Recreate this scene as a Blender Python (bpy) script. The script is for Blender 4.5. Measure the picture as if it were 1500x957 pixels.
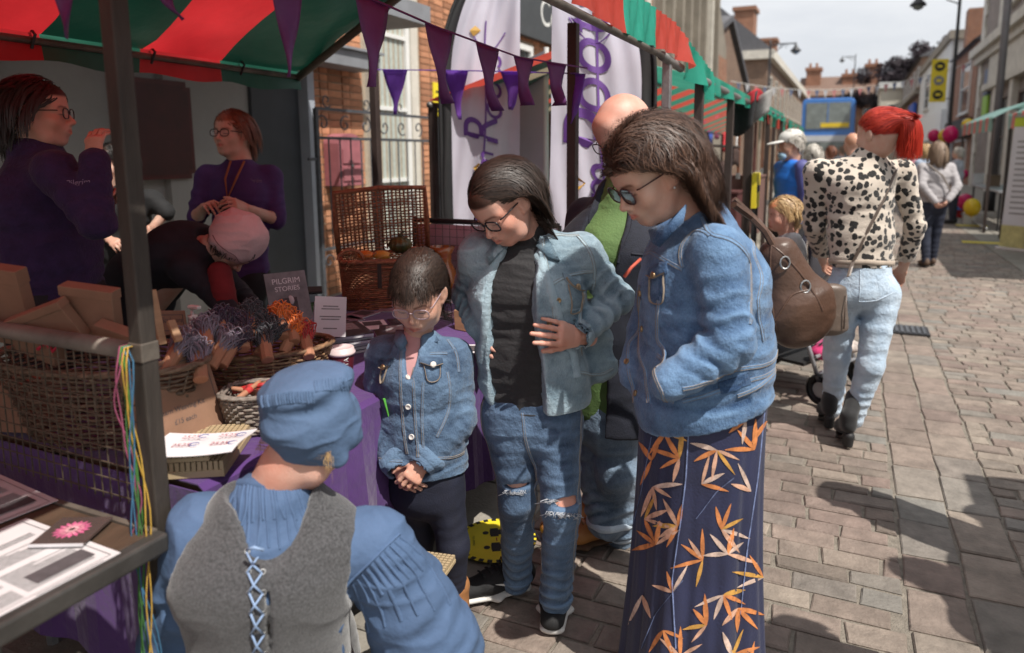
import bpy, bmesh, math, random
import numpy as np
from mathutils import Vector, Matrix, noise as mnoise
from mathutils.bvhtree import BVHTree

for o in list(bpy.data.objects): bpy.data.objects.remove(o)
SC = bpy.context.scene
COL = SC.collection
random.seed(7); RNG = np.random.default_rng(7)
PI = math.pi

# ------------------------------------------------------------------ camera
# street runs along +Y, across is +X; camera stands at the origin, 1.5 m up
FPX, CX, CY, HY, VX, CAMH = 1030., 800., 380., 225., 1252., 1.5
IW, IH = 1500., 957.
PITCH = math.atan((CY-HY)/FPX)
YAW = math.atan(((VX-CX)/FPX)/(math.cos(PITCH)+math.sin(PITCH)*(CY-HY)/FPX))
HD = np.array([-math.sin(YAW), math.cos(YAW), 0.]); RT = np.array([math.cos(YAW), math.sin(YAW), 0.]); ZU = np.array([0, 0, 1.])
FW = HD*math.cos(PITCH)-ZU*math.sin(PITCH); UP = HD*math.sin(PITCH)+ZU*math.cos(PITCH); CP = np.array([0, 0, CAMH])
cam = bpy.data.cameras.new('camera'); camo = bpy.data.objects.new('camera', cam); COL.objects.link(camo)
camo.location = (0, 0, CAMH); camo.rotation_euler = (PI/2-PITCH, 0, YAW)
cam.sensor_width = 36; cam.lens = FPX/IW*36
cam.shift_x = -(CX-IW/2)/IW; cam.shift_y = -(IH/2-CY)/IW
cam.clip_start = .05; cam.clip_end = 2000
cam.dof.use_dof = True; cam.dof.focus_distance = 2.25; cam.dof.aperture_fstop = 2.2
SC.camera = camo

# ------------------------------------------------------------------ sky and sun
SUN_EL, SUN_AZ = math.radians(58), math.radians(-24)      # azimuth measured from +X (street's right side) towards +Y
world = bpy.data.worlds.new('World'); SC.world = world; world.use_nodes = True
wn, wl = world.node_tree.nodes, world.node_tree.links; wn.clear()
w_out = wn.new('ShaderNodeOutputWorld'); w_bg = wn.new('ShaderNodeBackground'); w_bg.inputs[1].default_value = .10
sky = wn.new('ShaderNodeTexSky'); sky.sky_type = 'NISHITA'; sky.sun_disc = False
sky.sun_elevation = SUN_EL; sky.sun_rotation = PI/2-SUN_AZ; sky.dust_density = 2.0; sky.air_density = 1.0
w_tc = wn.new('ShaderNodeTexCoord'); w_mp = wn.new('ShaderNodeMapping'); w_mp.inputs['Scale'].default_value = (1.0, 1.0, 3.2)
w_n = wn.new('ShaderNodeTexNoise'); w_n.inputs['Scale'].default_value = 2.6; w_n.inputs['Detail'].default_value = 7; w_n.inputs['Roughness'].default_value = .55
w_r = wn.new('ShaderNodeValToRGB'); w_r.color_ramp.elements[0].position = .30; w_r.color_ramp.elements[1].position = .68
w_r.color_ramp.elements[0].color = (6.2, 6.45, 6.95, 1); w_r.color_ramp.elements[1].color = (8.9, 8.95, 9.05, 1)
w_m = wn.new('ShaderNodeMixRGB'); w_m.inputs[0].default_value = .86
wl.new(w_tc.outputs['Generated'], w_mp.inputs[0]); wl.new(w_mp.outputs[0], w_n.inputs[0]); wl.new(w_n.outputs[0], w_r.inputs[0])
wl.new(sky.outputs[0], w_m.inputs[1]); wl.new(w_r.outputs[0], w_m.inputs[2]); wl.new(w_m.outputs[0], w_bg.inputs[0]); wl.new(w_bg.outputs[0], w_out.inputs[0])
sl = bpy.data.lights.new('sun', 'SUN'); sl.energy = 5.0; sl.angle = math.radians(.55); sl.color = (1, .95, .87)
so = bpy.data.objects.new('sun', sl); COL.objects.link(so)
SUND = Vector((math.cos(SUN_EL)*math.cos(SUN_AZ), math.cos(SUN_EL)*math.sin(SUN_AZ), math.sin(SUN_EL)))
so.rotation_euler = SUND.to_track_quat('Z', 'Y').to_euler()
vs = SC.view_settings; vs.view_transform = 'Standard'; vs.look = 'None'; vs.gamma = 1; vs.use_curve_mapping = False; vs.exposure = 0.2
SC.cycles.max_bounces = 6; SC.cycles.transmission_bounces = 4; SC.cycles.transparent_max_bounces = 6; SC.cycles.diffuse_bounces = 3; SC.cycles.glossy_bounces = 2
SC.cycles.caustics_reflective = False; SC.cycles.caustics_refractive = False; SC.cycles.sample_clamp_indirect = 6
SC.cycles.use_denoising = True

# ------------------------------------------------------------------ pixel helpers (photo pixels -> points in the place)
def ray(px, py): return FW+RT*(px-CX)/FPX-UP*(py-CY)/FPX
def gp(px, py, z=0.):
    r = ray(px, py); return CP+r*((z-CAMH)/r[2])
def xp(px, py, X):
    r = ray(px, py); return CP+r*(X/r[0])
def yp(px, py, Y):
    r = ray(px, py); return CP+r*(Y/r[1])
def hp(px, py, B):                       # point on the ray whose ground distance along the camera heading is B
    r = ray(px, py); return CP+r*(B/(r@HD))
def cv(r, u, b):                         # direction in camera terms: right, up, back (towards the camera); up is vertical
    v = RT*r+ZU*u-HD*b; return v/np.linalg.norm(v)
def hdist(p): return float(np.asarray(p)@HD)

# ------------------------------------------------------------------ objects
def link(name, me, mat=None, parent=None):
    o = bpy.data.objects.new(name, me); COL.objects.link(o)
    if mat is not None and me is not None and len(me.materials) == 0: me.materials.append(mat)
    if parent is not None: o.parent = parent
    return o
def tag(o, label=None, cat=None, group=None, kind=None):
    if label: o['label'] = label
    if cat: o['category'] = cat
    if group: o['group'] = group
    if kind: o['kind'] = kind
    return o
def thing(name, label, cat, loc=(0, 0, 0), rz=0., group=None):
    o = bpy.data.objects.new(name, None); COL.objects.link(o); o.empty_display_size = .1
    o.location = loc; o.rotation_euler = (0, 0, rz)
    return tag(o, label, cat, group)
def put(o, parent):                      # parent while keeping world-space vertices (root has location only)
    o.parent = parent; o.matrix_parent_inverse = Matrix.Translation(-Vector(parent.location)); return o
def copy_tree(o, parent=None):
    c = o.copy(); COL.objects.link(c); c.parent = parent
    for ch in list(o.children): copy_tree(ch, c)
    return c

class MB:
    """collects simple shapes into one mesh"""
    def __init__(s): s.v = []; s.f = []; s.n = 0
    def add(s, v, f):
        s.v.extend([tuple(map(float, p)) for p in v]); s.f.extend([tuple(i+s.n for i in q) for q in f]); s.n += len(v); return s
    def box(s, lo, hi, M=None):
        x0, y0, z0 = lo; x1, y1, z1 = hi
        v = [(x0,y0,z0),(x1,y0,z0),(x1,y1,z0),(x0,y1,z0),(x0,y0,z1),(x1,y0,z1),(x1,y1,z1),(x0,y1,z1)]
        if M is not None: v = [M @ Vector(p) for p in v]
        return s.add(v, [(0,3,2,1),(4,5,6,7),(0,1,5,4),(1,2,6,5),(2,3,7,6),(3,0,4,7)])
    def cbox(s, c, size, M=None):
        c = Vector(c); h = Vector(size)/2; return s.box(c-h, c+h, M)
    def bar(s, a, b, w, h, up=(0, 0, 1)):
        a, b = Vector(a), Vector(b); d = (b-a); L = d.length; d.normalize(); u = Vector(up)
        sd = d.cross(u)
        if sd.length < 1e-4: sd = d.cross(Vector((1, 0, 0)))
        sd.normalize(); u = sd.cross(d)
        M = Matrix((( d.x, sd.x, u.x, a.x), (d.y, sd.y, u.y, a.y), (d.z, sd.z, u.z, a.z), (0, 0, 0, 1)))
        return s.box((0, -w/2, -h/2), (L, w/2, h/2), M)
    def tube(s, pts, r, n=8, cap=True, closed=False):
        pts = [Vector(p) for p in pts]; m = len(pts); rs = r if hasattr(r, '__len__') else [r]*m
        T = [((pts[(i+1) % m] if closed else pts[min(i+1, m-1)])-(pts[i-1] if closed else pts[max(i-1, 0)])).normalized() for i in range(m)]
        a = T[0].orthogonal().normalized(); v = []; f = []
        for i in range(m):
            a = (a-T[i]*a.dot(T[i]))
            if a.length < 1e-6: a = T[i].orthogonal()
            a.normalize(); b = T[i].cross(a)
            for j in range(n):
                t = 2*PI*j/n; v.append(pts[i]+(a*math.cos(t)+b*math.sin(t))*rs[i])
        for i in range(m if closed else m-1):
            i2 = (i+1) % m
            for j in range(n): f.append((i*n+j, i*n+(j+1) % n, i2*n+(j+1) % n, i2*n+j))
        if cap and not closed: f.append(tuple(range(n))[::-1]); f.append(tuple((m-1)*n+j for j in range(n)))
        return s.add(v, f)
    def lathe(s, prof, c=(0, 0, 0), n=24, M=None, cap=True):
        v = []; f = []
        for r, z in prof:
            for j in range(n):
                t = 2*PI*j/n; p = Vector((c[0]+r*math.cos(t), c[1]+r*math.sin(t), c[2]+z)); v.append(M @ p if M is not None else p)
        m = len(prof)
        for i in range(m-1):
            for j in range(n): f.append((i*n+j, i*n+(j+1) % n, (i+1)*n+(j+1) % n, (i+1)*n+j))
        if cap: f.append(tuple(range(n))[::-1]); f.append(tuple((m-1)*n+j for j in range(n)))
        return s.add(v, f)
    def grid(s, P, closed=False):         # P: rows of points
        R, K = len(P), len(P[0]); v = [p for row in P for p in row]; f = []
        for i in range(R-1):
            for j in range(K if closed else K-1):
                f.append((i*K+j, i*K+(j+1) % K, (i+1)*K+(j+1) % K, (i+1)*K+j))
        return s.add(v, f)
    def poly(s, pts): return s.add(pts, [tuple(range(len(pts)))])
    def prism(s, pts, off):
        off = Vector(off); n = len(pts); a = [Vector(p) for p in pts]; b = [p+off for p in a]
        return s.add(a+b, [tuple(range(n))[::-1], tuple(range(n, 2*n))]+[(i, (i+1) % n, n+(i+1) % n, n+i) for i in range(n)])
    def ball(s, c, r, n=10, m=7, sc=(1, 1, 1)):
        v = []; f = []
        for i in range(m+1):
            ph = PI*i/m
            for j in range(n):
                t = 2*PI*j/n; v.append((c[0]+r*sc[0]*math.sin(ph)*math.cos(t), c[1]+r*sc[1]*math.sin(ph)*math.sin(t), c[2]+r*sc[2]*math.cos(ph)))
        for i in range(m):
            for j in range(n): f.append((i*n+j, (i+1)*n+j, (i+1)*n+(j+1) % n, i*n+(j+1) % n))
        return s.add(v, f)
    def mesh(s, name, smooth=False):
        me = bpy.data.meshes.new(name); me.from_pydata(s.v, [], s.f); me.update()
        if smooth: me.polygons.foreach_set('use_smooth', [True]*len(me.polygons))
        return me
    def build(s, name, mat=None, parent=None, smooth=False, bevel=0, solid=0):
        o = link(name, s.mesh(name, smooth), mat)
        if solid: md = o.modifiers.new('s', 'SOLIDIFY'); md.thickness = solid; md.offset = 0
        if bevel: md = o.modifiers.new('b', 'BEVEL'); md.width = bevel; md.segments = 2; md.limit_method = 'ANGLE'
        if parent is not None: put(o, parent)
        return o

def text_mesh(s, size, M, depth=0.0, align='CENTER', shear=0., name='lettering'):
    cu = bpy.data.curves.new('t', 'FONT'); cu.body = s; cu.size = size; cu.align_x = align; cu.align_y = 'CENTER'; cu.extrude = depth; cu.shear = shear
    o = bpy.data.objects.new('t', cu); COL.objects.link(o)
    dg = bpy.context.evaluated_depsgraph_get(); me = bpy.data.meshes.new_from_object(o.evaluated_get(dg))
    bpy.data.objects.remove(o); me.transform(M); me.name = name; me.materials.clear(); return me
def frame(o, x, y):                      # matrix with origin o, local x and y directions (z = x cross y)
    x = Vector(x).normalized(); y = Vector(y); y = (y-x*y.dot(x)).normalized(); z = x.cross(y)
    return Matrix(((x.x, y.x, z.x, o[0]), (x.y, y.y, z.y, o[1]), (x.z, y.z, z.z, o[2]), (0, 0, 0, 1)))

# ------------------------------------------------------------------ materials
MATS = {}
def nodes(name):
    m = bpy.data.materials.new(name); m.use_nodes = True; n = m.node_tree.nodes; l = m.node_tree.links
    return m, n, l, n['Principled BSDF']
def mat(name, col, rough=.7, var=.18, scale=6., bump=0., bscale=60., metal=0., hue=None, spec=.5, sheen=0., sss=0., translucent=0., alpha=1., island=0., stretch=None, trans=0., coat=0., detail=4):
    if name in MATS: return MATS[name]
    m, n, l, b = nodes(name)
    tc = n.new('ShaderNodeTexCoord'); src = tc.outputs['Object']
    if stretch:
        mp = n.new('ShaderNodeMapping'); mp.inputs['Scale'].default_value = stretch; l.new(src, mp.inputs[0]); src = mp.outputs[0]
    nz = n.new('ShaderNodeTexNoise'); nz.inputs['Scale'].default_value = scale; nz.inputs['Detail'].default_value = detail; nz.inputs['Roughness'].default_value = .6; l.new(src, nz.inputs[0])
    cr = n.new('ShaderNodeValToRGB'); c = np.array(col[:3]); h2 = np.array(hue[:3]) if hue else c*(1-var)
    lo = h2 if hue else c*(1-var); hi = c if hue else c*(1+var)
    cr.color_ramp.elements[0].position = .32; cr.color_ramp.elements[1].position = .68
    cr.color_ramp.elements[0].color = (*lo, 1); cr.color_ramp.elements[1].color = (*hi, 1); l.new(nz.outputs[0], cr.inputs[0]); out = cr.outputs[0]
    if island:
        g = n.new('ShaderNodeNewGeometry'); oi = n.new('ShaderNodeObjectInfo'); ad = n.new('ShaderNodeMath'); ad.operation = 'ADD'; fr = n.new('ShaderNodeMath'); fr.operation = 'FRACT'
        l.new(g.outputs['Random Per Island'], ad.inputs[0]); l.new(oi.outputs['Random'], ad.inputs[1]); l.new(ad.outputs[0], fr.inputs[0])
        mr = n.new('ShaderNodeMapRange'); mr.inputs[3].default_value = 1-island; mr.inputs[4].default_value = 1+island; l.new(fr.outputs[0], mr.inputs[0])
        mx = n.new('ShaderNodeVectorMath'); mx.operation = 'SCALE'; l.new(out, mx.inputs[0]); l.new(mr.outputs[0], mx.inputs['Scale']); out = mx.outputs[0]
    l.new(out, b.inputs['Base Color'])
    b.inputs['Roughness'].default_value = rough; b.inputs['Metallic'].default_value = metal; b.inputs['Specular IOR Level'].default_value = spec
    if coat: b.inputs['Coat Weight'].default_value = coat
    if sheen: b.inputs['Sheen Weight'].default_value = sheen
    if sss: b.inputs['Subsurface Weight'].default_value = sss; b.inputs['Subsurface Radius'].default_value = (.012, .005, .003); b.inputs['Subsurface Scale'].default_value = 1.
    if alpha < 1: b.inputs['Alpha'].default_value = alpha
    if trans: b.inputs['Transmission Weight'].default_value = trans
    if bump:
        n2 = n.new('ShaderNodeTexNoise'); n2.inputs['Scale'].default_value = bscale; n2.inputs['Detail'].default_value = 3; l.new(src, n2.inputs[0])
        bp = n.new('ShaderNodeBump'); bp.inputs['Strength'].default_value = 1; bp.inputs['Distance'].default_value = bump; l.new(n2.outputs[0], bp.inputs['Height']); l.new(bp.outputs[0], b.inputs['Normal'])
    if translucent:
        tr = n.new('ShaderNodeBsdfTranslucent'); l.new(out, tr.inputs[0]); ms = n.new('ShaderNodeMixShader'); ms.inputs[0].default_value = translucent
        l.new(b.outputs[0], ms.inputs[1]); l.new(tr.outputs[0], ms.inputs[2]); l.new(ms.outputs[0], n['Material Output'].inputs[0])
    MATS[name] = m; return m

def denim(name, dark, light, fade=.5, scale=9.):
    m, n, l, b = nodes(name)
    tc = n.new('ShaderNodeTexCoord')
    nz = n.new('ShaderNodeTexNoise'); nz.inputs['Scale'].default_value = scale; nz.inputs['Detail'].default_value = 5; nz.inputs['Roughness'].default_value = .65; l.new(tc.outputs['Object'], nz.inputs[0])
    n3 = n.new('ShaderNodeTexNoise'); n3.inputs['Scale'].default_value = 420; n3.inputs['Detail'].default_value = 2; 
    mp = n.new('ShaderNodeMapping'); mp.inputs['Scale'].default_value = (1.6, 1.6, .35); l.new(tc.outputs['Object'], mp.inputs[0]); l.new(mp.outputs[0], n3.inputs[0])
    g = n.new('ShaderNodeNewGeometry')
    pr = n.new('ShaderNodeMapRange'); pr.inputs[1].default_value = .47; pr.inputs[2].default_value = .56; l.new(g.outputs['Pointiness'], pr.inputs[0])
    a1 = n.new('ShaderNodeMath'); a1.operation = 'MULTIPLY'; a1.inputs[1].default_value = fade; l.new(pr.outputs[0], a1.inputs[0])
    a2 = n.new('ShaderNodeMath'); a2.operation = 'MULTIPLY_ADD'; a2.inputs[1].default_value = .9; l.new(nz.outputs[0], a2.inputs[0]); l.new(a1.outputs[0], a2.inputs[2])
    a3 = n.new('ShaderNodeMath'); a3.operation = 'MULTIPLY_ADD'; a3.inputs[1].default_value = .35; l.new(n3.outputs[0], a3.inputs[0]); l.new(a2.outputs[0], a3.inputs[2])
    cr = n.new('ShaderNodeValToRGB'); cr.color_ramp.elements[0].position = .50; cr.color_ramp.elements[1].position = .98
    cr.color_ramp.elements[0].color = (*dark, 1); cr.color_ramp.elements[1].color = (*light, 1); l.new(a3.outputs[0], cr.inputs[0]); l.new(cr.outputs[0], b.inputs['Base Color'])
    b.inputs['Roughness'].default_value = .82; b.inputs['Specular IOR Level'].default_value = .25; b.inputs['Sheen Weight'].default_value = .15
    n4 = n.new('ShaderNodeTexNoise'); n4.inputs['Scale'].default_value = 34; n4.inputs['Detail'].default_value = 5; n4.inputs['Roughness'].default_value = .62; l.new(tc.outputs['Object'], n4.inputs[0])
    bp = n.new('ShaderNodeBump'); bp.inputs['Distance'].default_value = .010; bp.inputs['Strength'].default_value = .9; l.new(n4.outputs[0], bp.inputs['Height'])
    b2 = n.new('ShaderNodeBump'); b2.inputs['Distance'].default_value = .0012; l.new(n3.outputs[0], b2.inputs['Height']); l.new(bp.outputs[0], b2.inputs['Normal']); l.new(b2.outputs[0], b.inputs['Normal'])
    MATS[name] = m; return m

def skin(name, col):
    """skin: base colour plus the 'tint' colour attribute (lips, brows, lashes, nails)"""
    m, n, l, b = nodes(name)
    at = n.new('ShaderNodeAttribute'); at.attribute_name = 'tint'
    tc = n.new('ShaderNodeTexCoord'); nz = n.new('ShaderNodeTexNoise'); nz.inputs['Scale'].default_value = 14; nz.inputs['Detail'].default_value = 6; l.new(tc.outputs['Object'], nz.inputs[0])
    cr = n.new('ShaderNodeValToRGB'); c = np.array(col)
    cr.color_ramp.elements[0].position = .3; cr.color_ramp.elements[1].position = .7
    cr.color_ramp.elements[0].color = (*(c*np.array((.93, .72, .66))), 1); cr.color_ramp.elements[1].color = (*(c*np.array((1.02, 1.03, 1.03))), 1); l.new(nz.outputs[0], cr.inputs[0])
    mx = n.new('ShaderNodeMixRGB'); mx.blend_type = 'MULTIPLY'; mx.inputs[0].default_value = 1; l.new(cr.outputs[0], mx.inputs[1]); l.new(at.outputs['Color'], mx.inputs[2]); l.new(mx.outputs[0], b.inputs['Base Color'])
    b.inputs['Roughness'].default_value = .48; b.inputs['Specular IOR Level'].default_value = .4
    b.inputs['Subsurface Weight'].default_value = .12; b.inputs['Subsurface Radius'].default_value = (.012, .005, .003); b.inputs['Subsurface Scale'].default_value = 1
    n2 = n.new('ShaderNodeTexNoise'); n2.inputs['Scale'].default_value = 260; n2.inputs['Detail'].default_value = 2; l.new(tc.outputs['Object'], n2.inputs[0])
    bp = n.new('ShaderNodeBump'); bp.inputs['Distance'].default_value = .0006; l.new(n2.outputs[0], bp.inputs['Height']); l.new(bp.outputs[0], b.inputs['Normal'])
    MATS[name] = m; return m

def hairmat(name, root, tip, rough=.5):
    m, n, l, b = nodes(name)
    g = n.new('ShaderNodeNewGeometry'); cr = n.new('ShaderNodeValToRGB')
    cr.color_ramp.elements[0].color = (*root, 1); cr.color_ramp.elements[1].color = (*tip, 1)
    l.new(g.outputs['Random Per Island'], cr.inputs[0]); l.new(cr.outputs[0], b.inputs['Base Color'])
    b.inputs['Roughness'].default_value = rough; b.inputs['Specular IOR Level'].default_value = .5
    if 'Anisotropic' in b.inputs: b.inputs['Anisotropic'].default_value = .4
    MATS[name] = m; return m
# ------------------------------------------------------------------ smooth solids: numpy distance field + surface nets
def A(p): return np.asarray(p, dtype=np.float64)
def nrm(v): v = A(v); return v/(np.linalg.norm(v)+1e-12)
class SDF:
    def __init__(s, lo, hi, h):
        s.lo = A(lo); s.h = h; s.n = np.maximum(np.ceil((A(hi)-s.lo)/h).astype(int)+1, 4)
        s.D = np.full(s.n, .2, np.float32)
    def _blk(s, pts, m):
        pts = A(pts); a = np.clip(np.floor((pts.min(0)-m-s.lo)/s.h).astype(int), 0, s.n-1); b = np.clip(np.ceil((pts.max(0)+m-s.lo)/s.h).astype(int)+1, 1, s.n)
        if np.any(b <= a): return None
        sl = tuple(slice(i, j) for i, j in zip(a, b))
        g = [(s.lo[i]+s.h*np.arange(a[i], b[i])).astype(np.float32) for i in range(3)]
        return sl, g[0][:, None, None], g[1][None, :, None], g[2][None, None, :]
    def _mix(s, sl, d, k, op):
        D = s.D[sl]
        if op == 'u':
            if k > 0: h = np.clip(.5+.5*(D-d)/k, 0, 1); s.D[sl] = D+(d-D)*h-k*h*(1-h)
            else: s.D[sl] = np.minimum(D, d)
        elif op == 's':
            h = np.clip(.5-.5*(D+d)/max(k, 1e-5), 0, 1); s.D[sl] = D+(-d-D)*h+k*h*(1-h)
        elif op == 'i': s.D[sl] = np.maximum(D, d)
    def seg(s, p0, p1, r0, r1, side=None, k=.02, op='u', fold=None, cap=1.):
        """tapered rounded limb; r scalar or (a along side, b across); fold=(amp, waves, phase, skew[, centre, width])"""
        p0, p1 = A(p0), A(p1); a0, b0 = (r0, r0) if np.isscalar(r0) else r0; a1, b1 = (r1, r1) if np.isscalar(r1) else r1
        q = s._blk([p0, p1], max(a0, b0, a1, b1)+.05+k)
        if q is None: return s
        sl, X, Y, Z = q; w = p1-p0; L = np.linalg.norm(w)+1e-9; wh = w/L
        x, y, z = X-p0[0], Y-p0[1], Z-p0[2]
        ax = x*wh[0]+y*wh[1]+z*wh[2]; t = np.clip(ax/L, 0, 1); e = ax-t*L
        if side is None: side = np.cross(wh, (0.31, .77, .52))
        sd = A(side)-wh*(A(side)@wh); sd = sd/(np.linalg.norm(sd)+1e-9); fr = np.cross(wh, sd)
        u = x*sd[0]+y*sd[1]+z*sd[2]; v = x*fr[0]+y*fr[1]+z*fr[2]
        a = a0+(a1-a0)*t; b = b0+(b1-b0)*t; c = np.minimum(a, b)*cap
        kk = np.sqrt((u/a)**2+(v/b)**2+(e/c)**2); d = (kk-1)*np.minimum(a, b)
        if fold is not None:
            am, wv, ph, sk = fold[:4]; ang = np.arctan2(v, u)
            cw = (fold[4], fold[5]) if len(fold) > 4 else (.5, .6)
            en = np.exp(-((t-cw[0])/cw[1])**2)
            wv_ = np.sin(2*PI*(t*wv+sk*np.sin(ang+ph)+.13*np.sin(3*ang+2*ph))+ph)
            d = d-am*en*(wv_*.5+.5*np.abs(wv_)*np.sin(1.7*ang+ph))
        s._mix(sl, d.astype(np.float32), k, op); return s
    def ell(s, c, r, R=None, k=.015, op='u'):
        c = A(c); r = A(r) if not np.isscalar(r) else A((r, r, r))
        q = s._blk([c], r.max()+.04+k)
        if q is None: return s
        sl, X, Y, Z = q; x, y, z = X-c[0], Y-c[1], Z-c[2]
        if R is not None:
            R = A(R); x, y, z = (x*R[0][0]+y*R[0][1]+z*R[0][2]), (x*R[1][0]+y*R[1][1]+z*R[1][2]), (x*R[2][0]+y*R[2][1]+z*R[2][2])
        k0 = np.sqrt((x/r[0])**2+(y/r[1])**2+(z/r[2])**2); k1 = np.sqrt((x/r[0]**2)**2+(y/r[1]**2)**2+(z/r[2]**2)**2)+1e-6
        s._mix(sl, (k0*(k0-1)/k1).astype(np.float32), k, op); return s
    def plane(s, p, nn, k=.004):              # cut away everything on the side the normal points to
        p, nn = A(p), nrm(nn); g = [(s.lo[i]+s.h*np.arange(s.n[i])).astype(np.float32) for i in range(3)]
        d = (g[0]-p[0])[:, None, None]*nn[0]+(g[1]-p[1])[None, :, None]*nn[1]+(g[2]-p[2])[None, None, :]*nn[2]
        s.D = np.maximum(s.D, d.astype(np.float32)); return s
    def mesh_arrays(s):
        D = s.D; D[0] = D[-1] = .05; D[:, 0] = D[:, -1] = .05; D[:, :, 0] = D[:, :, -1] = .05
        ins = D < 0; n = np.array(D.shape)
        c = [(i, j, k) for i in (0, 1) for j in (0, 1) for k in (0, 1)]
        cnt = np.zeros(n-1, np.int8)
        for i, j, k in c: cnt += ins[i:n[0]-1+i, j:n[1]-1+j, k:n[2]-1+k]
        act = (cnt > 0) & (cnt < 8); idx = np.argwhere(act); N = len(idx)
        vid = np.full(n-1, -1, np.int64); vid[act] = np.arange(N)
        V = {q: D[idx[:, 0]+q[0], idx[:, 1]+q[1], idx[:, 2]+q[2]] for q in c}
        acc = np.zeros((N, 3)); num = np.zeros(N)
        for q in c:
            for ax in range(3):
                if q[ax] == 0:
                    r = list(q); r[ax] = 1; r = tuple(r); va, vb = V[q], V[r]; m = (va < 0) != (vb < 0)
                    t = np.where(m, va/np.where(m, va-vb, 1), 0); p = np.tile(A(q), (N, 1)); p[:, ax] += t; acc[m] += p[m]; num[m] += 1
        P = s.lo+s.h*(idx+acc/num[:, None]); F = []
        for ax in range(3):
            o = [(0, 0, 0)]*4; a1, a2 = (ax+1) % 3, (ax+2) % 3
            sA = [slice(1, n[i]-1) for i in range(3)]; sA[ax] = slice(0, n[ax]-1); sB = list(sA); sB[ax] = slice(1, n[ax])
            I0 = ins[tuple(sA)]; I1 = ins[tuple(sB)]; e = np.argwhere(I0 != I1)
            if not len(e): continue
            fl = I0[tuple(e.T)]; off = np.ones(3, int); off[ax] = 0; e = e+off
            def cell(d1, d2): q = e.copy(); q[:, a1] -= d1; q[:, a2] -= d2; return vid[tuple(q.T)]
            f = np.stack([cell(1, 1), cell(0, 1), cell(0, 0), cell(1, 0)], 1)
            f[~fl] = f[~fl][:, ::-1]; F.append(f)
        return P, np.concatenate(F)

def arr_mesh(name, P, F, tint=None, smooth=True):
    me = bpy.data.meshes.new(name); k = F.shape[1]
    me.vertices.add(len(P)); me.vertices.foreach_set('co', P.astype(np.float32).ravel())
    me.loops.add(F.size); me.loops.foreach_set('vertex_index', F.astype(np.int32).ravel())
    me.polygons.add(len(F)); me.polygons.foreach_set('loop_start', np.arange(0, F.size, k, dtype=np.int32))
    me.update(calc_edges=True); me.validate()
    if smooth: me.polygons.foreach_set('use_smooth', np.ones(len(me.polygons), bool))
    if tint is not None:
        at = me.color_attributes.new('tint', 'FLOAT_COLOR', 'POINT'); at.data.foreach_set('color', np.c_[tint, np.ones(len(tint))].astype(np.float32).ravel())
    return me
def smooth_v(P, F, it=1, lam=.5):
    n = len(P)
    for _ in range(it):
        S = np.zeros_like(P); c = np.zeros(n)
        for a in range(4):
            b = (a+1) % 4; np.add.at(S, F[:, a], P[F[:, b]]); np.add.at(S, F[:, b], P[F[:, a]]); np.add.at(c, F[:, a], 1); np.add.at(c, F[:, b], 1)
        P = P+lam*(S/np.maximum(c, 1)[:, None]-P)
    return P
def vnoise(P, sc, seed=0):
    """smooth value noise on points, -1..1"""
    q = A(P)*sc+seed*17.31; i = np.floor(q).astype(np.int64); f = q-i; f = f*f*(3-2*f)
    def hsh(x, y, z):
        h = (x*374761393+y*668265263+z*2147483647+seed*1442695) & 0xffffffff; h = ((h ^ (h >> 13))*1274126177) & 0xffffffff; return ((h ^ (h >> 16)) & 0xffff)/32767.5-1
    r = 0
    for a in (0, 1):
        for b in (0, 1):
            for c in (0, 1):
                w = (f[..., 0] if a else 1-f[..., 0])*(f[..., 1] if b else 1-f[..., 1])*(f[..., 2] if c else 1-f[..., 2]); r = r+w*hsh(i[..., 0]+a, i[..., 1]+b, i[..., 2]+c)
    return r
def vnormals(P, F):
    nf = np.cross(P[F[:, 2]]-P[F[:, 0]], P[F[:, 3]]-P[F[:, 1]]); N = np.zeros_like(P)
    for a in range(4): np.add.at(N, F[:, a], nf)
    return N/(np.linalg.norm(N, axis=1)[:, None]+1e-12)
def crumple(P, F, amp, sc=14., stretch=(1, 1, 1), seed=0, it=1):
    """cloth creases: ridged noise pushed along the normals"""
    N = vnormals(P, F); q = P*A(stretch); w = np.c_[vnoise(q, sc*.6, seed+5), vnoise(q, sc*.6, seed+9), vnoise(q, sc*.6, seed+3)]*.03
    r = (1-np.abs(vnoise(q+w, sc, seed)))**3*2-1; r2 = (1-np.abs(vnoise(q*A((.6, .6, 1.5))+w, sc*1.9, seed+2)))**3*2-1
    return P+N*(amp*(r*.8+r2*.5))[:, None]
class Solid:
    """keeps the arrays of a finished solid so seams, pockets and buttons can be laid on it"""
    def __init__(s, P, F):
        s.P, s.F = P, F; s.bvh = BVHTree.FromPolygons([tuple(p) for p in P], [tuple(f) for f in F.tolist()])
    def near(s, p):
        q, n, i, d = s.bvh.find_nearest(Vector(p)); return A(q), A(n)
    def hit(s, px, py, B=None):              # first surface point along a photo pixel's ray
        r = ray(px, py); q, n, i, d = s.bvh.ray_cast(Vector(CP), Vector(nrm(r)))
        if q is None:
            d0 = B if B else float(hdist(s.P.mean(0))); return s.near(hp(px, py, d0))
        return A(q), A(n)
def solid(sdf, amp=0, sc=14., stretch=(1, 1, 1), seed=0, sm=1):
    P, F = sdf.mesh_arrays()
    if sm: P = smooth_v(P, F, sm)
    if amp: P = crumple(P, F, amp, sc, stretch, seed)
    return Solid(P, F)

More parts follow.
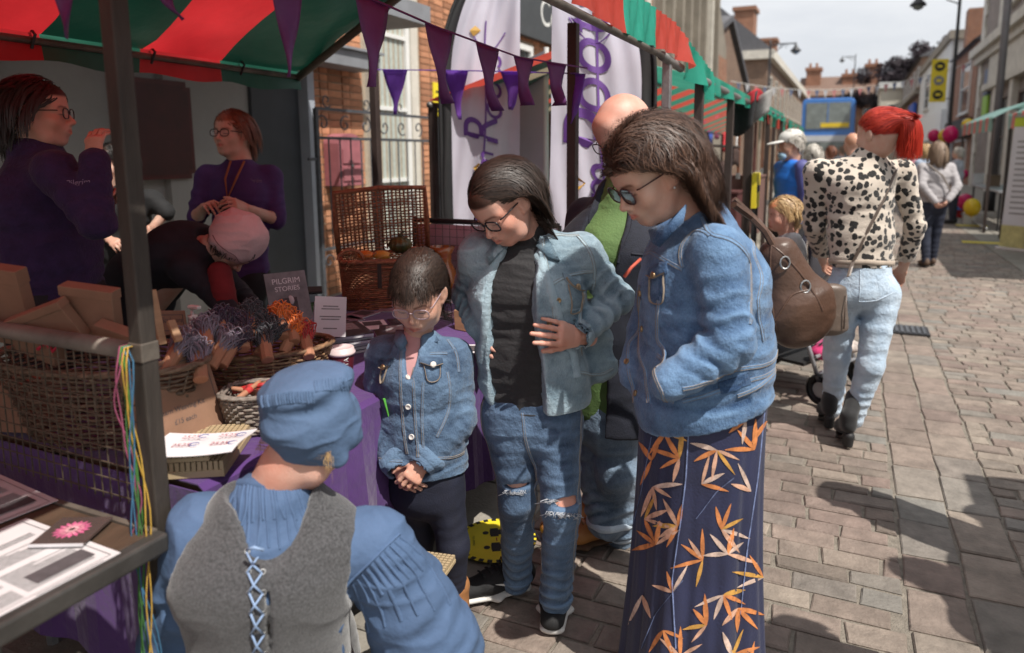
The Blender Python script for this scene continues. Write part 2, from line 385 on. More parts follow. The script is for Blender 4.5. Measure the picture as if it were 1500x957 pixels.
def ribbons(P, Nn, w, name, mat, parent=None, taper=True):
    """P (strands, points, 3), Nn normals same shape, w width -> one mesh of thin strips"""
    S, K, _ = P.shape; T = np.gradient(P, axis=1); T /= np.linalg.norm(T, axis=2, keepdims=True)+1e-9
    B = np.cross(T, Nn); B /= np.linalg.norm(B, axis=2, keepdims=True)+1e-9
    ww = np.ones(K); 
    if taper: ww = np.minimum(1, np.linspace(1.0, .15, K)*1.8)
    W = (np.asarray(w).reshape(-1, 1)*ww[None, :])[..., None]/2
    V = np.stack([P-B*W, P+B*W], 2).reshape(-1, 3)
    b = (np.arange(S)[:, None]*K+np.arange(K-1)[None, :])*2
    F = np.stack([b, b+1, b+3, b+2], -1).reshape(-1, 4)
    o = link(name, arr_mesh(name, V, F), mat)
    if parent is not None: put(o, parent)
    return o

# laying things on cloth ---------------------------------------------------
def resample(pts, step):
    pts = A(pts); d = np.r_[0, np.cumsum(np.linalg.norm(np.diff(pts, axis=0), axis=1))]; n = max(2, int(d[-1]/step)+1)
    t = np.linspace(0, d[-1], n); return np.stack([np.interp(t, d, pts[:, i]) for i in range(3)], 1)
def seam(sol, pts, w=.006, lift=.0015, mb=None, step=.012, off=0.):
    """raised strip following the surface through the given points"""
    pts = resample(pts, step); Q = []; N = []
    for p in pts:
        q, n = sol.near(p); Q.append(q); N.append(n)
    Q = A(Q); N = A(N)
    for _ in range(2): N[1:-1] = (N[:-2]+N[1:-1]*2+N[2:])/4; Q[1:-1] = (Q[:-2]+Q[1:-1]*2+Q[2:])/4
    N /= np.linalg.norm(N, axis=1)[:, None]; T = np.gradient(Q, axis=0); T /= np.linalg.norm(T, axis=1)[:, None]+1e-9; Bn = np.cross(T, N)
    mb = mb or MB(); Q = Q+Bn*off; rows = [[q-b*w/2-n*.002, q-b*w*.32+n*lift, q+n*lift*1.3, q+b*w*.32+n*lift, q+b*w/2-n*.002] for q, b, n in zip(Q, Bn, N)]
    mb.grid(rows); return mb
def patch(sol, corners, nu=8, nv=8, lift=.004, mb=None, poly=None, thick=.004):
    """panel of cloth laid on a surface: corners a,b,c,d; poly(u)->v range bottom edge for pointed flaps"""
    a, b, c, d = [A(p) for p in corners]; mb = mb or MB(); rows = []; back = []
    for i in range(nv+1):
        row = []; rb = []
        for j in range(nu+1):
            u = j/nu; v = i/nv*(poly(u) if poly else 1.); p = a*(1-u)*(1-v)+b*u*(1-v)+c*u*v+d*(1-u)*v
            q, n = sol.near(p); e = 0 if 0 < i < nv and 0 < j < nu else -.6*thick
            row.append(q+n*(lift+e))
        rows.append(row)
    mb.grid(rows); R, K = nv+1, nu+1; nn = [sol.near(rows[i][j])[1] for i in range(R) for j in range(K)]
    edge = [(0, j) for j in range(K)]+[(i, K-1) for i in range(1, R)]+[(R-1, j) for j in range(K-2, -1, -1)]+[(i, 0) for i in range(R-2, 0, -1)]
    top = [rows[i][j] for i, j in edge]; bot = [rows[i][j]-nn[i*K+j]*(thick+lift) for i, j in edge]
    mb.grid([bot+[bot[0]], top+[top[0]]]); return mb
def button(sol, p, r=.008, mb=None):
    q, n = sol.near(p); mb = mb or MB(); z = Vector(n); M = Matrix.Translation(Vector(q)) @ z.to_track_quat('Z', 'Y').to_matrix().to_4x4()
    mb.lathe([(r*.96, -.002), (r, .003), (r*.92, .0046), (r*.72, .0048), (r*.68, .0038), (.0005, .004)], n=14, M=M); return mb

# ------------------------------------------------------------------ heads
def head_sdf(h, child=0., male=0., jaw=1., full=0., neck_to=None, neck_r=.055, smile=0.):
    """face looks along +Y, up is +Z, eyes at z=0; adult size"""
    s = SDF((-.12, -.16, -.24), (.12, .15, .15), h)
    c = child
    s.ell((0, -.018, .034), (.0745+.002*male, .098, .088), k=0)
    s.ell((0, -.055, .005), (.062, .062, .07), k=.03)
    s.ell((0, .028, -.036+.008*c), ((.0600+.006*full+.004*c)*jaw, .060, .079-.010*c), k=.03)
    s.seg((-.030*jaw, .030, -.088+.012*c), (.030*jaw, .030, -.088+.012*c), .026, .026, k=.03)
    s.seg((-.010-.006*male, .063, -.098+.014*c), (.010+.006*male, .063, -.098+.014*c), .0185, .0185, k=.022)
    for x in (-1, 1):
        s.seg((x*.052*jaw, -.012, -.040), (x*.036*jaw, .022, -.088+.012*c), .020, .018+.004*full, k=.03)
        s.ell((x*.038, .056, -.032), (.025+.004*full, .024+.003*c, .024+.003*c), k=.026)
        s.seg((x*.012, .079, .015), (x*.045, .064, .014), .0115+.002*male, .011, k=.016)
    s.ell((0, .055, .05), (.05, .032, .04), k=.03)
    for x in (-1, 1):
        s.ell((x*.031, .099, -.004), (.0185, .017, .0125), k=.012, op='s')
    for x in (-1, 1):
        s.ell((x*.0305, .0735, -.0035), .0135, k=.003)
        s.seg((x*.019, .0815, -.0015), (x*.044, .0755, -.0022), .0062, .0052, k=.004)
        s.seg((x*.021, .0805, -.0125), (x*.042, .0755, -.0115), .005, .004, k=.005)
    ns = 1-.22*c
    s.seg((0, .078, .010), (0, .078+.027*ns, -.0315), .0070, .0090*ns, k=.012)
    s.ell((0, .079+.0275*ns, -.035), (.0098*ns, .0095*ns, .0082), k=.008)
    for x in (-1, 1):
        s.ell((x*.0105*ns, .074+.022*ns, -.0385), (.0066*ns, .0095*ns, .0066), k=.005)
        s.ell((x*.0062*ns, .078+.022*ns, -.0468), (.0034, .0045, .0034), k=.003, op='s')
    s.ell((0, .077, -.062), (.030, .020, .021), k=.02)
    w = .0205+.004*smile-.002*c; dz = .005*smile
    for x in (-1, 1):
        s.seg((0, .0945, -.0610), (x*w, .0835-.003*smile, -.0645+dz), .0052, .003, k=.006)
        s.seg((0, .0935, -.0715), (x*w*.85, .0840-.003*smile, -.0680+dz), .0064, .003, k=.006)
        s.seg((0, .1005, -.0660), (x*w, .0885-.003*smile, -.0662+dz), .0016, .0013, k=.003, op='s')
        s.ell((x*.078, -.012, -.010), (.0095, .021, .031), R=((.94, .34*x, 0), (-.34*x, .94, 0), (0, 0, 1)), k=.006)
        s.ell((x*.089, -.004, -.006), (.007, .012, .018), R=((.94, .34*x, 0), (-.34*x, .94, 0), (0, 0, 1)), k=.005, op='s')
        s.ell((x*.074, .001, -.033), (.006, .008, .009), k=.006)
    nt = A(neck_to if neck_to is not None else (0, -.05, -.2))
    s.seg((0, -.030, -.060), nt*.5+A((0, -.03, -.06))*.5, (neck_r*1.0, neck_r*1.0), neck_r*.98, k=.03); s.seg(nt*.5+A((0, -.03, -.06))*.5, nt, neck_r*.98, neck_r*1.08, k=.02)
    return s
def head_tint(P, brow=(.25, .18, .14), lips=(.82, .42, .42), scalp=None, stubble=0., browz=.0165, hl=.0):
    x, y, z = P.T; T = np.ones((len(P), 3)); ax = np.abs(x)
    def lay(m, c): 
        nonlocal T; T = T*(1-m[:, None])+A(c)*m[:, None]
    bz = browz+.004*np.clip((ax-.012)/.022, 0, 1)-.006*np.clip((ax-.036)/.014, 0, 1)**2
    lay(np.clip(1.35-np.abs(z-bz)/.0042, 0, 1)*np.clip((ax-.008)/.006, 0, 1)*np.clip((.052-ax)/.008, 0, 1)*(y > .05)*.85, brow)
    ell = ((ax-.0315)/.0150)**2+((z+.0075)/.0026)**2; lay(np.clip(1.5-ell, 0, 1)*(y > .05)*.85, (.12, .08, .07))          # lash line of lowered lids
    ell = ((ax-.031)/.017)**2+((z-.0045)/.0022)**2; lay(np.clip(1.3-ell, 0, 1)*(y > .05)*.35, (.62, .42, .36))
    ell = ((ax-.031)/.018)**2+((z+.016)/.005)**2; lay(np.clip(1.2-ell, 0, 1)*(y > .05)*.22, (.75, .58, .58))
    lm = np.clip(1.4-((ax/.023)**2+((z+.0662)/.0088)**2), 0, 1)*(y > .07); lay(lm*.8, lips)
    lay(np.clip(1.2-((ax/.0225)**2+((z+.0662)/.0014)**2), 0, 1)*(y > .07)*.75, (.45, .2, .2))
    lay(np.clip(1-((ax-.042)**2+(z+.034)**2+(y-.065)**2)/.022**2, 0, 1)*.30, (.96, .70, .68))
    lay(np.clip(1-(x**2+(z+.036)**2+(y-.105)**2)/.014**2, 0, 1)*.28, (.96, .70, .66))
    if stubble: lay(np.clip((-.045-z)/.02, 0, 1)*(y > .0)*np.clip(1-lm, 0, 1)*stubble, (.60, .54, .52))
    if scalp is not None:
        m = np.clip((z-(.052-hl-.62*np.clip(-y+.045, 0, .12)))/.010, 0, 1); lay(m, scalp)
    return T
HEADS = {}
def head(pos, face, up, size=1., h=.0029, neck_to=None, **kw):
    """returns world vertices, faces, tint, matrix(3x3 rows = local axes), for a head centred between the eyes' level"""
    tk = {k: kw.pop(k) for k in ('brow', 'lips', 'scalp', 'stubble', 'browz', 'hl') if k in kw}
    f = nrm(face); x = nrm(np.cross(f, A(up))); u = np.cross(x, f); R = np.stack([x, f, u])      # local x = person's right hand side
    nt = R @ (A(neck_to)-A(pos))/size if neck_to is not None else None
    s = head_sdf(h/size if size < .9 else h, neck_to=nt, **kw); P, F = s.mesh_arrays(); P = smooth_v(P, F, 1, .35)
    T = head_tint(P, **tk); W = A(pos)+size*(P @ R)
    if np.linalg.det(R) < 0: F = F[:, ::-1]
    return W, F, T, R

# ------------------------------------------------------------------ hands
def hand(wrist, knuck, normal, curl=(.5, .5, .5, .5), thumb=.5, size=1., side=1, h=.0028, spread=.10, tout=.8):
    """wrist -> knuckle direction, normal = back of the hand; curl in radians per joint; side=+1 when the thumb lies towards cross(dir, normal)"""
    d = nrm(knuck); n = A(normal); n = nrm(n-d*(n@d)); t = np.cross(d, n)*side      # t points to the thumb side
    W = A(wrist); S = size; pts = [W]; prims = []
    def P(a, b, c): return W+S*(d*a+t*b+n*c)
    prims += [(P(-.06, 0, 0), P(.012, 0, 0), (.026*S, .020*S), (.027*S, .0175*S), .015), (P(.01, .004, 0), P(.082, .004, .0), (.031*S, .0145*S), (.040*S, .0125*S), .012)]
    prims += [(P(.015, .016, -.008), P(.05, .03, -.010), .014*S, .012*S, .012)]
    ln = (.092, .100, .094, .074); bx = (.031, .0105, -.0105, -.030); r0 = (.0092, .0096, .0090, .0078)
    for i in range(4):
        base = P(.080-.004*abs(i-1.2), bx[i]+.004, 0); a = spread*(1.5-i)/1.5; L = ln[i]*S; ang = 0; p = base; c = curl[i] if hasattr(curl, '__len__') else curl
        dd = d*math.cos(a)+t*math.sin(a)
        for j, (fr, cc) in enumerate(((.44, .9*c), (.32, 1.15*c), (.26, .8*c))):
            ang += cc; e = p+(dd*math.cos(ang)-n*math.sin(ang))*L*fr; prims.append((p, e, r0[i]*S*(1-.10*j), r0[i]*S*(.92-.11*j), .004)); p = e
    b = P(.022, .026, -.006); o = tout
    for j, (L, a2) in enumerate(((.040, 0.), (.034, thumb*.55), (.027, thumb*1.1))):
        dd = nrm(d*math.cos(o-a2)+t*math.sin(o-a2)-n*(.30+.25*thumb)); e = b+dd*L*S; prims.append((b, e, (.0125-.0016*j)*S, (.0112-.0017*j)*S, .007)); b = e
    al = np.array([q for pr in prims for q in pr[:2]]); s = SDF(al.min(0)-.03, al.max(0)+.03, h)
    for p0, p1, a, b_, k in prims: s.seg(p0, p1, a, b_, side=t, k=k)
    Pv, F = s.mesh_arrays(); Pv = smooth_v(Pv, F, 1, .3); T = np.ones((len(Pv), 3)); T[:] = (1.0, .93, .91)
    return Pv, F, T

def join_parts(parts):
    P = []; F = []; T = []; n = 0
    for p, f, t in parts: P.append(p); F.append(f+n); T.append(t); n += len(p)
    return np.concatenate(P), np.concatenate(F), np.concatenate(T)
def body_mesh(parts, mat, parent, name='body'):
    P, F, T = join_parts(parts); o = link(name, arr_mesh(name, P, F, T), mat); put(o, parent); return o
def limbs(prims, h=.010, tint=(1, 1, 1)):
    pts = np.array([q for p in prims for q in p[:2]]); m = .22; s = SDF(pts.min(0)-m, pts.max(0)+m, h)
    for p in prims: s.seg(*p[:4], **(p[4] if len(p) > 4 else {}))
    P, F = s.mesh_arrays(); return P, F, np.tile(A(tint), (len(P), 1))

# ------------------------------------------------------------------ hair
def hair(R, pos, size, n, L, comb, mat, parent, w=.0026, seed=1, zmin=-.02, front=.052, gravity=.5, wave=0., wfreq=30., vol=.006, steps=22, collide=None, keep=None, part=None, name='hair', stiff=.82, rootf=None, side_y=-.03, lenf=None, guard=.030, clump=.55):
    """strands combed over the skull: comb(local pos)->direction; gravity pulls in world space; kept outside the head"""
    rg = np.random.default_rng(seed); c0 = A((0, -.018, .030)); rr = A((.0790, .1025, .0925))
    q = rg.normal(size=(n*6, 3)); q /= np.linalg.norm(q, axis=1)[:, None]; p = c0+q*rr
    hl = np.where(p[:, 1] > side_y, front-.35*np.clip(np.abs(p[:, 0])-.03, 0, .05)-(.62*np.clip(.055-p[:, 1], 0, .1)), zmin)
    hl = hl+rg.normal(size=len(p))*.004; m = p[:, 2] > np.where(p[:, 1] > side_y, np.maximum(hl, zmin), zmin-.03)
    if rootf is not None: m &= rootf(p)
    p = p[m][:n]; N = len(p); q = (p-c0)/rr; nn = q/rr; nn /= np.linalg.norm(nn, axis=1)[:, None]
    lv = rg.uniform(0, 1, N); ln = (L if np.isscalar(L) else rg.uniform(L[0], L[1], N))*np.ones(N)
    if lenf is not None: ln = ln*lenf(p)
    st = ln/steps; g = R @ A((0, 0, -1.)); pts = [p.copy()]; norms = [nn.copy()]; d = comb(p); d = d/np.linalg.norm(d, axis=1)[:, None]; v = d*.7+nn*.35
    off = .003+vol*lv; fly = (rg.uniform(0, 1, N) < .05)*rg.uniform(.2, 1, N); ph = rg.uniform(0, 6.28, N); K_ = max(8, N//32); gi = rg.choice(N, K_, replace=False); cl = np.concatenate([((p[i:i+500, None]-p[gi][None])**2).sum(2).argmin(1) for i in range(0, N, 500)]); gs = gi[cl]; chash = rg.uniform(0, 1, K_)[cl]
    for i in range(steps):
        f = (i+1)/steps; d = comb(p); d = d/(np.linalg.norm(d, axis=1)[:, None]+1e-9)
        over = np.sqrt((((p-c0)/rr)**2).sum(1)); on = np.clip(1.25-(over-1)*6, 0, 1)*np.clip((p[:, 2]+.06)/.06, 0, 1)
        tgt = d*on[:, None]+g*(gravity*(1-on)+.12)[:, None]; v = v*stiff+tgt*(1-stiff)*1.6; v /= np.linalg.norm(v, axis=1)[:, None]
        sd = np.cross(v, nn); p = p+v*st[:, None]
        p = p+rg.normal(size=p.shape)*.0008+fly[:, None]*nn*.0012
        k = np.sqrt((((p-c0)/(rr+off[:, None]))**2).sum(1)); ins = k < 1; p[ins] = c0+(p[ins]-c0)/k[ins][:, None]
        if guard is not None:
            lim = np.where(p[:, 2] < .056, guard+np.clip(p[:, 2], 0, .06)*1.4, .2); fr = p[:, 1] > lim; p[fr, 1] = lim[fr]; v[fr, 1] = np.minimum(v[fr, 1], -.2)
            sd_ = (np.abs(p[:, 0]) < .084) & (p[:, 2] < .02) & (p[:, 1] > -.04); p[sd_, 0] = np.sign(p[sd_, 0])*.084
        if collide is not None: p = collide(p)
        q2 = (p-c0)/rr**2; nn = q2/(np.linalg.norm(q2, axis=1)[:, None]+1e-9); pts.append(p.copy()); norms.append(nn.copy())
    Pn = np.stack(pts, 1); Nn = np.stack(norms, 1)
    Pn = Pn+(Pn[gs]-Pn)*(clump*np.linspace(0, 1, steps+1)**.8)[None, :, None]*rg.uniform(.5, 1, N)[:, None, None]
    if wave:
        T_ = np.gradient(Pn, axis=1); T_ /= np.linalg.norm(T_, axis=2, keepdims=True)+1e-9; S_ = np.cross(T_, Nn); f_ = np.linspace(0, 1, steps+1)[None, :]; a_ = f_*ln[:, None]*6.283/wfreq+6.283*chash[:, None]+.08*ph[:, None]; am = wave*np.clip(f_*1.6-.25, 0, 1)
        Pn = Pn+S_*(am*np.sin(a_))[..., None]+Nn*(am*.7*(1+np.cos(a_)))[..., None]
    Pw = A(pos)+size*(Pn @ R); Nw = Nn @ R
    return ribbons(Pw, Nw, w*size*rg.uniform(.6, 1.3, N), name, mat, parent)
# ================================================================== SETTING
def brickmat(name, c1, c2, mortar, bw=.225, bh=.075):
    if name in MATS: return MATS[name]
    m, n, l, b = nodes(name); tc = n.new('ShaderNodeTexCoord'); sx = n.new('ShaderNodeSeparateXYZ'); l.new(tc.outputs['Object'], sx.inputs[0])
    ad = n.new('ShaderNodeMath'); l.new(sx.outputs[0], ad.inputs[0]); l.new(sx.outputs[1], ad.inputs[1]); cb = n.new('ShaderNodeCombineXYZ'); l.new(ad.outputs[0], cb.inputs[0]); l.new(sx.outputs[2], cb.inputs[1])
    bt = n.new('ShaderNodeTexBrick'); bt.inputs['Scale'].default_value = 1; bt.inputs['Brick Width'].default_value = bw; bt.inputs['Row Height'].default_value = bh; bt.inputs['Mortar Size'].default_value = .006
    bt.inputs['Color1'].default_value = (*c1, 1); bt.inputs['Color2'].default_value = (*c2, 1); bt.inputs['Mortar'].default_value = (*mortar, 1); l.new(cb.outputs[0], bt.inputs['Vector'])
    nz = n.new('ShaderNodeTexNoise'); nz.inputs['Scale'].default_value = 1.3; nz.inputs['Detail'].default_value = 6; l.new(tc.outputs['Object'], nz.inputs[0])
    mr = n.new('ShaderNodeMapRange'); mr.inputs[3].default_value = .65; mr.inputs[4].default_value = 1.3; l.new(nz.outputs[0], mr.inputs[0])
    mx = n.new('ShaderNodeVectorMath'); mx.operation = 'SCALE'; l.new(bt.outputs[0], mx.inputs[0]); l.new(mr.outputs[0], mx.inputs['Scale']); l.new(mx.outputs[0], b.inputs['Base Color'])
    bp = n.new('ShaderNodeBump'); bp.inputs['Distance'].default_value = .004; bp.invert = True; l.new(bt.outputs['Fac'], bp.inputs['Height']); l.new(bp.outputs[0], b.inputs['Normal']); b.inputs['Roughness'].default_value = .85
    MATS[name] = m; return m
BR_RED = brickmat('brick_red', (.33, .14, .075), (.24, .10, .06), (.32, .27, .21))
BR_BRN = brickmat('brick_brown', (.23, .14, .09), (.17, .10, .07), (.25, .21, .17))
BR_GRY = brickmat('brick_grey', (.27, .22, .195), (.22, .18, .16), (.33, .30, .27))
STONE = mat('pale_stone', (.58, .545, .48), .85, .15, 2.5, .004, 25)
STONEG = mat('grey_stone', (.25, .22, .18), .85, .18, 2., .004, 25)
RENDER_W = mat('white_render', (.66, .66, .64), .85, .06, 1.5)
CREAM = mat('cream_render', (.62, .58, .48), .85, .06, 1.5)
SLATE = mat('slate_roof', (.10, .10, .11), .7, .25, 3., .01, 18, stretch=(1, 1, 6))
WHITEP = mat('white_paint', (.72, .72, .70), .5, .05, 4)
LEAD = mat('grey_lead', (.22, .23, .25), .6, .12, 5)
GLASS = mat('window_glass', (.055, .065, .075), .08, .4, 1.2, spec=.8)
GLASSP = mat('window_glass_pale', (.20, .23, .22), .12, .25, 3., spec=.7)
IRON = mat('black_iron', (.022, .022, .025), .45, .2, 20)
IRONG = mat('grey_iron', (.07, .075, .085), .5, .25, 20)
STEEL = mat('galvanised_steel', (.34, .34, .34), .45, .22, 14, .001, 80, metal=.75)
STEELD = mat('weathered_steel', (.135, .115, .095), .6, .35, 9, .0015, 60, metal=.25)
YEL = mat('yellow_sign', (.78, .62, .03), .55, .06, 5)
BLACK = mat('black_print', (.015, .015, .016), .6, .1, 9)
TARMAC = mat('ground_grit', (.20, .175, .145), .95, .25, 30, .006, 160)
KERBM = mat('kerb_stone', (.21, .20, .185), .85, .2, 6, .004, 60)
SLABM = mat('paving_slab', (.235, .215, .185), .85, .16, 7, .0035, 70, island=.16)

# ---------------------------------------------------------------- ground
g = MB(); g.add([(-400, -150, 0), (400, -150, 0), (400, 900, 0), (-400, 900, 0)], [(0, 1, 2, 3)])
ground = tag(g.build('ground', TARMAC), kind='structure')
def settmat():
    m, n, l, b = nodes('stone_sett'); tc = n.new('ShaderNodeTexCoord'); ge = n.new('ShaderNodeNewGeometry'); oi = n.new('ShaderNodeObjectInfo')
    ad = n.new('ShaderNodeMath'); fr = n.new('ShaderNodeMath'); fr.operation = 'FRACT'; l.new(ge.outputs['Random Per Island'], ad.inputs[0]); l.new(oi.outputs['Random'], ad.inputs[1]); l.new(ad.outputs[0], fr.inputs[0])
    cr = n.new('ShaderNodeValToRGB'); e = cr.color_ramp.elements; e[0].position = 0; e[0].color = (.165, .136, .113, 1); e[1].position = 1; e[1].color = (.24, .20, .165, 1)
    for p, c in ((.18, (.205, .158, .132)), (.34, (.175, .165, .148)), (.5, (.23, .188, .155)), (.62, (.195, .142, .122)), (.74, (.265, .222, .182)), (.88, (.175, .13, .112))): q = e.new(p); q.color = (*c, 1)
    l.new(fr.outputs[0], cr.inputs[0])
    nz = n.new('ShaderNodeTexNoise'); nz.inputs['Scale'].default_value = 11; nz.inputs['Detail'].default_value = 7; nz.inputs['Roughness'].default_value = .65; l.new(ge.outputs['Position'], nz.inputs[0])
    mr = n.new('ShaderNodeMapRange'); mr.inputs[1].default_value = .25; mr.inputs[2].default_value = .75; mr.inputs[3].default_value = .62; mr.inputs[4].default_value = 1.28; l.new(nz.outputs[0], mr.inputs[0])
    n5 = n.new('ShaderNodeTexNoise'); n5.inputs['Scale'].default_value = 1.7; n5.inputs['Detail'].default_value = 8; n5.inputs['Roughness'].default_value = .7; l.new(ge.outputs['Position'], n5.inputs[0]); m5 = n.new('ShaderNodeMapRange'); m5.inputs[1].default_value = .3; m5.inputs[2].default_value = .65; m5.inputs[3].default_value = .78; m5.inputs[4].default_value = 1.22; l.new(n5.outputs[0], m5.inputs[0]); mm = n.new('ShaderNodeMath'); mm.operation = 'MULTIPLY'; l.new(mr.outputs[0], mm.inputs[0]); l.new(m5.outputs[0], mm.inputs[1])
    mx = n.new('ShaderNodeVectorMath'); mx.operation = 'SCALE'; l.new(cr.outputs[0], mx.inputs[0]); l.new(mm.outputs[0], mx.inputs['Scale']); l.new(mx.outputs[0], b.inputs['Base Color'])
    n2 = n.new('ShaderNodeTexNoise'); n2.inputs['Scale'].default_value = 65; n2.inputs['Detail'].default_value = 5; l.new(ge.outputs['Position'], n2.inputs[0])
    bp = n.new('ShaderNodeBump'); bp.inputs['Distance'].default_value = .005; l.new(n2.outputs[0], bp.inputs['Height']); l.new(bp.outputs[0], b.inputs['Normal']); b.inputs['Roughness'].default_value = .78
    MATS['stone_sett'] = m; return m
SETT = settmat()
def stone_verts(w, l_, h=.022, ch=.005, j=.007, rg=RNG):
    """low block with a chamfered, slightly crooked top; centred, base below ground sheet"""
    c = A([(-w/2, -l_/2), (w/2, -l_/2), (w/2, l_/2), (-w/2, l_/2)])+rg.uniform(-j, j, (4, 2)); t = c*(1-2*ch/A((w, l_))); hz = h+rg.uniform(-.003, .003, 4)
    return [(*p, -.01) for p in c]+[(*p, h-ch) for p in c]+[(*p, z) for p, z in zip(t, hz)]
STF = [(0, 1, 5, 4), (1, 2, 6, 5), (2, 3, 7, 6), (3, 0, 4, 7), (4, 5, 9, 8), (5, 6, 10, 9), (6, 7, 11, 10), (7, 4, 8, 11), (8, 9, 10, 11)]
setts = []          # (x, y, w, l, kind)
def courses(x0, x1, y0, y1, wr, lr, dst, kind):
    y = y0
    while y < y1:
        l_ = RNG.uniform(*lr); x = x0+RNG.uniform(-.12, 0)*(kind == 'sett')
        while x < x1:
            w = RNG.uniform(*wr); a = max(x, x0); b = min(x+w, x1)
            if b-a > .05: dst.append(((a+b)/2, y+l_/2, b-a-.012, l_-.012, kind))
            x += w
        y += l_
courses(-1.12, .245, .6, 19, (.13, .27), (.09, .118), setts, 'sett')
courses(.645, 2.05, 2.2, 19, (.13, .27), (.09, .118), setts, 'sett')
for xx in (.25, .447):
    y = 1.2
    while y < 19:
        l_ = RNG.uniform(.18, .36); setts.append((xx+.098, y+l_/2, .186, l_-.014, 'sett')); y += l_
courses(-2.4, -1.12, .2, 12, (.40, .44), (.45, .62), setts, 'slab')
courses(2.05, 3.4, 5, 24, (.42, .46), (.45, .6), setts, 'slab')
def in_view(x, y):
    v = A((x, y, 0))-CP; d = v@FW
    if d < .3: return None
    px, py = CX+FPX*(v@RT)/d, CY-FPX*(v@UP)/d; return (px, py, d) if -80 < px < 1580 and py < 1040 else None
vis = [];  rest = []
for s in setts:
    q = in_view(s[0], s[1])
    if q is None: 
        if s[1] < 3 and s[0] > -1.2: continue
        continue
    # the group of shoppers hides this patch of the street
    hid = (900 < q[0] < 1140 and q[1] > 330 and q[2] > 2.1) or (q[0] < 560 and q[1] > 300)
    (rest if hid else vis).append((q[2], s))
vis.sort(key=lambda t: t[0]); sv = [t for t in vis if t[1][4] == 'sett']; lv = [t for t in vis if t[1][4] == 'slab']
ones = sv[:300]+lv[:60]; rest += sv[300:]+lv[60:]
drain_xy = (.44, 6.51)
for d_, (x, y, w, l_, kd) in ones:
    mb = MB(); mb.add(stone_verts(w, l_, .009 if kd == 'sett' else .014), STF); o = link(kd, mb.mesh(kd), SETT if kd == 'sett' else SLABM); o.location = (x, y, 0); o.rotation_euler.z = RNG.uniform(-.012, .012); o.parent = ground
for kd, m_ in (('sett', SETT), ('slab', SLABM)):
    mb = MB()
    for d_, (x, y, w, l_, k2) in rest:
        if k2 != kd: continue
        mb.add([(p[0]+x, p[1]+y, p[2]) for p in stone_verts(w, l_, .009 if kd == 'sett' else .014)], STF)
    o = mb.build('distant_%s_paving' % kd, m_, ground); o['kind'] = 'stuff'
# street surface farther on, where single setts can no longer be told apart
m, n, l, b = nodes('far_paving'); tc = n.new('ShaderNodeTexCoord'); bt = n.new('ShaderNodeTexBrick'); bt.inputs['Scale'].default_value = 1; bt.inputs['Brick Width'].default_value = .25; bt.inputs['Row Height'].default_value = .12
bt.inputs['Color1'].default_value = (.20, .165, .14, 1); bt.inputs['Color2'].default_value = (.15, .12, .105, 1); bt.inputs['Mortar'].default_value = (.11, .10, .085, 1); bt.inputs['Mortar Size'].default_value = .012; l.new(tc.outputs['Object'], bt.inputs[0]); l.new(bt.outputs[0], b.inputs['Base Color']); b.inputs['Roughness'].default_value = .8
mb = MB(); mb.add([(-5, 19, .012), (3.4, 19, .012), (3.4, 140, .012), (-5, 140, .012)], [(0, 1, 2, 3)]); tag(mb.build('road', m), kind='structure')
mb = MB(); mb.box((-5.0, 12.0, -.02), (-2.42, 140, .018)); mb.box((-5.0, 0, -.02), (-2.42, 11.99, .016)); tag(mb.build('pavement', SLABM), kind='structure')
mb = MB(); mb.box((3.42, 5, -.02), (5.2, 140, .016)); tag(mb.build('pavement', SLABM), kind='structure')
# drain cover in the channel
t = thing('drain_cover', 'slotted dark iron drain cover set in the stone channel', 'drain', (.445, 6.55, 0))
MB().box((.24, 6.40, .012), (.66, 6.70, .026)).build('frame', IRON, t)
for k in range(9): MB().box((.275+k*.042, 6.42, .026), (.298+k*.042, 6.68, .033)).build('bar', IRONG, t)

# ---------------------------------------------------------------- buildings
def win(b, plane, a0, a1, z0, z1, style='sash', fm=WHITEP, gm=GLASS, sill=True, facing='x', out=.02, bars=(1, 2)):
    """window on a wall: plane = wall coordinate, out = how far frames stand out (sign gives facing)"""
    sg = 1 if out > 0 else -1; q = abs(out)
    def bx(mb, u0, u1, w0, w1, d0, d1):
        lo, hi = sorted((plane+sg*d0, plane+sg*d1))
        if facing == 'x': mb.box((lo, u0, w0), (hi, u1, w1))
        else: mb.box((u0, lo, w0), (u1, hi, w1))
    fw = min(.09, (a1-a0)*.1); mb = MB()
    bx(mb, a0, a0+fw, z0, z1, -.02, q+.03); bx(mb, a1-fw, a1, z0, z1, -.02, q+.03); bx(mb, a0+fw, a1-fw, z1-fw, z1, -.02, q+.03); bx(mb, a0+fw, a1-fw, z0, z0+fw, -.02, q+.03)
    nx, nz = bars
    for i in range(1, nx+1) if nx > 1 else (): u = a0+(a1-a0)*i/(nx+1); bx(mb, u-.02, u+.02, z0+fw, z1-fw, 0, q+.02)
    for i in range(1, nz+1) if style != 'plain' else (): w = z0+(z1-z0)*i/(nz+1); bx(mb, a0+fw, a1-fw, w-.022, w+.022, 0, q+.022)
    o = mb.build('window', fm, b); p = MB(); bx(p, a0+fw*.5, a1-fw*.5, z0+fw*.5, z1-fw*.5, 0.003, .012); po = p.build('pane', gm); put(po, o); po.matrix_parent_inverse = (Matrix.Translation(-Vector(b.location)) @ Matrix.Translation(Vector(b.location))).inverted()
    if sill: s = MB(); bx(s, a0-.06, a1+.06, z0-.09, z0-.003, -.01, q+.10); so_ = s.build('sill', STONE); so_.parent = o
    return o
def bld(label, cat='building', loc=(0, 0, 0), name='shop_building'): return thing(name, label, cat, loc)

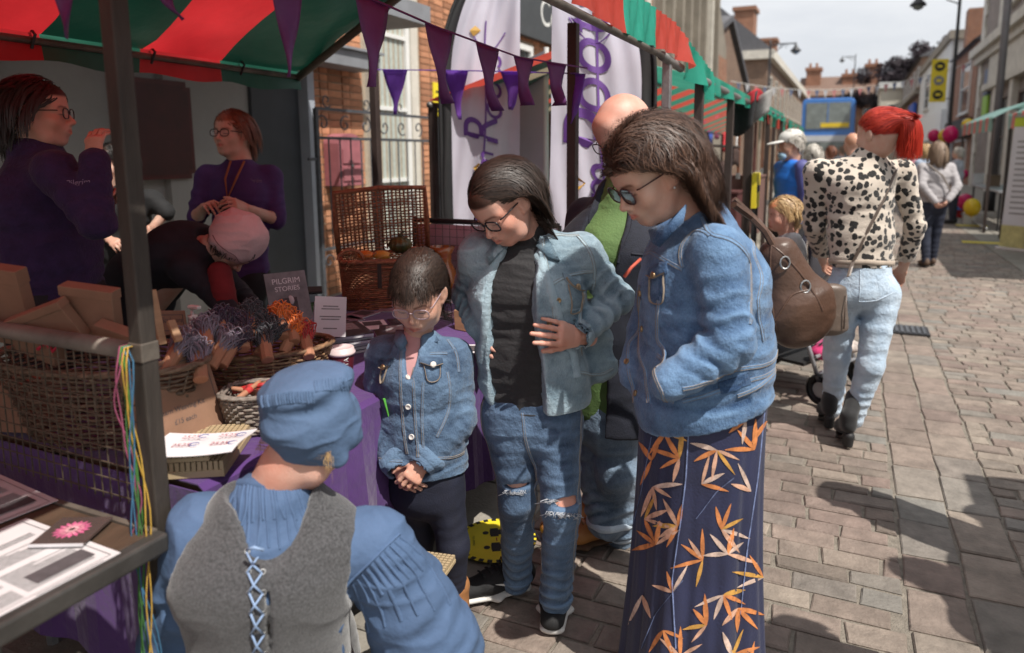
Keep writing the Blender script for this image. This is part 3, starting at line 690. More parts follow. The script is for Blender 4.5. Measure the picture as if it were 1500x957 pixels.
# left: brick house with tall sash windows, its bricks laid one by one where they can be told apart
WX = -5.0
h1 = bld('orange brick house with tall white sash window behind the iron gate', name='brick_house')
MB().box((-13, 5.52, 0), (WX-.012, 14.0, 9.)).build('wall', mat('lime_mortar', (.40, .33, .25), .95, .15, 12, .004, 90), h1)
openings = [(6.52, 7.48, .35, 3.9), (9.6, 10.9, .55, 3.25)]
BRK = mat('clay_brick', (.43, .20, .11), .88, .22, 9, .003, 120, island=.30)
bvis = []; row = 0; z = .02
while z < 6.2:
    y = 5.55-(row % 2)*.115; k = row
    while y < 12.:
        w = (.215 if (k % 2 == 0) else .105); k += 1
        a, b_ = y, min(y+w, 12.)
        if a > 5.53 and b_-a > .03 and not any(o0-.02 < b_ and a < o1+.02 and z0_-.02 < z+.065 and z < z1_+.02 for o0, o1, z0_, z1_ in openings): bvis.append((a, b_, z))
        y += w+.011
    z += .0762; row += 1
def bscore(t):
    v = A((WX, (t[0]+t[1])/2, t[2]+.03))-CP; d = v@FW; px, py = CX+FPX*(v@RT)/d, CY-FPX*(v@UP)/d
    seen = 440 < px < 800 and -5 < py < 420 and not (655 < px < 735) and not (475 < px < 600 and py > 290)
    return d if seen else d+50
bvis.sort(key=bscore); bm_cache = {}
for a, b_, z in bvis[:300]:
    w = round(b_-a, 2); v_ = RNG.integers(3)
    if (w, v_) not in bm_cache:
        mb = MB(); j = RNG.uniform(-.0025, .0025, 8); mb.add([(-.03, 0, 0), (.004+j[0], 0+j[1], 0), (.004+j[2], w, 0+j[3]), (-.03, w, 0), (-.03, 0, .065), (.004+j[4], 0, .065+j[5]), (.004+j[6], w, .065+j[7]), (-.03, w, .065)], [(0, 3, 2, 1), (4, 5, 6, 7), (0, 1, 5, 4), (1, 2, 6, 5), (2, 3, 7, 6), (3, 0, 4, 7)]); bm_cache[(w, v_)] = mb.mesh('brick')
    o = link('brick', bm_cache[(w, v_)], BRK); o.location = (WX+RNG.uniform(-.002, .003), a, z); o.parent = h1
mb = MB()
for a, b_, z in bvis[300:]: mb.box((WX-.03, a, z), (WX+.004+RNG.uniform(-.002, .003), b_, z+.065))
tag(mb.build('more_bricks', BRK, h1), kind='stuff')
MB().box((WX-.02, 12.02, 0), (WX+.004, 14., 9)).build('end_wall', BR_RED, h1)
# window surround and sashes
sw = MB(); sw.box((WX-.05, 6.52, .35), (WX+.05, 6.60, 3.9)); sw.box((WX-.05, 7.34, .35), (WX+.05, 7.48, 3.9)); sw.box((WX-.05, 6.601, 3.68), (WX+.05, 7.339, 3.9)); sw.box((WX-.05, 6.48, .2), (WX+.12, 7.52, .345)); sw.build('window_surround', STONE, h1)
win(h1, WX-.03, 6.605, 7.335, .36, 3.67, 'sash', WHITEP, GLASSP, False, 'x', .03, (1, 3)); win(h1, WX-.02, 9.62, 10.88, .57, 3.23, 'sash', WHITEP, GLASS, True, 'x', .04, (1, 2))
cu = MB()
for k in range(6): cu.box((WX-.010, 6.70+k*.095, .5), (WX-.007, 6.76+k*.095, 3.5))
cu.build('curtain', mat('net_curtain', (.42, .46, .42), .9, .1, 20), h1)
MB().box((WX, 5.30, 2.36), (WX+.34, 6.33, 2.52)).box((WX, 5.28, 2.52), (WX+.38, 6.36, 2.545)).build('door_hood', LEAD, h1)
# things fixed to that wall
t = thing('meter_cabinet', 'dusty pink wall cabinet behind the iron gate bars', 'cabinet', (WX+.01, 5.77, 1.17)); PINKP = mat('pink_paint', (.36, .13, .15), .55, .12, 8)
MB().box((WX+.006, 5.78, 1.17), (WX+.20, 6.16, 1.60)).build('box', PINKP, t)
MB().lathe([(.19, -.0), (.19, .19)], n=20, M=Matrix.Translation((WX+.006, 5.97, 1.60)) @ Matrix.Rotation(PI/2, 4, 'Y') @ Matrix.Scale(.55, 4, (1, 0, 0))).build('arched_top', PINKP, t)
for z0 in (1.22, 1.40): MB().box((WX+.20, 5.83, z0), (WX+.212, 6.11, z0+.14)).build('panel', PINKP, t)
MB().box((WX+.212, 5.95, 1.36), (WX+.225, 5.98, 1.39)).build('knob', STEEL, t)
t = thing('wall_poster', 'small yellow poster on the brick wall beside the flag', 'poster', (WX+.02, 7.95, 1.9)); MB().box((WX+.008, 7.86, 1.88), (WX+.018, 8.22, 2.40)).build('sheet', YEL, t)
for k in range(5): MB().box((WX+.0185, 7.92, 1.95+k*.08), (WX+.0195, 8.16-.03*(k % 3), 1.98+k*.08)).build('print_line', BLACK, t)
t = thing('wall_notice', 'small grey notice plate on brick wall behind gate', 'sign', (WX+.01, 7.95, 1.2)); MB().box((WX+.008, 7.86, 1.18), (WX+.016, 8.12, 1.42)).build('plate', LEAD, t)
t = thing('wall_vent', 'grey louvred vent high on the brick wall', 'vent', (WX+.01, 8.5, 2.2)); MB().box((WX+.006, 8.35, 1.95), (WX+.03, 8.62, 2.95)).build('frame', LEAD, t)
for k in range(12): MB().box((WX+.03, 8.37, 1.98+k*.08), (WX+.045, 8.60, 2.02+k*.08)).build('slat', LEAD, t)
# pale rendered entrance left of it, deep in the shade of the canopy
h0 = bld('pale grey rendered entrance front behind the market stall', name='rendered_building')
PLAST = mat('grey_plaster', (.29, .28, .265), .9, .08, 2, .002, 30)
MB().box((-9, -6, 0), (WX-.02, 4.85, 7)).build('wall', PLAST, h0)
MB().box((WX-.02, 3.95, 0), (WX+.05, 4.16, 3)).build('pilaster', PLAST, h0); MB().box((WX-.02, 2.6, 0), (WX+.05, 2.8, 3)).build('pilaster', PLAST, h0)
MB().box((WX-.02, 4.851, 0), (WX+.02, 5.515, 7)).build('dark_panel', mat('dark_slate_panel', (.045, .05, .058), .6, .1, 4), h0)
MB().box((WX-.02, 5.44, 0), (WX+.14, 5.53, 2.3)).build('edge_strip', mat('pale_blue_trim', (.34, .37, .42), .6, .08, 4), h0)
MB().box((WX-.02, 1.6, 0), (WX+.04, 2.5, 2.2)).build('door', mat('dark_wood', (.05, .02, .012), .5, .3, 6, stretch=(8, 8, 1)), h0)
MB().box((WX-.02, -4, 2.56), (-3.35, 5.27, 2.72)).build('added_shade_roof', LEAD, h0)  # unseen roof added to keep skylight off the entrance wall
for y in (-.5, 1.2): MB().lathe([(.09, 0), (.08, 2.56)], c=(-3.5, y, 0), n=14).build('added_roof_column', PLAST, h0, smooth=True)  # columns that carry the added roof
t = thing('wall_board', 'dark red wooden board with notched corners hung on plaster wall', 'sign', (WX+.03, 4.2, 1.6)); RW = mat('maroon_wood', (.075, .012, .012), .45, .2, 7)
pp = lambda e, x: [(x, a, b) for a, b in ((3.62+e, 1.30+e), (4.12-e, 1.30+e), (4.12-e, 1.34+e), (4.16-e, 1.34+e), (4.16-e, 2.02-e), (4.12-e, 2.02-e), (4.12-e, 2.06-e), (3.62+e, 2.06-e), (3.62+e, 2.02-e), (3.58+e, 2.02-e), (3.58+e, 1.34+e), (3.62+e, 1.34+e))]
MB().prism(pp(0, WX+.055), (.03, 0, 0)).build('board', RW, t); MB().prism(pp(.035, WX+.086), (.008, 0, 0)).build('inner_panel', mat('maroon_panel', (.05, .009, .009), .5, .2, 7), t)
# left row farther up the street
h2 = bld('grey fronted shop with white letters on its dark fascia'); MB().box((-12, 14.01, 0), (WX, 18.4, 9.5)).build('wall', BR_RED, h2)
fa = MB().box((WX+.005, 10.05, 3.35), (WX+.12, 14.4, 4.2)).build('fascia', mat('charcoal_fascia', (.055, .06, .065), .5, .1, 5), h2)
l_ = link('lettering', text_mesh('Company', .62, frame((WX+.125, 12.2, 3.80), (0, 1, 0), (0, 0, 1))), WHITEP); put(l_, h2)
win(h2, WX, 14.4, 16, .5, 2.9, 'sash', WHITEP, GLASS, True, 'x', .03); win(h2, WX, 16.5, 17.9, 4.4, 6.4, 'sash', WHITEP, GLASS, True, 'x', .03)
MB().box((WX, 17.6, 0), (WX+.09, 17.95, 9)).build('stone_strip', STONE, h2)
h3 = bld('tall grey stone office block with vertical fins above the stalls', name='office_block')
MB().prism([(WX, 18.41, 0), (WX, 29.8, 0), (WX, 29.8, 5.7), (WX, 26.4, 8.2), (WX, 18.41, 13)], (-8, 0, 0)).build('wall', STONEG, h3)
for k in range(8): MB().box((WX, 18.6+k*1.15, 3.2), (WX+.22, 18.85+k*1.15, 7.2)).build('fin', STONE if k == 6 else STONEG, h3)
for k in range(7):
    for zz in (3.5, 5.6): win(h3, WX, 18.98+k*1.15, 19.6+k*1.15, zz, zz+1.5, 'sash', STONEG, GLASS, False, 'x', .03, (1, 1))
MB().box((WX+.01, 18.5, 2.62), (WX+.2, 24.0, 3.15)).build('fascia', mat('white_fascia', (.7, .7, .69), .4, .05, 3), h3); MB().box((WX+.01, 18.5, 2.15), (WX+.25, 24., 2.6)).build('blue_fascia', mat('blue_fascia', (.03, .16, .50), .4, .05, 3), h3)
for k in range(4): win(h3, WX, 18.6+k*1.4, 19.8+k*1.4, .3, 2.1, 'plain', WHITEP, GLASS, False, 'x', .03, (1, 1))
MB().box((WX, 26.9, 3), (WX+.06, 29.7, 5.2)).build('brick_bay', BR_RED, h3)
h4 = bld('brown brick gabled house with chimney behind the left lamp', name='gabled_house')
MB().prism([(WX-.5, 29.9, 0), (WX-.5, 41, 0), (WX-.5, 41, 4.0), (WX-.5, 33.2, 7.2), (WX-.5, 29.9, 6.2)], (-7, 0, 0)).build('wall', BR_BRN, h4)
MB().prism([(WX-.3, 29.5, 6.2), (WX-.3, 33.2, 7.35), (WX-.3, 41.3, 4.0), (WX-.3, 41.3, 4.2), (WX-.3, 33.2, 7.6), (WX-.3, 29.5, 6.45)], (-7.4, 0, 0)).build('roof', SLATE, h4)
MB().box((WX-1.6, 30.6, 6), (WX-.7, 31.9, 8.3)).box((WX-1.7, 30.5, 8.3), (WX-.6, 32.0, 8.5)).build('chimney', BR_BRN, h4)
for k in range(3): win(h4, WX-.5, 31+k*2.6, 32+k*2.6, 2.8, 4.2, 'sash', WHITEP, GLASS, True, 'x', .03, (1, 1))
h5 = bld('long brown brick terrace with stone cornice behind the bus', name='brick_terrace')
MB().box((-16, 62, 0), (-7.0, 112, 9.2)).build('wall', BR_BRN, h5); MB().box((-16, 61.6, 9.2), (-6.5, 112, 9.9)).build('cornice', STONE, h5)
MB().prism([(-6.6, 62, 9.9), (-11.5, 62, 14), (-16, 62, 9.9)], (0, 50, 0)).build('roof', SLATE, h5)
for k in range(10):
    for zz in (1.5, 5.4): win(h5, -7., 63.5+k*4.4, 65.5+k*4.4, zz, zz+2.6, 'sash', STONE, GLASS, True, 'x', .05, (1, 1))
for y in (78, 100): MB().box((-12.4, y, 11), (-10.4, y+2.6, 16.2)).box((-12.6, y-.2, 16.2), (-10.2, y+2.8, 16.6)).build('chimney', BR_RED, h5)
h6 = bld('row of red brick houses with chimney stacks closing the street', name='brick_terrace')
MB().box((-9, 122, 0), (3, 134, 10.5)).build('wall', BR_RED, h6); MB().prism([(-9, 121.5, 10.5), (-9, 128, 14), (-9, 134.5, 10.5)], (12, 0, 0)).build('roof', mat('brown_tile', (.16, .10, .075), .8, .2, 3), h6)
for x, zt in ((-8, 14.8), (-2.5, 13.6), (.8, 15.)): 
    c_ = MB().box((x, 125, 10), (x+2.2, 127.5, zt)).box((x-.2, 124.8, zt), (x+2.4, 127.7, zt+.5)).build('chimney', BR_RED, h6)
    for q in (.5, 1.5): p_ = MB().lathe([(.22, 0), (.18, .8)], c=(x+q, 126.2, zt+.5), n=10).build('chimney_pot', BR_RED); p_.parent = c_
for k in range(5): win(h6, 122, -8+k*2.2, -6.9+k*2.2, 5.8, 8.4, 'sash', WHITEP, GLASS, True, 'y', -.05, (1, 1))
h7 = bld('cream rendered low building with parapet beyond the red haired woman', name='cream_building')
MB().box((2.6, 100, 0), (12, 112, 9.6)).build('wall', CREAM, h7); MB().box((2.3, 99.6, 9.6), (12, 112, 10.3)).build('parapet', RENDER_W, h7)
for k in range(3): win(h7, 100, 3.4+k*1.9, 4.4+k*1.9, 5, 7.6, 'sash', WHITEP, GLASS, True, 'y', -.05, (1, 1))
# right row
RX = 5.0
r1 = bld('stone trimmed brown brick building with white quoins at right edge', name='corner_building')
MB().box((RX, 18, 0), (14, 38., 13)).build('wall', BR_GRY, r1)
for y in (37.4, 33.2):
    for k in range(26): e_ = .28 if k % 2 else .0; MB().box((RX-.07, y-.1-e_, k*.5), (RX, y+.6, k*.5+.49)).build('quoin', STONE, r1)
MB().box((RX-.45, 18, 5.75), (RX, 38.4, 6.1)).box((RX-.25, 18, 5.45), (RX, 38.2, 5.75)).build('cornice', STONE, r1); MB().box((RX-.12, 18, 4.3), (RX-.001, 34.8, 5.44)).build('frieze', STONE, r1); MB().box((RX-.3, 18, 4.05), (RX, 35., 4.3)).build('lower_cornice', STONE, r1)
for y in (19.5, 23, 26.5, 30): win(r1, RX, y, y+1.5, 6.9, 9.6, 'sash', WHITEP, GLASS, True, 'x', -.06, (1, 1))
for y in (19.2, 22.4, 25.6, 28.8, 32): MB().box((RX-.22, y, 0), (RX, y+.55, 4.04)).build('pilaster', STONE, r1)
for y in (20, 23.2, 26.4, 29.6): win(r1, RX, y, y+2.1, .6, 3.6, 'sash', mat('brown_frame', (.12, .08, .06), .6, .1, 5), GLASS, True, 'x', -.05, (1, 1))
MB().box((RX-.10, 34.6, 3.0), (RX-.01, 35.8, 3.9)).build('green_sign', mat('green_sign', (.30, .55, .06), .5, .05, 5), r1); MB().box((RX-.10, 34.6, 3.95), (RX-.01, 35.8, 5.0)).build('blue_sign', mat('slate_blue_sign', (.10, .14, .24), .5, .05, 5), r1)
r2 = bld('red brick house with white casement window between white shop and quoins', name='brick_house')
MB().box((RX, 38.8, 0), (14, 47.5, 6.7)).build('wall', BR_RED, r2); MB().prism([(RX-.3, 38.6, 6.7), (RX+4, 38.6, 9.6), (14, 38.6, 6.7)], (0, 9, 0)).build('roof', SLATE, r2)
MB().box((RX+.3, 46.2, 6.5), (RX+1.5, 47.3, 9.4)).build('chimney', BR_RED, r2); win(r2, RX, 40.5, 43.8, 3.5, 6.0, 'sash', WHITEP, GLASS, True, 'x', -.05, (1, 1))
MB().box((RX-.3, 39, 2.3), (RX, 47.3, 3.2)).build('black_fascia', BLACK, r2); win(r2, RX, 40, 46, .4, 2.2, 'plain', WHITEP, GLASS, False, 'x', -.05)
r3 = bld('white rendered shop front behind the tall yellow banner', name='white_building')
MB().box((RX, 50, 0), (14, 72, 8.3)).build('wall', RENDER_W, r3); MB().box((RX-.2, 49.6, 8.3), (14, 72, 8.8)).build('coping', STONEG, r3); MB().box((RX-.25, 50.2, 2.4), (RX, 71.6, 4.2)).build('fascia', WHITEP, r3)
win(r3, RX, 62, 66, 4.9, 7.5, 'sash', WHITEP, GLASS, True, 'x', -.06); win(r3, RX, 51, 70, .4, 2.2, 'plain', STONEG, GLASSP, False, 'x', -.05, (4, 1)); MB().box((RX+.2, 47.52, 0), (12, 49.98, 7.2)).build('side_wall', BR_BRN, r3)
r4 = bld('brown brick shop with small blue sign beyond the white front', name='brick_shop')
MB().box((RX, 72.4, 0), (14, 99, 10)).build('wall', BR_BRN, r4); MB().box((RX-.4, 72.4, 6.8), (RX, 99, 7.2)).build('string_course', STONEG, r4); MB().prism([(RX-.3, 72.2, 10), (RX+4, 72.2, 12.5), (14, 72.2, 10)], (0, 27, 0)).build('roof', SLATE, r4)
MB().box((RX-.35, 73.5, 4.7), (RX-.1, 80, 6.1)).build('blue_sign', mat('blue_sign', (.03, .11, .50), .5, .05, 5), r4)
for k in range(5): win(r4, RX, 74+k*5, 76+k*5, .8, 3.8, 'sash', WHITEP, GLASS, False, 'x', -.05, (1, 1)); win(r4, RX, 74+k*5, 76+k*5, 7.6, 9.4, 'sash', WHITEP, GLASS, True, 'x', -.05, (1, 1))

# ---------------------------------------------------------------- trees
def tree(label, base, trunk_h, cr, ch, col, n, seed, name='tree'):
    t = thing(name, label, 'tree', base); rg = np.random.default_rng(seed); mb = MB(); b = A(base)
    mb.tube([b, b+A((.1, 0, trunk_h*.5)), b+A((0, .1, trunk_h))], [cr*.09, cr*.065, cr*.05], 10)
    tips = []
    for k in range(9):
        a = k*2.4; q = b+A((0, 0, trunk_h*.8)); e = b+A((math.cos(a)*cr*.7*rg.uniform(.5, 1), math.sin(a)*cr*.7*rg.uniform(.5, 1), trunk_h+ch*rg.uniform(.15, .85))); m_ = (q+e)/2+A((0, 0, -.08*cr)); mb.tube([q, m_, e], [cr*.035, cr*.022, cr*.008], 6); tips.append(e)
    mb.build('trunk', mat('bark', (.06, .045, .035), .9, .25, 5, .01, 20), t)
    c0 = b+A((0, 0, trunk_h+ch*.42)); cl = [c0+A((rg.normal(0, .42)*cr, rg.normal(0, .42)*cr, rg.normal(0, .25)*ch)) for _ in range(60)]+tips
    cl = A(cl); i = rg.integers(0, len(cl), n); q = rg.normal(size=(n, 3)); q /= np.linalg.norm(q, axis=1)[:, None]; p = cl[i]+q*(rg.uniform(.2, 1, n)**.5*cr*.19)[:, None]
    s_ = cr*.032*rg.uniform(.6, 1.4, n); d1 = rg.normal(size=(n, 3)); d1 /= np.linalg.norm(d1, axis=1)[:, None]; d2 = np.cross(d1, q); d2 /= np.linalg.norm(d2, axis=1)[:, None]+1e-9
    V = np.stack([p-d1*s_[:, None], p+d2*(s_*.55)[:, None], p+d1*s_[:, None], p-d2*(s_*.55)[:, None]], 1).reshape(-1, 3); F = np.arange(4*n).reshape(-1, 4)
    o = link('crown', arr_mesh('crown', V, F, smooth=False), mat('leaf_'+name+str(seed), col, .7, .3, .6, island=.45)); put(o, t); o['kind'] = 'stuff'; return t
tree('dark copper beech tree rising behind the right hand roofs', (8.6, 118, 0), 8.5, 7.6, 8.5, (.030, .020, .027), 26000, 3)
tree('small green tree behind the brown terrace roof', (-19, 150, 0), 13, 6, 8, (.05, .09, .04), 6000, 5)
tree('dark leafy tree partly behind the cream parapet', (5.2, 121, 0), 7, 5.5, 6, (.022, .022, .03), 12000, 8)

# ---------------------------------------------------------------- street lamps
def lamp(label, base, h, arm, banner=False):
    t = thing('street_lamp', label, 'street lamp', base, 0, 'black street lamps'); x, y, z = base
    MB().lathe([(.16, 0), (.16, .9), (.11, 1.0), (.085, 1.3), (.06, h), (.03, h+.3)], c=base, n=12).build('post', IRON, t, smooth=True)
    sg = arm; p = MB().tube([(x, y, h-.1), (x+sg*.5, y, h+.0), (x+sg*1.5, y, h-.02)], .04, 8); p.tube([(x, y, h-.55), (x+sg*.45, y, h-.35), (x+sg*.8, y, h-.05)], .025, 6)
    for k in range(3): p.tube([(x+sg*(.35+k*.3)+.09*math.cos(a), y, h-.16+.09*math.sin(a)) for a in np.linspace(0, 5, 9)], .015, 5)
    p.build('bracket', IRON, t)
    ln = MB().lathe([(.03, .05), (.05, -.05), (.10, -.18), (.17, -.30), (.30, -.42), (.32, -.50), (.28, -.50)], c=(x+sg*1.5, y, h), n=14).build('lantern', IRON, t, smooth=True); MB().lathe([(.24, -.48), (.18, -.62), (.05, -.68)], c=(x+sg*1.5, y, h), n=12).build('bowl', GLASSP, t, smooth=True)
    return t
L1 = lamp('tall black street lamp with yellow banner on right side of street', (3.55, 34, 0), 8.05, -1)
ye = thing('banner_sign', 'tall yellow banner with three black roundels fixed to lamp post', 'banner', (2.9, 34, 4.)); x0, x1, y0 = 2.72, 3.32, 33.95
MB().box((x0, y0-.02, 3.62), (x1, y0+.02, 5.35)).build('panel', YEL, ye)
for k in range(3): zc = 5.06-k*.57; MB().lathe([(.19, 0), (.19, .02)], n=24, M=Matrix.Translation((3.02, y0-.022, zc)) @ Matrix.Rotation(PI/2, 4, 'X')).build('roundel', BLACK if k != 1 else LEAD, ye); MB().box((2.93, y0-.055, zc-.05), (3.11, y0-.045, zc+.05)).build('pictogram', YEL, ye)
for z_ in (3.75, 5.25): MB().tube([(3.3, 34, z_), (3.55, 34, z_)], .02, 6).build('bracket', IRON, ye)
lamp('black street lamp standing beyond the left hand market stalls', (-5.2, 47, 0), 8.2, 1)
lamp('small distant black street lamp above the bus roof', (-.6, 96, 0), 13.2, -1)
# a drainpipe-like grey pole at the right edge
t = thing('sign_pole', 'plain grey steel pole at the right edge above the stall', 'pole', (3.3, 21.5, 0)); MB().lathe([(.09, 0), (.09, 9)], c=(3.3, 21.5, 0), n=12).build('shaft', mat('grey_pole', (.16, .15, .16), .5, .1, 4), t, smooth=True); MB().lathe([(.14, 0), (.14, .5), (.10, .56)], c=(3.3, 21.5, 0), n=12).build('base', IRON, t, smooth=True)

# ---------------------------------------------------------------- bus
bus = thing('double_decker_bus', 'blue and white double decker bus driving at the far end of street', 'bus', (-1.2, 40, 0)); bx0, bx1, by0, by1 = -2.65, -.1, 39.5, 50
BUSB = mat('bus_blue', (.06, .22, .62), .3, .05, 2, coat=.4); BUSW = mat('bus_white', (.62, .65, .68), .35, .05, 2, coat=.4)
def sect(x0, x1, z0, z1, r=.22):
    return [(x0, z0), (x1, z0), (x1, z1-r), (x1-r*.35, z1-r*.3), (x1-r, z1), (x0+r, z1), (x0+r*.35, z1-r*.3), (x0, z1-r)]
MB().prism([(x, by0, z) for x, z in sect(bx0, bx1, .35, 2.2, .02)], (0, by1-by0, 0)).build('lower_body', BUSW, bus, bevel=.05)
MB().prism([(x, by0+.06, z) for x, z in sect(bx0, bx1, 2.202, 4.3)], (0, by1-by0-.06, 0)).build('upper_body', BUSB, bus, bevel=.05)
MB().box((bx0+.22, by0+.02, 2.75), (bx1-.22, by0+.055, 4.08)).build('upper_windscreen', GLASSP, bus); MB().box((bx0+.2, by0-.03, .95), (bx1-.2, by0-.002, 2.08)).build('windscreen', GLASSP, bus)
MB().box((bx0+.95, by0-.0, 2.83), (bx1-.25, by0+.018, 3.05)).build('destination_panel', mat('amber_display', (.85, .62, .05), .4, .05, 3), bus); MB().box((-1.4, by0+.005, 3.06), (-1.36, by0+.03, 4.08)).build('pillar', BUSB, bus)
MB().box((bx0, by0-.04, 2.12), (bx1, by0-.005, 2.42)).build('white_band', BUSW, bus)
for k in range(6):
    for x_ in (bx0-.02, bx1): MB().box((x_, by0+.5+k*1.6, 2.85), (x_+.02, by0+1.9+k*1.6, 3.85)).build('side_window', GLASS, bus); MB().box((x_, by0+.6+k*1.6, 1.15), (x_+.02, by0+1.9+k*1.6, 2.0)).build('side_window', GLASS, bus)
for x_ in (bx0-.01, bx1-.27):
    for y_ in (by0+2.2, by1-2.5): w_ = MB().lathe([(.48, 0), (.5, .05), (.5, .23), (.48, .28)], n=20, M=Matrix.Translation((x_, y_, .5)) @ Matrix.Rotation(PI/2, 4, 'Y')).build('wheel', IRON, bus)
for x_ in (bx0+.12, bx1-.4): MB().box((x_, by0-.04, .62), (x_+.28, by0-.01, .82)).build('headlight', WHITEP, bus)
MB().box((bx0+.9, by0-.045, .5), (bx1-.9, by0-.03, .62)).build('number_plate', WHITEP, bus)
for x_ in (bx0-.28, bx1+.1): MB().box((x_, by0-.1, 1.6), (x_+.18, by0, 2.05)).build('mirror', IRON, bus)
# ================================================================== MARKET STALLS
def pvc(name, col, tr=.5): return mat(name, col, .38, .10, 5, .004, 14, translucent=tr, spec=.45)
PRED = pvc('red_canopy', (.62, .028, .035), .55); PGRN = pvc('green_canopy', (.014, .10, .065), .12); PGRN2 = pvc('bright_green_canopy', (.03, .34, .24), .3); PRED2 = pvc('coral_canopy', (.62, .085, .06), .4)
PCRM = pvc('cream_canopy', (.34, .29, .20), .4); PDKG = pvc('dark_green_canopy', (.02, .045, .035), .2)
def sheet(f, u0, u1, v0, v1, nu, nv, mt, parent, name='stripe', thick=.0):
    rows = [[f(u0+(u1-u0)*j/nu, v0+(v1-v0)*i/nv) for j in range(nu+1)] for i in range(nv+1)]
    return MB().grid(rows).build(name, mt, parent, smooth=True, solid=thick)
def sag(y, x, amp=.018): return amp*(math.sin(y*6.1+x*3)+.6*math.sin(y*13.7+x*9)+.5*math.sin(x*11-y*4))
def rail(parent, a, b, r=.022, name='rail', m=None): return MB().tube([a, b], r, 10).build(name, m or STEELD, parent, smooth=True)
def post(parent, x, y, z1, w=.05, m=None, name='post'): return MB().box((x-w/2, y-w/2, 0.015), (x+w/2, y+w/2, z1)).build(name, m or STEELD, parent, bevel=.004)

# ---------------- main stall on the left
st = thing('market_stall', 'near market stall with red and green canopy and purple tablecloth', 'market stall', (-2.1, 2.0, 0))
FX, RXg, BX = -.85, -2.1, -3.0; EZ, RZ, BZ = 2.12, 2.47, 1.97
def top1(x): return EZ+(RZ-EZ)*(FX-x)/(FX-RXg) if x > RXg else RZ+(BZ-RZ)*(RXg-x)/(RXg-BX)
ys = [-1.5, -.94, -.46, .02, .50, 1.0, 1.44, 1.86, 2.30, 2.74, 3.30]
for k in range(len(ys)-1):
    mt = PGRN if k % 2 else PRED
    # a back slope stripe runs slanting like the laid sheet in the photo
    sheet(lambda u, v: (v, u+(v-RXg)*.0, top1(v)+sag(u, v)*(abs(v-FX) > .02)*(abs(v-BX) > .02)), ys[k], ys[k+1], FX, BX, 8, 22, mt, st, 'canopy_stripe')
    sheet(lambda u, v: (BX-.012-.02*math.sin(u*9)*v, u, BZ+.01-v*.12+.01*math.sin(u*14)*v), ys[k], ys[k+1], 0, 1, 8, 4, mt, st, 'back_valance_stripe')
vy = [-1.5, -.6, .3, .9, 1.5]+[float(xp(px, 60, FX)[1]) for px in (790, 909, 957, 1003, 1042)]
for k in range(9):
    sheet(lambda u, v: (FX+.012+.012*math.sin(u*31)*v+.008*math.sin(u*67+v*3)+(.05*math.sin((u-3.6)*14)*v if u > 3.6 else 0), u, EZ+.01-v*.165+.012*math.sin(u*4)*v-.13*max(0, u-3.5)), vy[k], vy[k+1], 0, 1, 20, 6, (PGRN2 if k in (1, 3, 6, 8) else PRED2), st, 'front_valance_stripe')
for x, z in ((FX, EZ-.17), (RXg, RZ-.04), (BX, BZ-.03)): rail(st, (x, -1.5, z), (x, 3.3, z), .015)
for y in (.93, 3.28): rail(st, (RXg, y, RZ-.045), (BX, y, BZ-.035))
rail(st, (FX, .93, EZ-.16), (RXg, .93, RZ-.045))
for k in range(9):
    for x, z in ((BX, BZ-.03),): MB().tube([(x, -1.3+k*.52, z+.05), (x+.03, -1.3+k*.52, z+.02), (x, -1.3+k*.52, z-.03)], .006, 6).build('canopy_hook', IRON, st)
MAINP = mat('rusty_pole', (.044, .036, .030), .62, .35, 7, .0015, 70, metal=.2, stretch=(3, 3, .6))
post(st, -1.28, .93, 2.13, .036, MAINP, 'front_post'); post(st, -1.28, 3.28, 2.12, .048, mat('dark_brown_post', (.045, .03, .026), .55, .2, 8), 'front_post'); post(st, BX, .93, 1.96); post(st, BX, -1.4, 1.96)
MB().box((-1.30, .91, 1.09), (-1.26, .95, 1.13)).build('rail_bracket', STEELD, st, bevel=.003)
# wire mesh side panel at the near end
rail(st, (-1.30, .945, 1.10), (-3., .945, 1.10), .019, 'mesh_top_rail', STEELD)
wm = MB(); z = .76
for k in range(10): wm.tube([(-1.30, .945, .765+k*.036), (-2.15, .947+.003*math.sin(k), .765+k*.036), (-3., .945, .765+k*.036)], .0017, 4)
for k in range(62): wm.tube([(-1.315-k*.0272, .949, .75), (-1.313-k*.0272, .949, 1.095)], .0017, 4)
tag(wm.build('wire_mesh', mat('rusty_wire', (.11, .085, .06), .6, .3, 30, metal=.3), st), kind='stuff')
# purple cloth over the trading table
TX0, TX1, TY0, TY1, TZ = -2.32, -1.235, 1.0, 3.02, .80
PURP = mat('purple_cloth', (.070, .022, .14), .85, .12, 8, .004, 30, sheen=.2)
tab = thing('trading_table', 'trestle table draped with purple cloth under the near canopy', 'table', (-1.8, 2.0, 0))
def fold_x(y, v): return .018*v*math.sin(y*23+1.3*math.sin(y*7))+.010*v*math.sin(y*51)
rows = [[(x, y, TZ) for y in np.linspace(TY0, TY1, 60)] for x in (TX0, TX1-.01)]
rows += [[(TX1+.006+fold_x(y, v)+.015*v, y, TZ-.012-v*(.50+.03*math.sin(y*3.1))) for y in np.linspace(TY0, TY1, 60)] for v in np.linspace(.0, 1, 8)]
MB().grid(rows).build('tablecloth', PURP, tab, smooth=False, solid=.003)
MB().grid([[(x, TY1+.006+.012*v*math.sin(x*30), TZ-.012-v*.5) for x in np.linspace(TX0, TX1+.01, 30)] for v in np.linspace(0, 1, 5)]).build('cloth_end', PURP, tab, solid=.003)
MB().grid([[(x, TY0-.006-.012*v*math.sin(x*30), TZ-.012-v*.5) for x in np.linspace(TX0, TX1+.01, 30)] for v in np.linspace(0, 1, 5)]).build('cloth_end', PURP, tab, solid=.003)
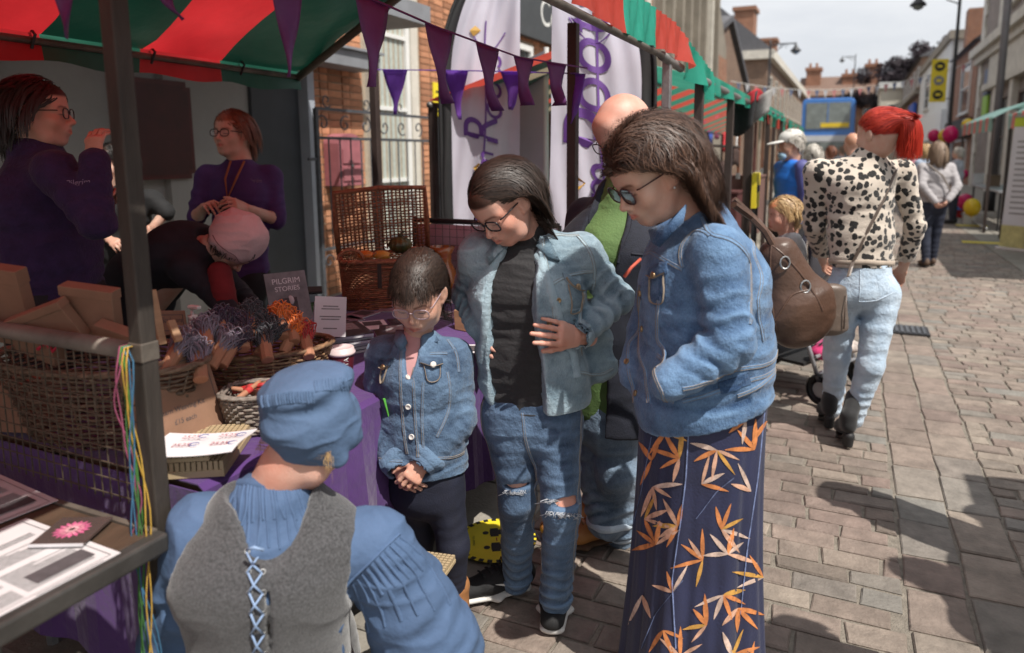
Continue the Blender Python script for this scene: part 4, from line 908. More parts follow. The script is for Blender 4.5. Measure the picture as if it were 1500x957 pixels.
MB().box((TX0+.02, TY0+.02, TZ-.035), (TX1-.02, TY1-.02, TZ-.006)).build('board', mat('table_wood', (.16, .10, .06), .7, .2, 5), tab)
for x in (TX0+.15, TX1-.15):
    for y in (TY0+.2, TY1-.2): MB().tube([(x, y, .015), (x, y, TZ-.04)], .02, 8).build('leg', STEEL, tab)
rail(st, (-1.52, .95, .05), (-1.52, 3.28, .05), .024, 'ground_rail', STEEL)
# feet of bar
for y in (1.0, 3.2): MB().tube([(-1.52, y, .03), (-3.0, y, .03)], .02, 8).build('cross_bar', STEEL, st)

# ---------------- near low table with newspapers (bottom left)
nt = thing('wooden_table', 'worn wooden table with steel edge at the bottom left corner', 'table', (-1.6, .2, 0))
WOOD = mat('worn_board', (.07, .043, .027), .6, .3, 5, .002, 40, stretch=(7, 1, 7))
for k in range(5): MB().box((-1.245-.16*(k+1)+.004, -1.2, .725), (-1.245-.16*k, .885, .75-.001*(k % 2))).build('plank', WOOD, nt, bevel=.003)
MB().box((-1.243, -1.2, .712), (-1.212, .90, .752)).build('edge_rail', mat('dull_steel', (.085, .08, .075), .5, .3, 8, .001, 50, metal=.6), nt, bevel=.006); MB().box((-2.06, .887, .69), (-1.245, .90, .752)).build('end_rail', STEELD, nt)
for x, y in ((-1.27, .60), (-1.98, .62), (-1.27, -1.0), (-1.98, -1.0)): MB().tube([(x, y, .015), (x, y, .685)], .019, 10).build('leg', mat('pale_steel', (.36, .33, .28), .5, .25, 10, metal=.4), nt, smooth=True)

# ---------------- paper goods
PAPER = mat('newsprint', (.56, .54, .55), .9, .05, 6); PAPERP = mat('white_paper', (.66, .65, .67), .85, .04, 6); INK = mat('ink', (.07, .06, .065), .85, .2, 60); INKG = mat('grey_ink', (.24, .23, .235), .85, .35, 90)
def flat_sheet(M, w, h, curl=.0, nu=8, nv=8, z=0., thick=.0006):
    mb = MB(); rows = []
    for i in range(nv+1):
        rows.append([M @ Vector(((j/nu-.5)*w, (i/nv-.5)*h, z+curl*((j/nu-.5)**2*4)+curl*.6*math.sin(i/nv*5))) for j in range(nu+1)])
    return mb.grid(rows)
def print_rect(M, x0, y0, x1, y1, z): return MB().add([M @ Vector((x0, y0, z)), M @ Vector((x1, y0, z)), M @ Vector((x1, y1, z)), M @ Vector((x0, y1, z))], [(0, 1, 2, 3)])
def newspaper(label, M, w, h, seed, masthead):
    t = thing('newspaper', label, 'newspaper', M.translation); rg = random.Random(seed)
    flat_sheet(M, w, h).build('sheet', PAPER, t, solid=.0012); z = .0016
    tx = MB(); cols = 3; cw = w*.9/cols
    for c in range(cols):
        y = h*.26
        while y > -h*.44:
            if rg.random() < .04: y -= .02
            ln = cw*.92*(rg.uniform(.4, .7) if rg.random() < .12 else 1); x0 = -w*.45+c*cw
            tx.add([M @ Vector(q) for q in ((x0, y, z), (x0+ln, y, z), (x0+ln, y+.0022, z), (x0, y+.0022, z))], [(0, 1, 2, 3)]); y -= .0052
    tag(tx.build('print_lines', INKG, t), kind='stuff')
    for x0, y0, x1, y1 in ((-w*.45, h*.30, -w*.12, h*.305), (-w*.02, h*.02, w*.2, h*.14), (-w*.44, -h*.2, -w*.22, -h*.08), (w*.20, -h*.38, w*.44, -h*.24)): print_rect(M, x0, y0, x1, y1, z+.0004).build('picture', INK if x0 > -.1*w else INKG, t)
    for q, (s_, sz, y_) in enumerate(((masthead, h*.075, h*.40), ('GAZETTE', h*.04, h*.34))): put(link('lettering', text_mesh(s_, sz, M @ Matrix.Translation((0, y_, z+.0005))), INK), t)
    fr = MB()
    for x0, y0, x1, y1 in ((-w*.47, -h*.47, w*.47, -h*.467), (-w*.47, h*.467, w*.47, h*.47), (-w*.47, -h*.467, -w*.467, h*.467), (w*.467, -h*.467, w*.47, h*.467)): fr.add([M @ Vector(q) for q in ((x0, y0, z), (x1, y0, z), (x1, y1, z), (x0, y1, z))], [(0, 1, 2, 3)])
    tag(fr.build('border', INK, t), kind='stuff'); return t
newspaper('printed newspaper page lying at the front edge of wooden table', frame((-1.385, .605, .753), (.03, 1, 0), (-1, .03, 0)), .42, .30, 2, 'PILGRIM')
newspaper('printed newspaper page lying farther back on wooden table', frame((-1.715, .70, .7535), (.10, 1, 0), (-1, .10, 0)), .42, .30, 5, 'PILGRIM')
t = thing('glass_coaster', 'square glass coaster with pink flower on the wooden table', 'coaster', (-1.335, .83, .75)); Mc = frame((-1.375, .815, .7575), (.90, .43, 0), (-.43, .90, 0))
MB().box((-.05, -.05, 0), (.05, .05, .007), Mc).build('tile', mat('dull_glass', (.085, .06, .055), .12, .15, 8, coat=.5), t, bevel=.001); MB().box((-.0515, -.0515, .0005), (.0515, -.0503, .0065), Mc).build('bright_edge', PAPERP, t)
for ring, (r_, n_, c_) in enumerate(((.034, 16, (.50, .10, .22)), (.024, 12, (.60, .22, .30)), (.013, 8, (.66, .36, .40)))):
    for k in range(n_):
        a = 2*PI*k/n_+ring*.2; d_ = Vector((math.cos(a), math.sin(a), 0)); s_ = Vector((-d_.y, d_.x, 0)); z = Vector((0, 0, .0076+.0004*ring))
        MB().add([Mc @ p for p in (z+d_*r_*.3, z+d_*r_*.75+s_*.0042, z+d_*r_, z+d_*r_*.75-s_*.0042)], [(0, 1, 2, 3)]).build('petal', mat('petal_%d' % ring, c_, .7, .25, 40), t)

# ---------------- wicker
def wick(name, col): return mat(name, col, .62, .4, 60, .001, 200, island=.35)
WK_BR = wick('brown_wicker', (.13, .058, .028)); WK_TAN = wick('tan_wicker', (.20, .115, .06)); WK_GR = wick('grey_wicker', (.20, .17, .145))
def basket(label, c, rx, ry, h, mt, rz=0., flare=1.2, sq=2., rows=14, stakes=30, rimr=.010, tube=.0042, name='wicker_basket'):
    t = thing(name, label, 'basket', c); Rm = Matrix.Rotation(rz, 3, 'Z'); c = Vector(c)
    def pt(a, f, off=0.):
        k = 1+(flare-1)*f; ca, sa = math.cos(a), math.sin(a); p = Vector((math.copysign(abs(ca)**(2/sq), ca)*(rx*k+off), math.copysign(abs(sa)**(2/sq), sa)*(ry*k+off), f*h)); return c+Rm @ p
    wv = MB(); n = stakes*2
    for i in range(rows):
        f = (i+.5)/rows; wv.tube([pt(2*PI*j/n, f+.004*math.sin(j*1.7+i), (.0052 if ((j//1+i*1) % 2 == 0) else -.0035)) for j in range(n)], tube*RNG.uniform(.85, 1.2), 5, closed=True)
    tag(wv.build('weave', mt, t, smooth=True), kind='stuff'); sk = MB()
    for j in range(stakes): sk.tube([pt(2*PI*(j+.25)/stakes, f) for f in (0, .5, 1.0)], tube*.9, 5)
    tag(sk.build('stakes', mt, t, smooth=True), kind='stuff')
    for q in range(3):
        MB().tube([pt(2*PI*j/n, 1.0+.016*math.sin(j*.9+q*2.1), .007*math.cos(j*.9+q*2.1)) for j in range(n)], rimr*.62, 6, closed=True).build('rim_braid', mt, t, smooth=True)
    MB().grid([[pt(2*PI*j/24, .02, -.004-(rx*.98)*k/3) if k < 3 else c+Vector((0, 0, .02*h)) for j in range(24)] for k in range(4)], closed=True).build('base', mt, t)
    return t
basket('large oval wicker basket full of yarn skeins on purple cloth', (-1.57, 1.51, .805), .155, .10, .135, WK_TAN, .75, 1.28, rows=13, stakes=26)
basket('small grey willow basket holding wooden pegs before the yarn', (-1.345, 1.30, .805), .084, .060, .10, WK_GR, .55, 1.22, 3.2, rows=12, stakes=22, tube=.0034, rimr=.007)
basket('deep dark wicker basket behind the wire mesh', (-1.70, 1.12, .78), .20, .105, .22, wick('dark_wicker', (.115, .075, .048)), .18, 1.42, rows=18, stakes=26)
# hamper with open lid
hb = thing('wicker_hamper', 'open reddish wicker hamper at the back of the stall table', 'hamper', (-1.98, 2.72, .80)); Mh = frame((-1.985, 2.70, .803), RT*.93+HD*.30, HD)
def hpt(a, f, off=0., w=.20, d=.15, h=.215): ca, sa = math.cos(a), math.sin(a); k = 1+.06*f; return Mh @ Vector((math.copysign(abs(ca)**.32, ca)*(w*k+off), math.copysign(abs(sa)**.32, sa)*(d*k+off), f*h))
wv = MB()
for i in range(24): wv.tube([hpt(2*PI*j/88, (i+.5)/24, (.005 if (j+i) % 2 else -.003)) for j in range(88)], .0046, 4, closed=True)
HMP = wick('red_wicker', (.25, .095, .045)); tag(wv.build('weave', HMP, hb, smooth=True), kind='stuff')
for q in range(2): MB().tube([hpt(2*PI*j/60, 1.02+.02*math.sin(j*1.1+q*3), .006*math.cos(j*1.1+q*3)) for j in range(60)], .0085, 6, closed=True).build('rim_braid', HMP, hb, smooth=True)
ld = MB(); Ml = Mh @ Matrix.Translation((0, .158, .225)) @ Matrix.Rotation(math.radians(14), 4, 'X') @ Matrix.Rotation(math.radians(-3), 4, 'Y')
for i in range(20):
    z_ = .012+i*.0152; ld.tube([Ml @ Vector((-.215+.43*j/30, (.004 if (i+j) % 2 else -.004)+.02*math.sin(PI*j/30), z_+.002*math.sin(j*.8+i))) for j in range(31)], .0042, 4)
for j in range(23): x_ = -.205+.41*j/22; ld.tube([Ml @ Vector((x_, .02*math.sin(PI*(x_+.215)/.43), z_)) for z_ in (0, .15, .305)], .0042, 4)
tag(ld.build('lid_weave', HMP, hb, smooth=True), kind='stuff')
MB().tube([Ml @ Vector(p) for p in ((-.215, 0, 0), (-.218, 0, .15), (-.212, 0, .31), (0, .02, .316), (.212, 0, .31), (.218, 0, .15), (.215, 0, 0))], .011, 7).build('lid_frame', HMP, hb, smooth=True)
for x_ in (-.06, .11): MB().box((x_, -.165, .10), (x_+.018, -.158, .21), Mh).build('strap', mat('dark_leather', (.03, .018, .012), .5, .2, 20), hb)
MB().tube([Mh @ Vector((-.17+.055*math.cos(a), -.10, .225+.045*math.sin(a))) for a in np.linspace(0, PI, 12)], .007, 6).build('handle', HMP, hb)
STRAW = mat('straw', (.33, .20, .10), .8, .3, 30, island=.3)
sw_ = MB()
for k in range(260): 
    p = Mh @ Vector((RNG.uniform(-.18, .18), RNG.uniform(-.13, .13), RNG.uniform(.19, .235))); d_ = Vector((RNG.normal(), RNG.normal(), RNG.normal()*.25)).normalized()*.035; sw_.tube([p-d_, p+Vector((0, 0, .008)), p+d_], .0014, 3)
o = tag(sw_.build('straw_filling', STRAW), 'pale straw filling heaped inside the open hamper', 'straw', kind='stuff')
gd = thing('gourd', 'dark green striped gourd lying in the open hamper', 'gourd', Mh @ Vector((.06, .02, .23))); gc = Mh @ Vector((.065, .03, .268)); mb = MB(); n_ = 48
mb.grid([[(gc.x+.052*math.sin(ph)*(1+.10*abs(math.sin(6*a)))*math.cos(a), gc.y+.052*math.sin(ph)*(1+.10*abs(math.sin(6*a)))*math.sin(a), gc.z+.040*math.cos(ph)) for a in np.linspace(0, 2*PI, n_, endpoint=False)] for ph in np.linspace(.02, PI-.02, 14)], closed=True); mb.build('fruit', mat('gourd_skin', (.035, .05, .022), .4, .6, 18, hue=(.12, .085, .02)), gd, smooth=True)
MB().tube([gc+Vector((0, 0, .036)), gc+Vector((.006, 0, .052)), gc+Vector((.02, .004, .066))], [.011, .007, .006], 7).build('stalk', mat('gourd_stalk', (.07, .06, .03), .7, .2, 20), gd, smooth=True)
for k, (x_, y_, c_) in enumerate(((-.10, -.04, (.62, .20, .03)), (.135, .03, (.50, .10, .03)), (-.03, -.07, (.60, .30, .05)))):
    g2 = thing('squash', ['long orange squash at hamper\'s left front', 'small red gourd at hamper\'s right end', 'yellow orange squash at hamper\'s front middle'][k], 'gourd', Mh @ Vector((x_, y_, .21))); cc = Mh @ Vector((x_, y_, .235)); mb = MB().ball(cc, .03, 14, 9, (1.5, 1., .75)); mb.build('fruit', mat('squash_%d' % k, c_, .45, .2, 14), g2, smooth=True); MB().tube([cc+Vector((.04, 0, .0)), cc+Vector((.06, .0, .012))], .004, 6).build('stalk', STRAW, g2)

# ---------------- yarn
def hank_mesh(seed, L=.085, R=.036):
    rg = np.random.default_rng(seed); mb = MB()
    for k in range(80):
        a0 = rg.uniform(0, 2*PI); r0 = R*rg.uniform(.3, 1); ca, sa = math.cos(a0), math.sin(a0); tw = rg.uniform(-.8, .8); top = rg.uniform(.6, 1.05)
        pts = []
        for j in range(15):
            f = j/14; u = math.sin(PI*f); a = a0+tw*f+2.2*(f-.5)*(1 if k % 2 else -1); rr = r0*(.35+.9*u)*(1 if f < .5 else .8)+.006*math.sin(9*f+k)*u; pts.append((rr*math.cos(a)+rg.normal()*.0014, rr*math.sin(a)+rg.normal()*.0014, -.045+L*u*top+rg.normal()*.0014))
        mb.tube(pts, .0022, 3)
    return mb.mesh('yarn', True)
HM = [hank_mesh(s_) for s_ in (1, 2, 3)]
lab = MB().lathe([(.0165, -.085), (.0195, -.083), (.0205, -.01), (.018, .0)], n=10).mesh('paper_band')
KRAFT = mat('kraft_card', (.235, .13, .082), .8, .08, 14, .0006, 150); BAND = mat('kraft_band', (.33, .15, .085), .75, .14, 20)
yc = {'pale lilac grey': (.21, .17, .22), 'dark plum': (.045, .022, .05), 'charcoal': (.035, .033, .042), 'orange': (.70, .16, .02), 'red': (.45, .02, .02)}
ysp = [(265, 497, 'pale lilac grey'), (300, 475, 'pale lilac grey'), (290, 510, 'pale lilac grey'), (330, 492, 'pale lilac grey'), (322, 462, 'dark plum'), (352, 470, 'dark plum'), (345, 490, 'dark plum'), (366, 452, 'charcoal'), (382, 466, 'charcoal'), (398, 478, 'charcoal'), (408, 455, 'orange'), (425, 462, 'orange'), (432, 476, 'orange'), (446, 483, 'red'), (386, 486, 'charcoal')]
for k, (px, py, cn) in enumerate(ysp):
    B_ = 1.62+.32*(px-265)/190+(520-py)*.0022; p = hp(px, py+8, B_); p[2] = max(p[2], .95)
    nm = ['leftmost', 'hindmost', 'front', 'right hand', 'hind', 'middle', 'front', 'hind', 'middle', 'right hand', 'left', 'middle', 'front', 'only', 'front'][k]
    t = thing('yarn_skein', '%s %s yarn skein with kraft band in the oval basket' % (nm, cn), 'yarn', p, 0, 'yarn skeins in the oval basket')
    ax = (ZU*.50+HD*.55-RT*.30*(1 if k % 3 else -.5)); q = Vector(ax).to_track_quat('Z', 'Y')
    for me, mt_, nm_ in ((HM[k % 3], mat('yarn_'+cn.replace(' ', '_'), yc[cn], .95, .2, 30, .001, 300, sheen=.3, island=.2), 'yarn'), (lab, BAND, 'paper_band')):
        me2 = me.copy(); me2.materials.clear(); o = link(nm_, me2, mt_, t); o.rotation_mode = 'QUATERNION'; o.rotation_quaternion = q; o.scale = (.88, .88, .95)
# pegs in the small basket
for k in range(9):
    p = A((-1.345, 1.30, .895))+A((RNG.uniform(-.06, .06), RNG.uniform(-.04, .04), RNG.uniform(-.01, .015))); d_ = nrm((RNG.normal(), RNG.normal(), .5))*.045
    t = thing('wooden_peg', 'red and wooden yarn peg in the small grey basket', 'peg', p, 0, 'pegs in the grey basket'); MB().tube([p-d_, p-d_*.2, p+d_*.8, p+d_], [.008, .008, .006, .004], 8).build('stick', BAND if k % 3 else mat('red_peg', (.40, .02, .02), .6, .1, 9), t, smooth=True); MB().tube([p-d_*.1, p+d_*.25], .0092, 8).build('thread', mat('red_thread', (.42, .03, .03), .9, .2, 40), t, smooth=True)

# ---------------- kraft plaques, boxes
def plaque(label, bl, br, tl, lines, thick=.022):
    bl, br, tl = map(Vector, (bl, br, tl)); x = br-bl; w = x.length; y = tl-bl; h = (y-x*(y.dot(x)/x.length_squared)).length; M = frame((bl+br)/2+((tl-bl)-x.normalized()*(tl-bl).dot(x.normalized()))/2, x, tl-bl)
    t = thing('kraft_box', label, 'box', M.translation); MB().box((-w/2, -h/2, -thick), (w/2, h/2, 0), M).build('carton', KRAFT, t, bevel=.002)
    fr = MB(); e = .012
    for x0, y0, x1, y1 in ((-w/2+e, -h/2+e, w/2-e, -h/2+e+.0016), (-w/2+e, h/2-e-.0016, w/2-e, h/2-e), (-w/2+e, -h/2+e+.0016, -w/2+e+.0016, h/2-e-.0016), (w/2-e-.0016, -h/2+e+.0016, w/2-e, h/2-e-.0016)): fr.box((x0, y0, 0), (x1, y1, .0006), M)
    tag(fr.build('printed_border', INK, t), kind='stuff')
    for s_, sz, yy, sh in lines: put(link('lettering', text_mesh(s_, sz, M @ Matrix.Translation((0, yy*h, .0008)), shear=sh), INK), t)
    return t
plaque('kraft box lettered Carter Sculpture leaning beside the front post', (-1.40, 1.01, .825), (-1.405, 1.235, .815), (-1.475, .99, 1.02), (('Carter Sculpture', .028, .30, .3), ('weaving and textiles', .011, .20, 0), ('Learn Weaving Kit', .017, -.08, .15), ('£15 each', .017, -.22, .15)))
plaque('darker kraft box lettered Sculpture behind the pump bottle', hp(232, 492, 1.85), hp(276, 490, 1.95), hp(228, 455, 1.87), (('Sculpture', .020, .1, .3),), .03)
def carton(label, c, size, rot, open_=False):
    M = Matrix.Translation(c) @ Matrix.Rotation(rot[2], 4, 'Z') @ Matrix.Rotation(rot[1], 4, 'Y') @ Matrix.Rotation(rot[0], 4, 'X'); t = thing('kraft_box', label, 'box', c); w, d, h = size
    MB().box((-w/2, -d/2, 0), (w/2, d/2, h), M).build('carton', KRAFT, t, bevel=.002); MB().box((-w/2-.002, -d/2-.002, h*.82), (w/2+.002, d/2+.002, h+.002), M).build('lid', KRAFT, t, bevel=.002); return t
carton('tall kraft box at the far left behind wire mesh', hp(22, 500, 1.66), (.14, .03, .20), (.25, .1, .25)); carton('upright kraft box with pale front in the dark wicker basket', hp(140, 492, 1.62), (.125, .03, .125), (.2, .12, .35)); carton('flat kraft box leaning left in the dark wicker basket', hp(90, 505, 1.60), (.16, .028, .10), (.35, -.35, .25)); carton('small kraft box lying low behind the mesh rail', hp(60, 520, 1.62), (.13, .03, .085), (.3, .25, .1)); carton('kraft box tipped right beside the front post', hp(178, 515, 1.60), (.10, .025, .07), (.4, .3, .3)); carton('brown box standing on the cloth at far left', hp(20, 622, 1.72), (.20, .10, .12), (0, 0, .3))
for k, (px, py) in enumerate(((75, 497), (55, 512), (178, 575), (190, 585))):
    t = thing('red_ribbon', ['red ribbon on kraft box nearest the rail', 'red ribbon on low kraft box at left', 'pink ribbon bow hung inside the wire mesh', 'short pink ribbon tail below the bow'][k], 'ribbon', hp(px, py, 1.55)); p = hp(px, py, 1.565); MB().tube([p+RT*.0, p+RT*.02+ZU*.015, p+RT*.035-ZU*.005, p+RT*.05+ZU*.012], .004, 6).build('band', mat('red_ribbon', (.50, .015, .05), .6, .1, 9), t)
# wood batons beside the plaque, pump bottle
for k, (a, b_) in enumerate((((238, 505), (222, 425)), ((262, 500), (250, 470)))): t = thing('wooden_baton', ['longer wooden baton beside the front post', 'shorter wooden baton beside kraft plaque'][k], 'baton', hp(*a, 1.60)); MB().bar(hp(*a, 1.60), hp(*b_, 1.62), .018, .012).build('stick', mat('pale_wood', (.34, .20, .11), .7, .15, 8, stretch=(1, 1, 6)), t, bevel=.002)
pb = hp(283, 478, 1.98); t = thing('pump_bottle', 'white pump soap bottle behind the yarn basket', 'bottle', pb); MB().lathe([(.028, -.06), (.03, -.05), (.03, .0), (.012, .012), (.012, .02)], c=pb, n=16).build('bottle', WHITEP, t, smooth=True); MB().lathe([(.013, .02), (.013, .032), (.004, .033), (.004, .052)], c=pb, n=12).build('pump_neck', WHITEP, t, smooth=True); MB().box((-.010, -.008, .052), (.030, .008, .062), Matrix.Translation(pb)).build('pump_head', WHITEP, t, bevel=.003)
# peg looms
LOOM = mat('loom_wood', (.42, .32, .19), .7, .1, 12)
def loom(label, M, w, d, h, name='peg_loom'):
    t = thing(name, label, 'loom', M.translation); MB().box((-w/2, -d/2, 0), (w/2, d/2, h*.45), M).build('board', LOOM, t, bevel=.001)
    nx, ny = int(w/.011), int(d/.011); pg = MB()
    for i in range(nx):
        for j in range(ny): pg.box((-w/2+.0015+i*w/nx, -d/2+.0015+j*d/ny, h*.45), (-w/2+w/nx-.0015+i*w/nx, -d/2+d/ny-.0015+j*d/ny, h), M)
    tag(pg.build('peg_grid', LOOM, t), kind='stuff'); return t
loom('pale wooden peg board under the printed sheet on the cloth', frame((-1.345, 1.10, .803), (.85, .52, 0), (-.52, .85, 0)), .16, .22, .036); loom('second peg board at the end of purple cloth', frame((-1.30, 1.03, .842), (.85, .52, 0), (-.52, .85, 0)), .10, .06, .02)
Mp = frame((-1.285, 1.045, .868), (.90, .36, .06), (-.44, .86, .02)); t = thing('printed_sheet', 'white sheet with red and blue number pattern on the peg board', 'paper', Mp.translation); flat_sheet(Mp, .205, .125, .006).build('sheet', PAPERP, t, solid=.001)
REDI = mat('red_ink', (.30, .02, .05), .85, .1, 20); BLUI = mat('blue_ink', (.05, .08, .30), .85, .1, 20)
for i, xx in enumerate((-.03, .055)):
    for j, yy in enumerate((.022, -.020)): put(link('lettering', text_mesh('2525', .021, Mp @ Matrix.Translation((xx, yy, .008))), REDI), t); put(link('drawn_mark', MB().tube([Mp @ Vector((xx+.030+.010*math.cos(a), yy+.010*math.sin(a)*.8, .0085)) for a in np.linspace(.4, 5.6, 12)], .0009, 4).mesh('drawn_mark'), BLUI), t)
# coffee cup
cb = A((-1.405, 1.665, .803)); t = thing('coffee_cup', 'dark red takeaway coffee cup with pale lid', 'cup', cb); MB().lathe([(.026, 0), (.027, .002), (.0385, .092), (.038, .094)], c=cb, n=28).build('cup', mat('cup_maroon', (.10, .012, .022), .45, .05, 9), t, smooth=True)
MB().lathe([(.041, .090), (.0415, .098), (.039, .100), (.036, .112), (.033, .113), (.031, .106), (.002, .106)], c=cb, n=28).build('lid', mat('cup_lid', (.62, .50, .50), .4, .04, 9), t, smooth=True)
tm = text_mesh('COSTA', .021, Matrix.Identity(4)); 
for v in tm.vertices: ang = v.co.y/.036; zz = .052+v.co.x; d0 = -HD*.80+RT*.60; d1 = np.cross(ZU, d0); r_ = .0268+.0115*zz/.092+.0010; q = cb+(d0*math.cos(ang)-d1*math.sin(ang))*r_+ZU*zz; v.co = q
put(link('lettering', tm, WHITEP), t)
# leaflets, books, tent card
def slab(label, c, w, d, h, rz, mt, name, cat, n=1, group=None, jit=.01):
    for k in range(n):
        M = Matrix.Translation((c[0]+RNG.uniform(-jit, jit), c[1]+RNG.uniform(-jit, jit), c[2]+k*h)) @ Matrix.Rotation(rz+RNG.uniform(-.12, .12)*(n > 1), 4, 'Z')
        lb = label if n == 1 else '%s, %s of its pile' % (label, ['lowest', 'second from the bottom', 'third from the bottom', 'fourth from the bottom', 'fifth from the bottom', 'topmost'][k if k < n-1 else 5])
        t = thing(name, lb, cat, M.translation, 0, group); MB().box((-w/2, -d/2, 0), (w/2, d/2, h*.9), M).build('pages', PAPERP, t); MB().box((-w/2-.002, -d/2-.002, h*.9), (w/2+.002, d/2+.002, h), M).build('cover', mt, t)
        print_rect(M, -w*.35, -d*.1, w*.35, d*.4, h+.0007).build('picture', INKG if k % 2 else INK, t)
COVD = mat('dark_cover', (.045, .035, .05), .35, .3, 30); COVP = mat('printed_cover', (.30, .22, .27), .4, .5, 22); 
slab('dark magazine stacked behind the coffee cup', (-1.66, 1.99, .803), .15, .21, .011, 1.0, COVD, 'magazine', 'magazine', 6, 'stacked magazines'); slab('dark magazine in pile next to the girl', (-1.52, 2.13, .803), .15, .21, .010, .7, COVD, 'magazine', 'magazine', 4, 'magazines by the girl')
for k, (px, py, mt_, lb) in enumerate(((530, 462, COVP, 'pink printed leaflet before the hamper'), (575, 452, COVP, 'printed leaflet at hamper\'s front corner'), (545, 478, PAPERP, 'white leaflet on the magazine piles'), (660, 440, PAPERP, 'white leaflet between girl and teenager'), (655, 462, COVP, 'mauve leaflet behind the wooden wedge'), (700, 512, PAPERP, 'white leaflet at the cloth front by teenager'), (600, 470, COVD, 'dark leaflet behind the girl\'s head'), (505, 470, COVP, 'printed leaflet beside tent card'))): slab(lb, gp(px, py, .803), .105, .15, .004, .4*k, mt_, 'leaflet', 'leaflet')
slab('red printed sheet in front of the hamper', gp(500, 448, .803), .22, .16, .003, .35, mat('red_print', (.30, .02, .05), .6, .5, 25), 'leaflet', 'leaflet')
Mt = frame(hp(484, 464, 2.32), RT*.85+HD*.42+ZU*-.12, ZU+HD*.35); t = thing('tent_card', 'folded white tent card with printed lines on the table', 'card', Mt.translation); MB().box((-.052, -.068, -.0015), (.052, .068, 0), Mt).build('front_leaf', PAPERP, t); MB().box((-.052, -.068, -.0015), (.052, .068, 0), frame(Mt @ Vector((0, 0, -.05)), RT*.85+HD*.42-ZU*.12, ZU-HD*.45)).build('back_leaf', PAPERP, t)
for k, (yy, w_) in enumerate(((.035, .05), (.026, .06), (.0, .07), (-.009, .06), (-.04, .045))): MB().box((-w_/2, yy-.002, 0.0002), (w_/2, yy+.002, .0008), Mt).build('print_line', INKG, t)
Mb = frame(hp(424, 440, 2.62), RT*.72+HD*.62, ZU+HD*.25-RT*.25); t = thing('leaflet_stand', 'grey story leaflet standing upright behind the orange yarn', 'leaflet', Mb.translation); MB().box((-.078, -.11, -.004), (.078, .11, 0), Mb).build('booklet', mat('grey_cover', (.16, .15, .16), .5, .35, 16), t)
for s_, yy, sz in (('PILGRIM', .075, .030), ('STORIES', .045, .026)): put(link('lettering', text_mesh(s_, sz, Mb @ Matrix.Translation((0, yy, .0008))), PAPERP), t)
print_rect(Mb, -.04, -.07, .03, .01, .0008).build('picture', INK, t); MB().ball(Mb @ Vector((.005, -.0, .0)), .018, 10, 6, (1, .3, 1)).build('portrait', PAPERP, t)
t = thing('green_box', 'green cardboard box behind the leaflet stand', 'box', hp(450, 452, 2.75)); MB().box((-.09, -.05, -.04), (.09, .05, .03), frame(hp(452, 458, 2.75), RT*.85+HD*.5, HD)).build('carton', mat('green_card', (.02, .12, .04), .6, .15, 12), t, bevel=.003)
p = hp(450, 428, 2.85); t = thing('black_tray', 'thin black tray edge behind the leaflet stand', 'tray', p); MB().box((-.11, -.06, 0), (.06, .06, .012), frame(p, RT*.9+HD*.3, HD)).build('tray', BLACK, t, bevel=.004); MB().tube([p-ZU*.005, p-ZU*.2], .008, 8).build('stand', BLACK, t)
wd = gp(683, 482, .803); Mw = frame(wd, RT*.6+HD*.8, HD*.6-RT*.8); t = thing('wooden_wedge', 'pale wooden wedge block on the purple cloth', 'block', wd); MB().prism([Mw @ Vector(q) for q in ((-.035, -.04, 0), (.035, -.04, 0), (.02, -.02, .075), (-.02, -.02, .075))], Mw.to_3x3() @ Vector((0, .07, 0))).build('block', mat('pale_wood', (.34, .2, .11), .7, .15, 8), t, bevel=.002)
jg = A((-1.86, 2.98, .803)); t = thing('clay_jug', 'amber glazed clay jug behind the girl and teenager', 'jug', jg); MB().lathe([(.055, 0), (.07, .02), (.082, .07), (.068, .12), (.045, .16), (.05, .20), (.066, .24), (.060, .24), (.040, .17), (.005, .16)], c=jg, n=28).build('body', mat('amber_glaze', (.34, .12, .03), .25, .35, 9, coat=.5), t, smooth=True)
MB().tube([jg+RT*-.05+ZU*.21, jg+RT*-.10+ZU*.20, jg+RT*-.105+ZU*.14, jg+RT*-.075+ZU*.09], .011, 8).build('handle', mat('amber_glaze', (.34, .12, .03)), t, smooth=True)
t = thing('brown_jug', 'dark red brown earthenware pot beside the amber jug', 'jug', jg-RT*.11); MB().lathe([(.06, 0), (.085, .04), (.09, .11), (.06, .16), (.055, .18), (.05, .18), (.005, .1)], c=jg-RT*.105+HD*.05, n=24).build('body', mat('red_earthenware', (.11, .022, .015), .35, .2, 9, coat=.3), t, smooth=True); MB().lathe([(.057, .178), (.061, .184), (.057, .19)], c=jg-RT*.105+HD*.05, n=24).build('rim', mat('red_earthenware', (.11, .022, .015)), t, smooth=True)
bd = gp(668, 436, .803); t = thing('small_bowl', 'small brown woven bowl behind the girl\'s shoulder', 'bowl', bd); MB().lathe([(.03, 0), (.06, .03), (.055, .032), (.028, .006)], c=bd, n=20).build('bowl', WK_TAN, t, smooth=True); MB().lathe([(.058, .028), (.062, .033), (.056, .036)], c=bd, n=20).build('rim', WK_BR, t, smooth=True)
t = thing('plastic_tub', 'clear plastic tub with red bits beside the blue cap', 'tub', (-1.33, 1.36, .80)); tc_ = A((-1.27, 1.30, .803)); MB().lathe([(.05, 0), (.06, .035), (.064, .036), (.063, .040), (.057, .038), (.047, .004)], c=tc_, n=24).build('tub', mat('clear_plastic', (.5, .5, .55), .2, .05, 5, alpha=.45), t, smooth=True); MB().ball(tc_+ZU*.02, .035, 12, 6, (1, 1, .35)).build('contents', mat('red_thread', (.42, .03, .03)), t)
MB().tube([tc_+A((.0, .06, .05)), tc_+A((.03, .075, .052))], .009, 8).build('blue_cap', mat('blue_plastic', (.02, .10, .50), .4, .05, 5), t)
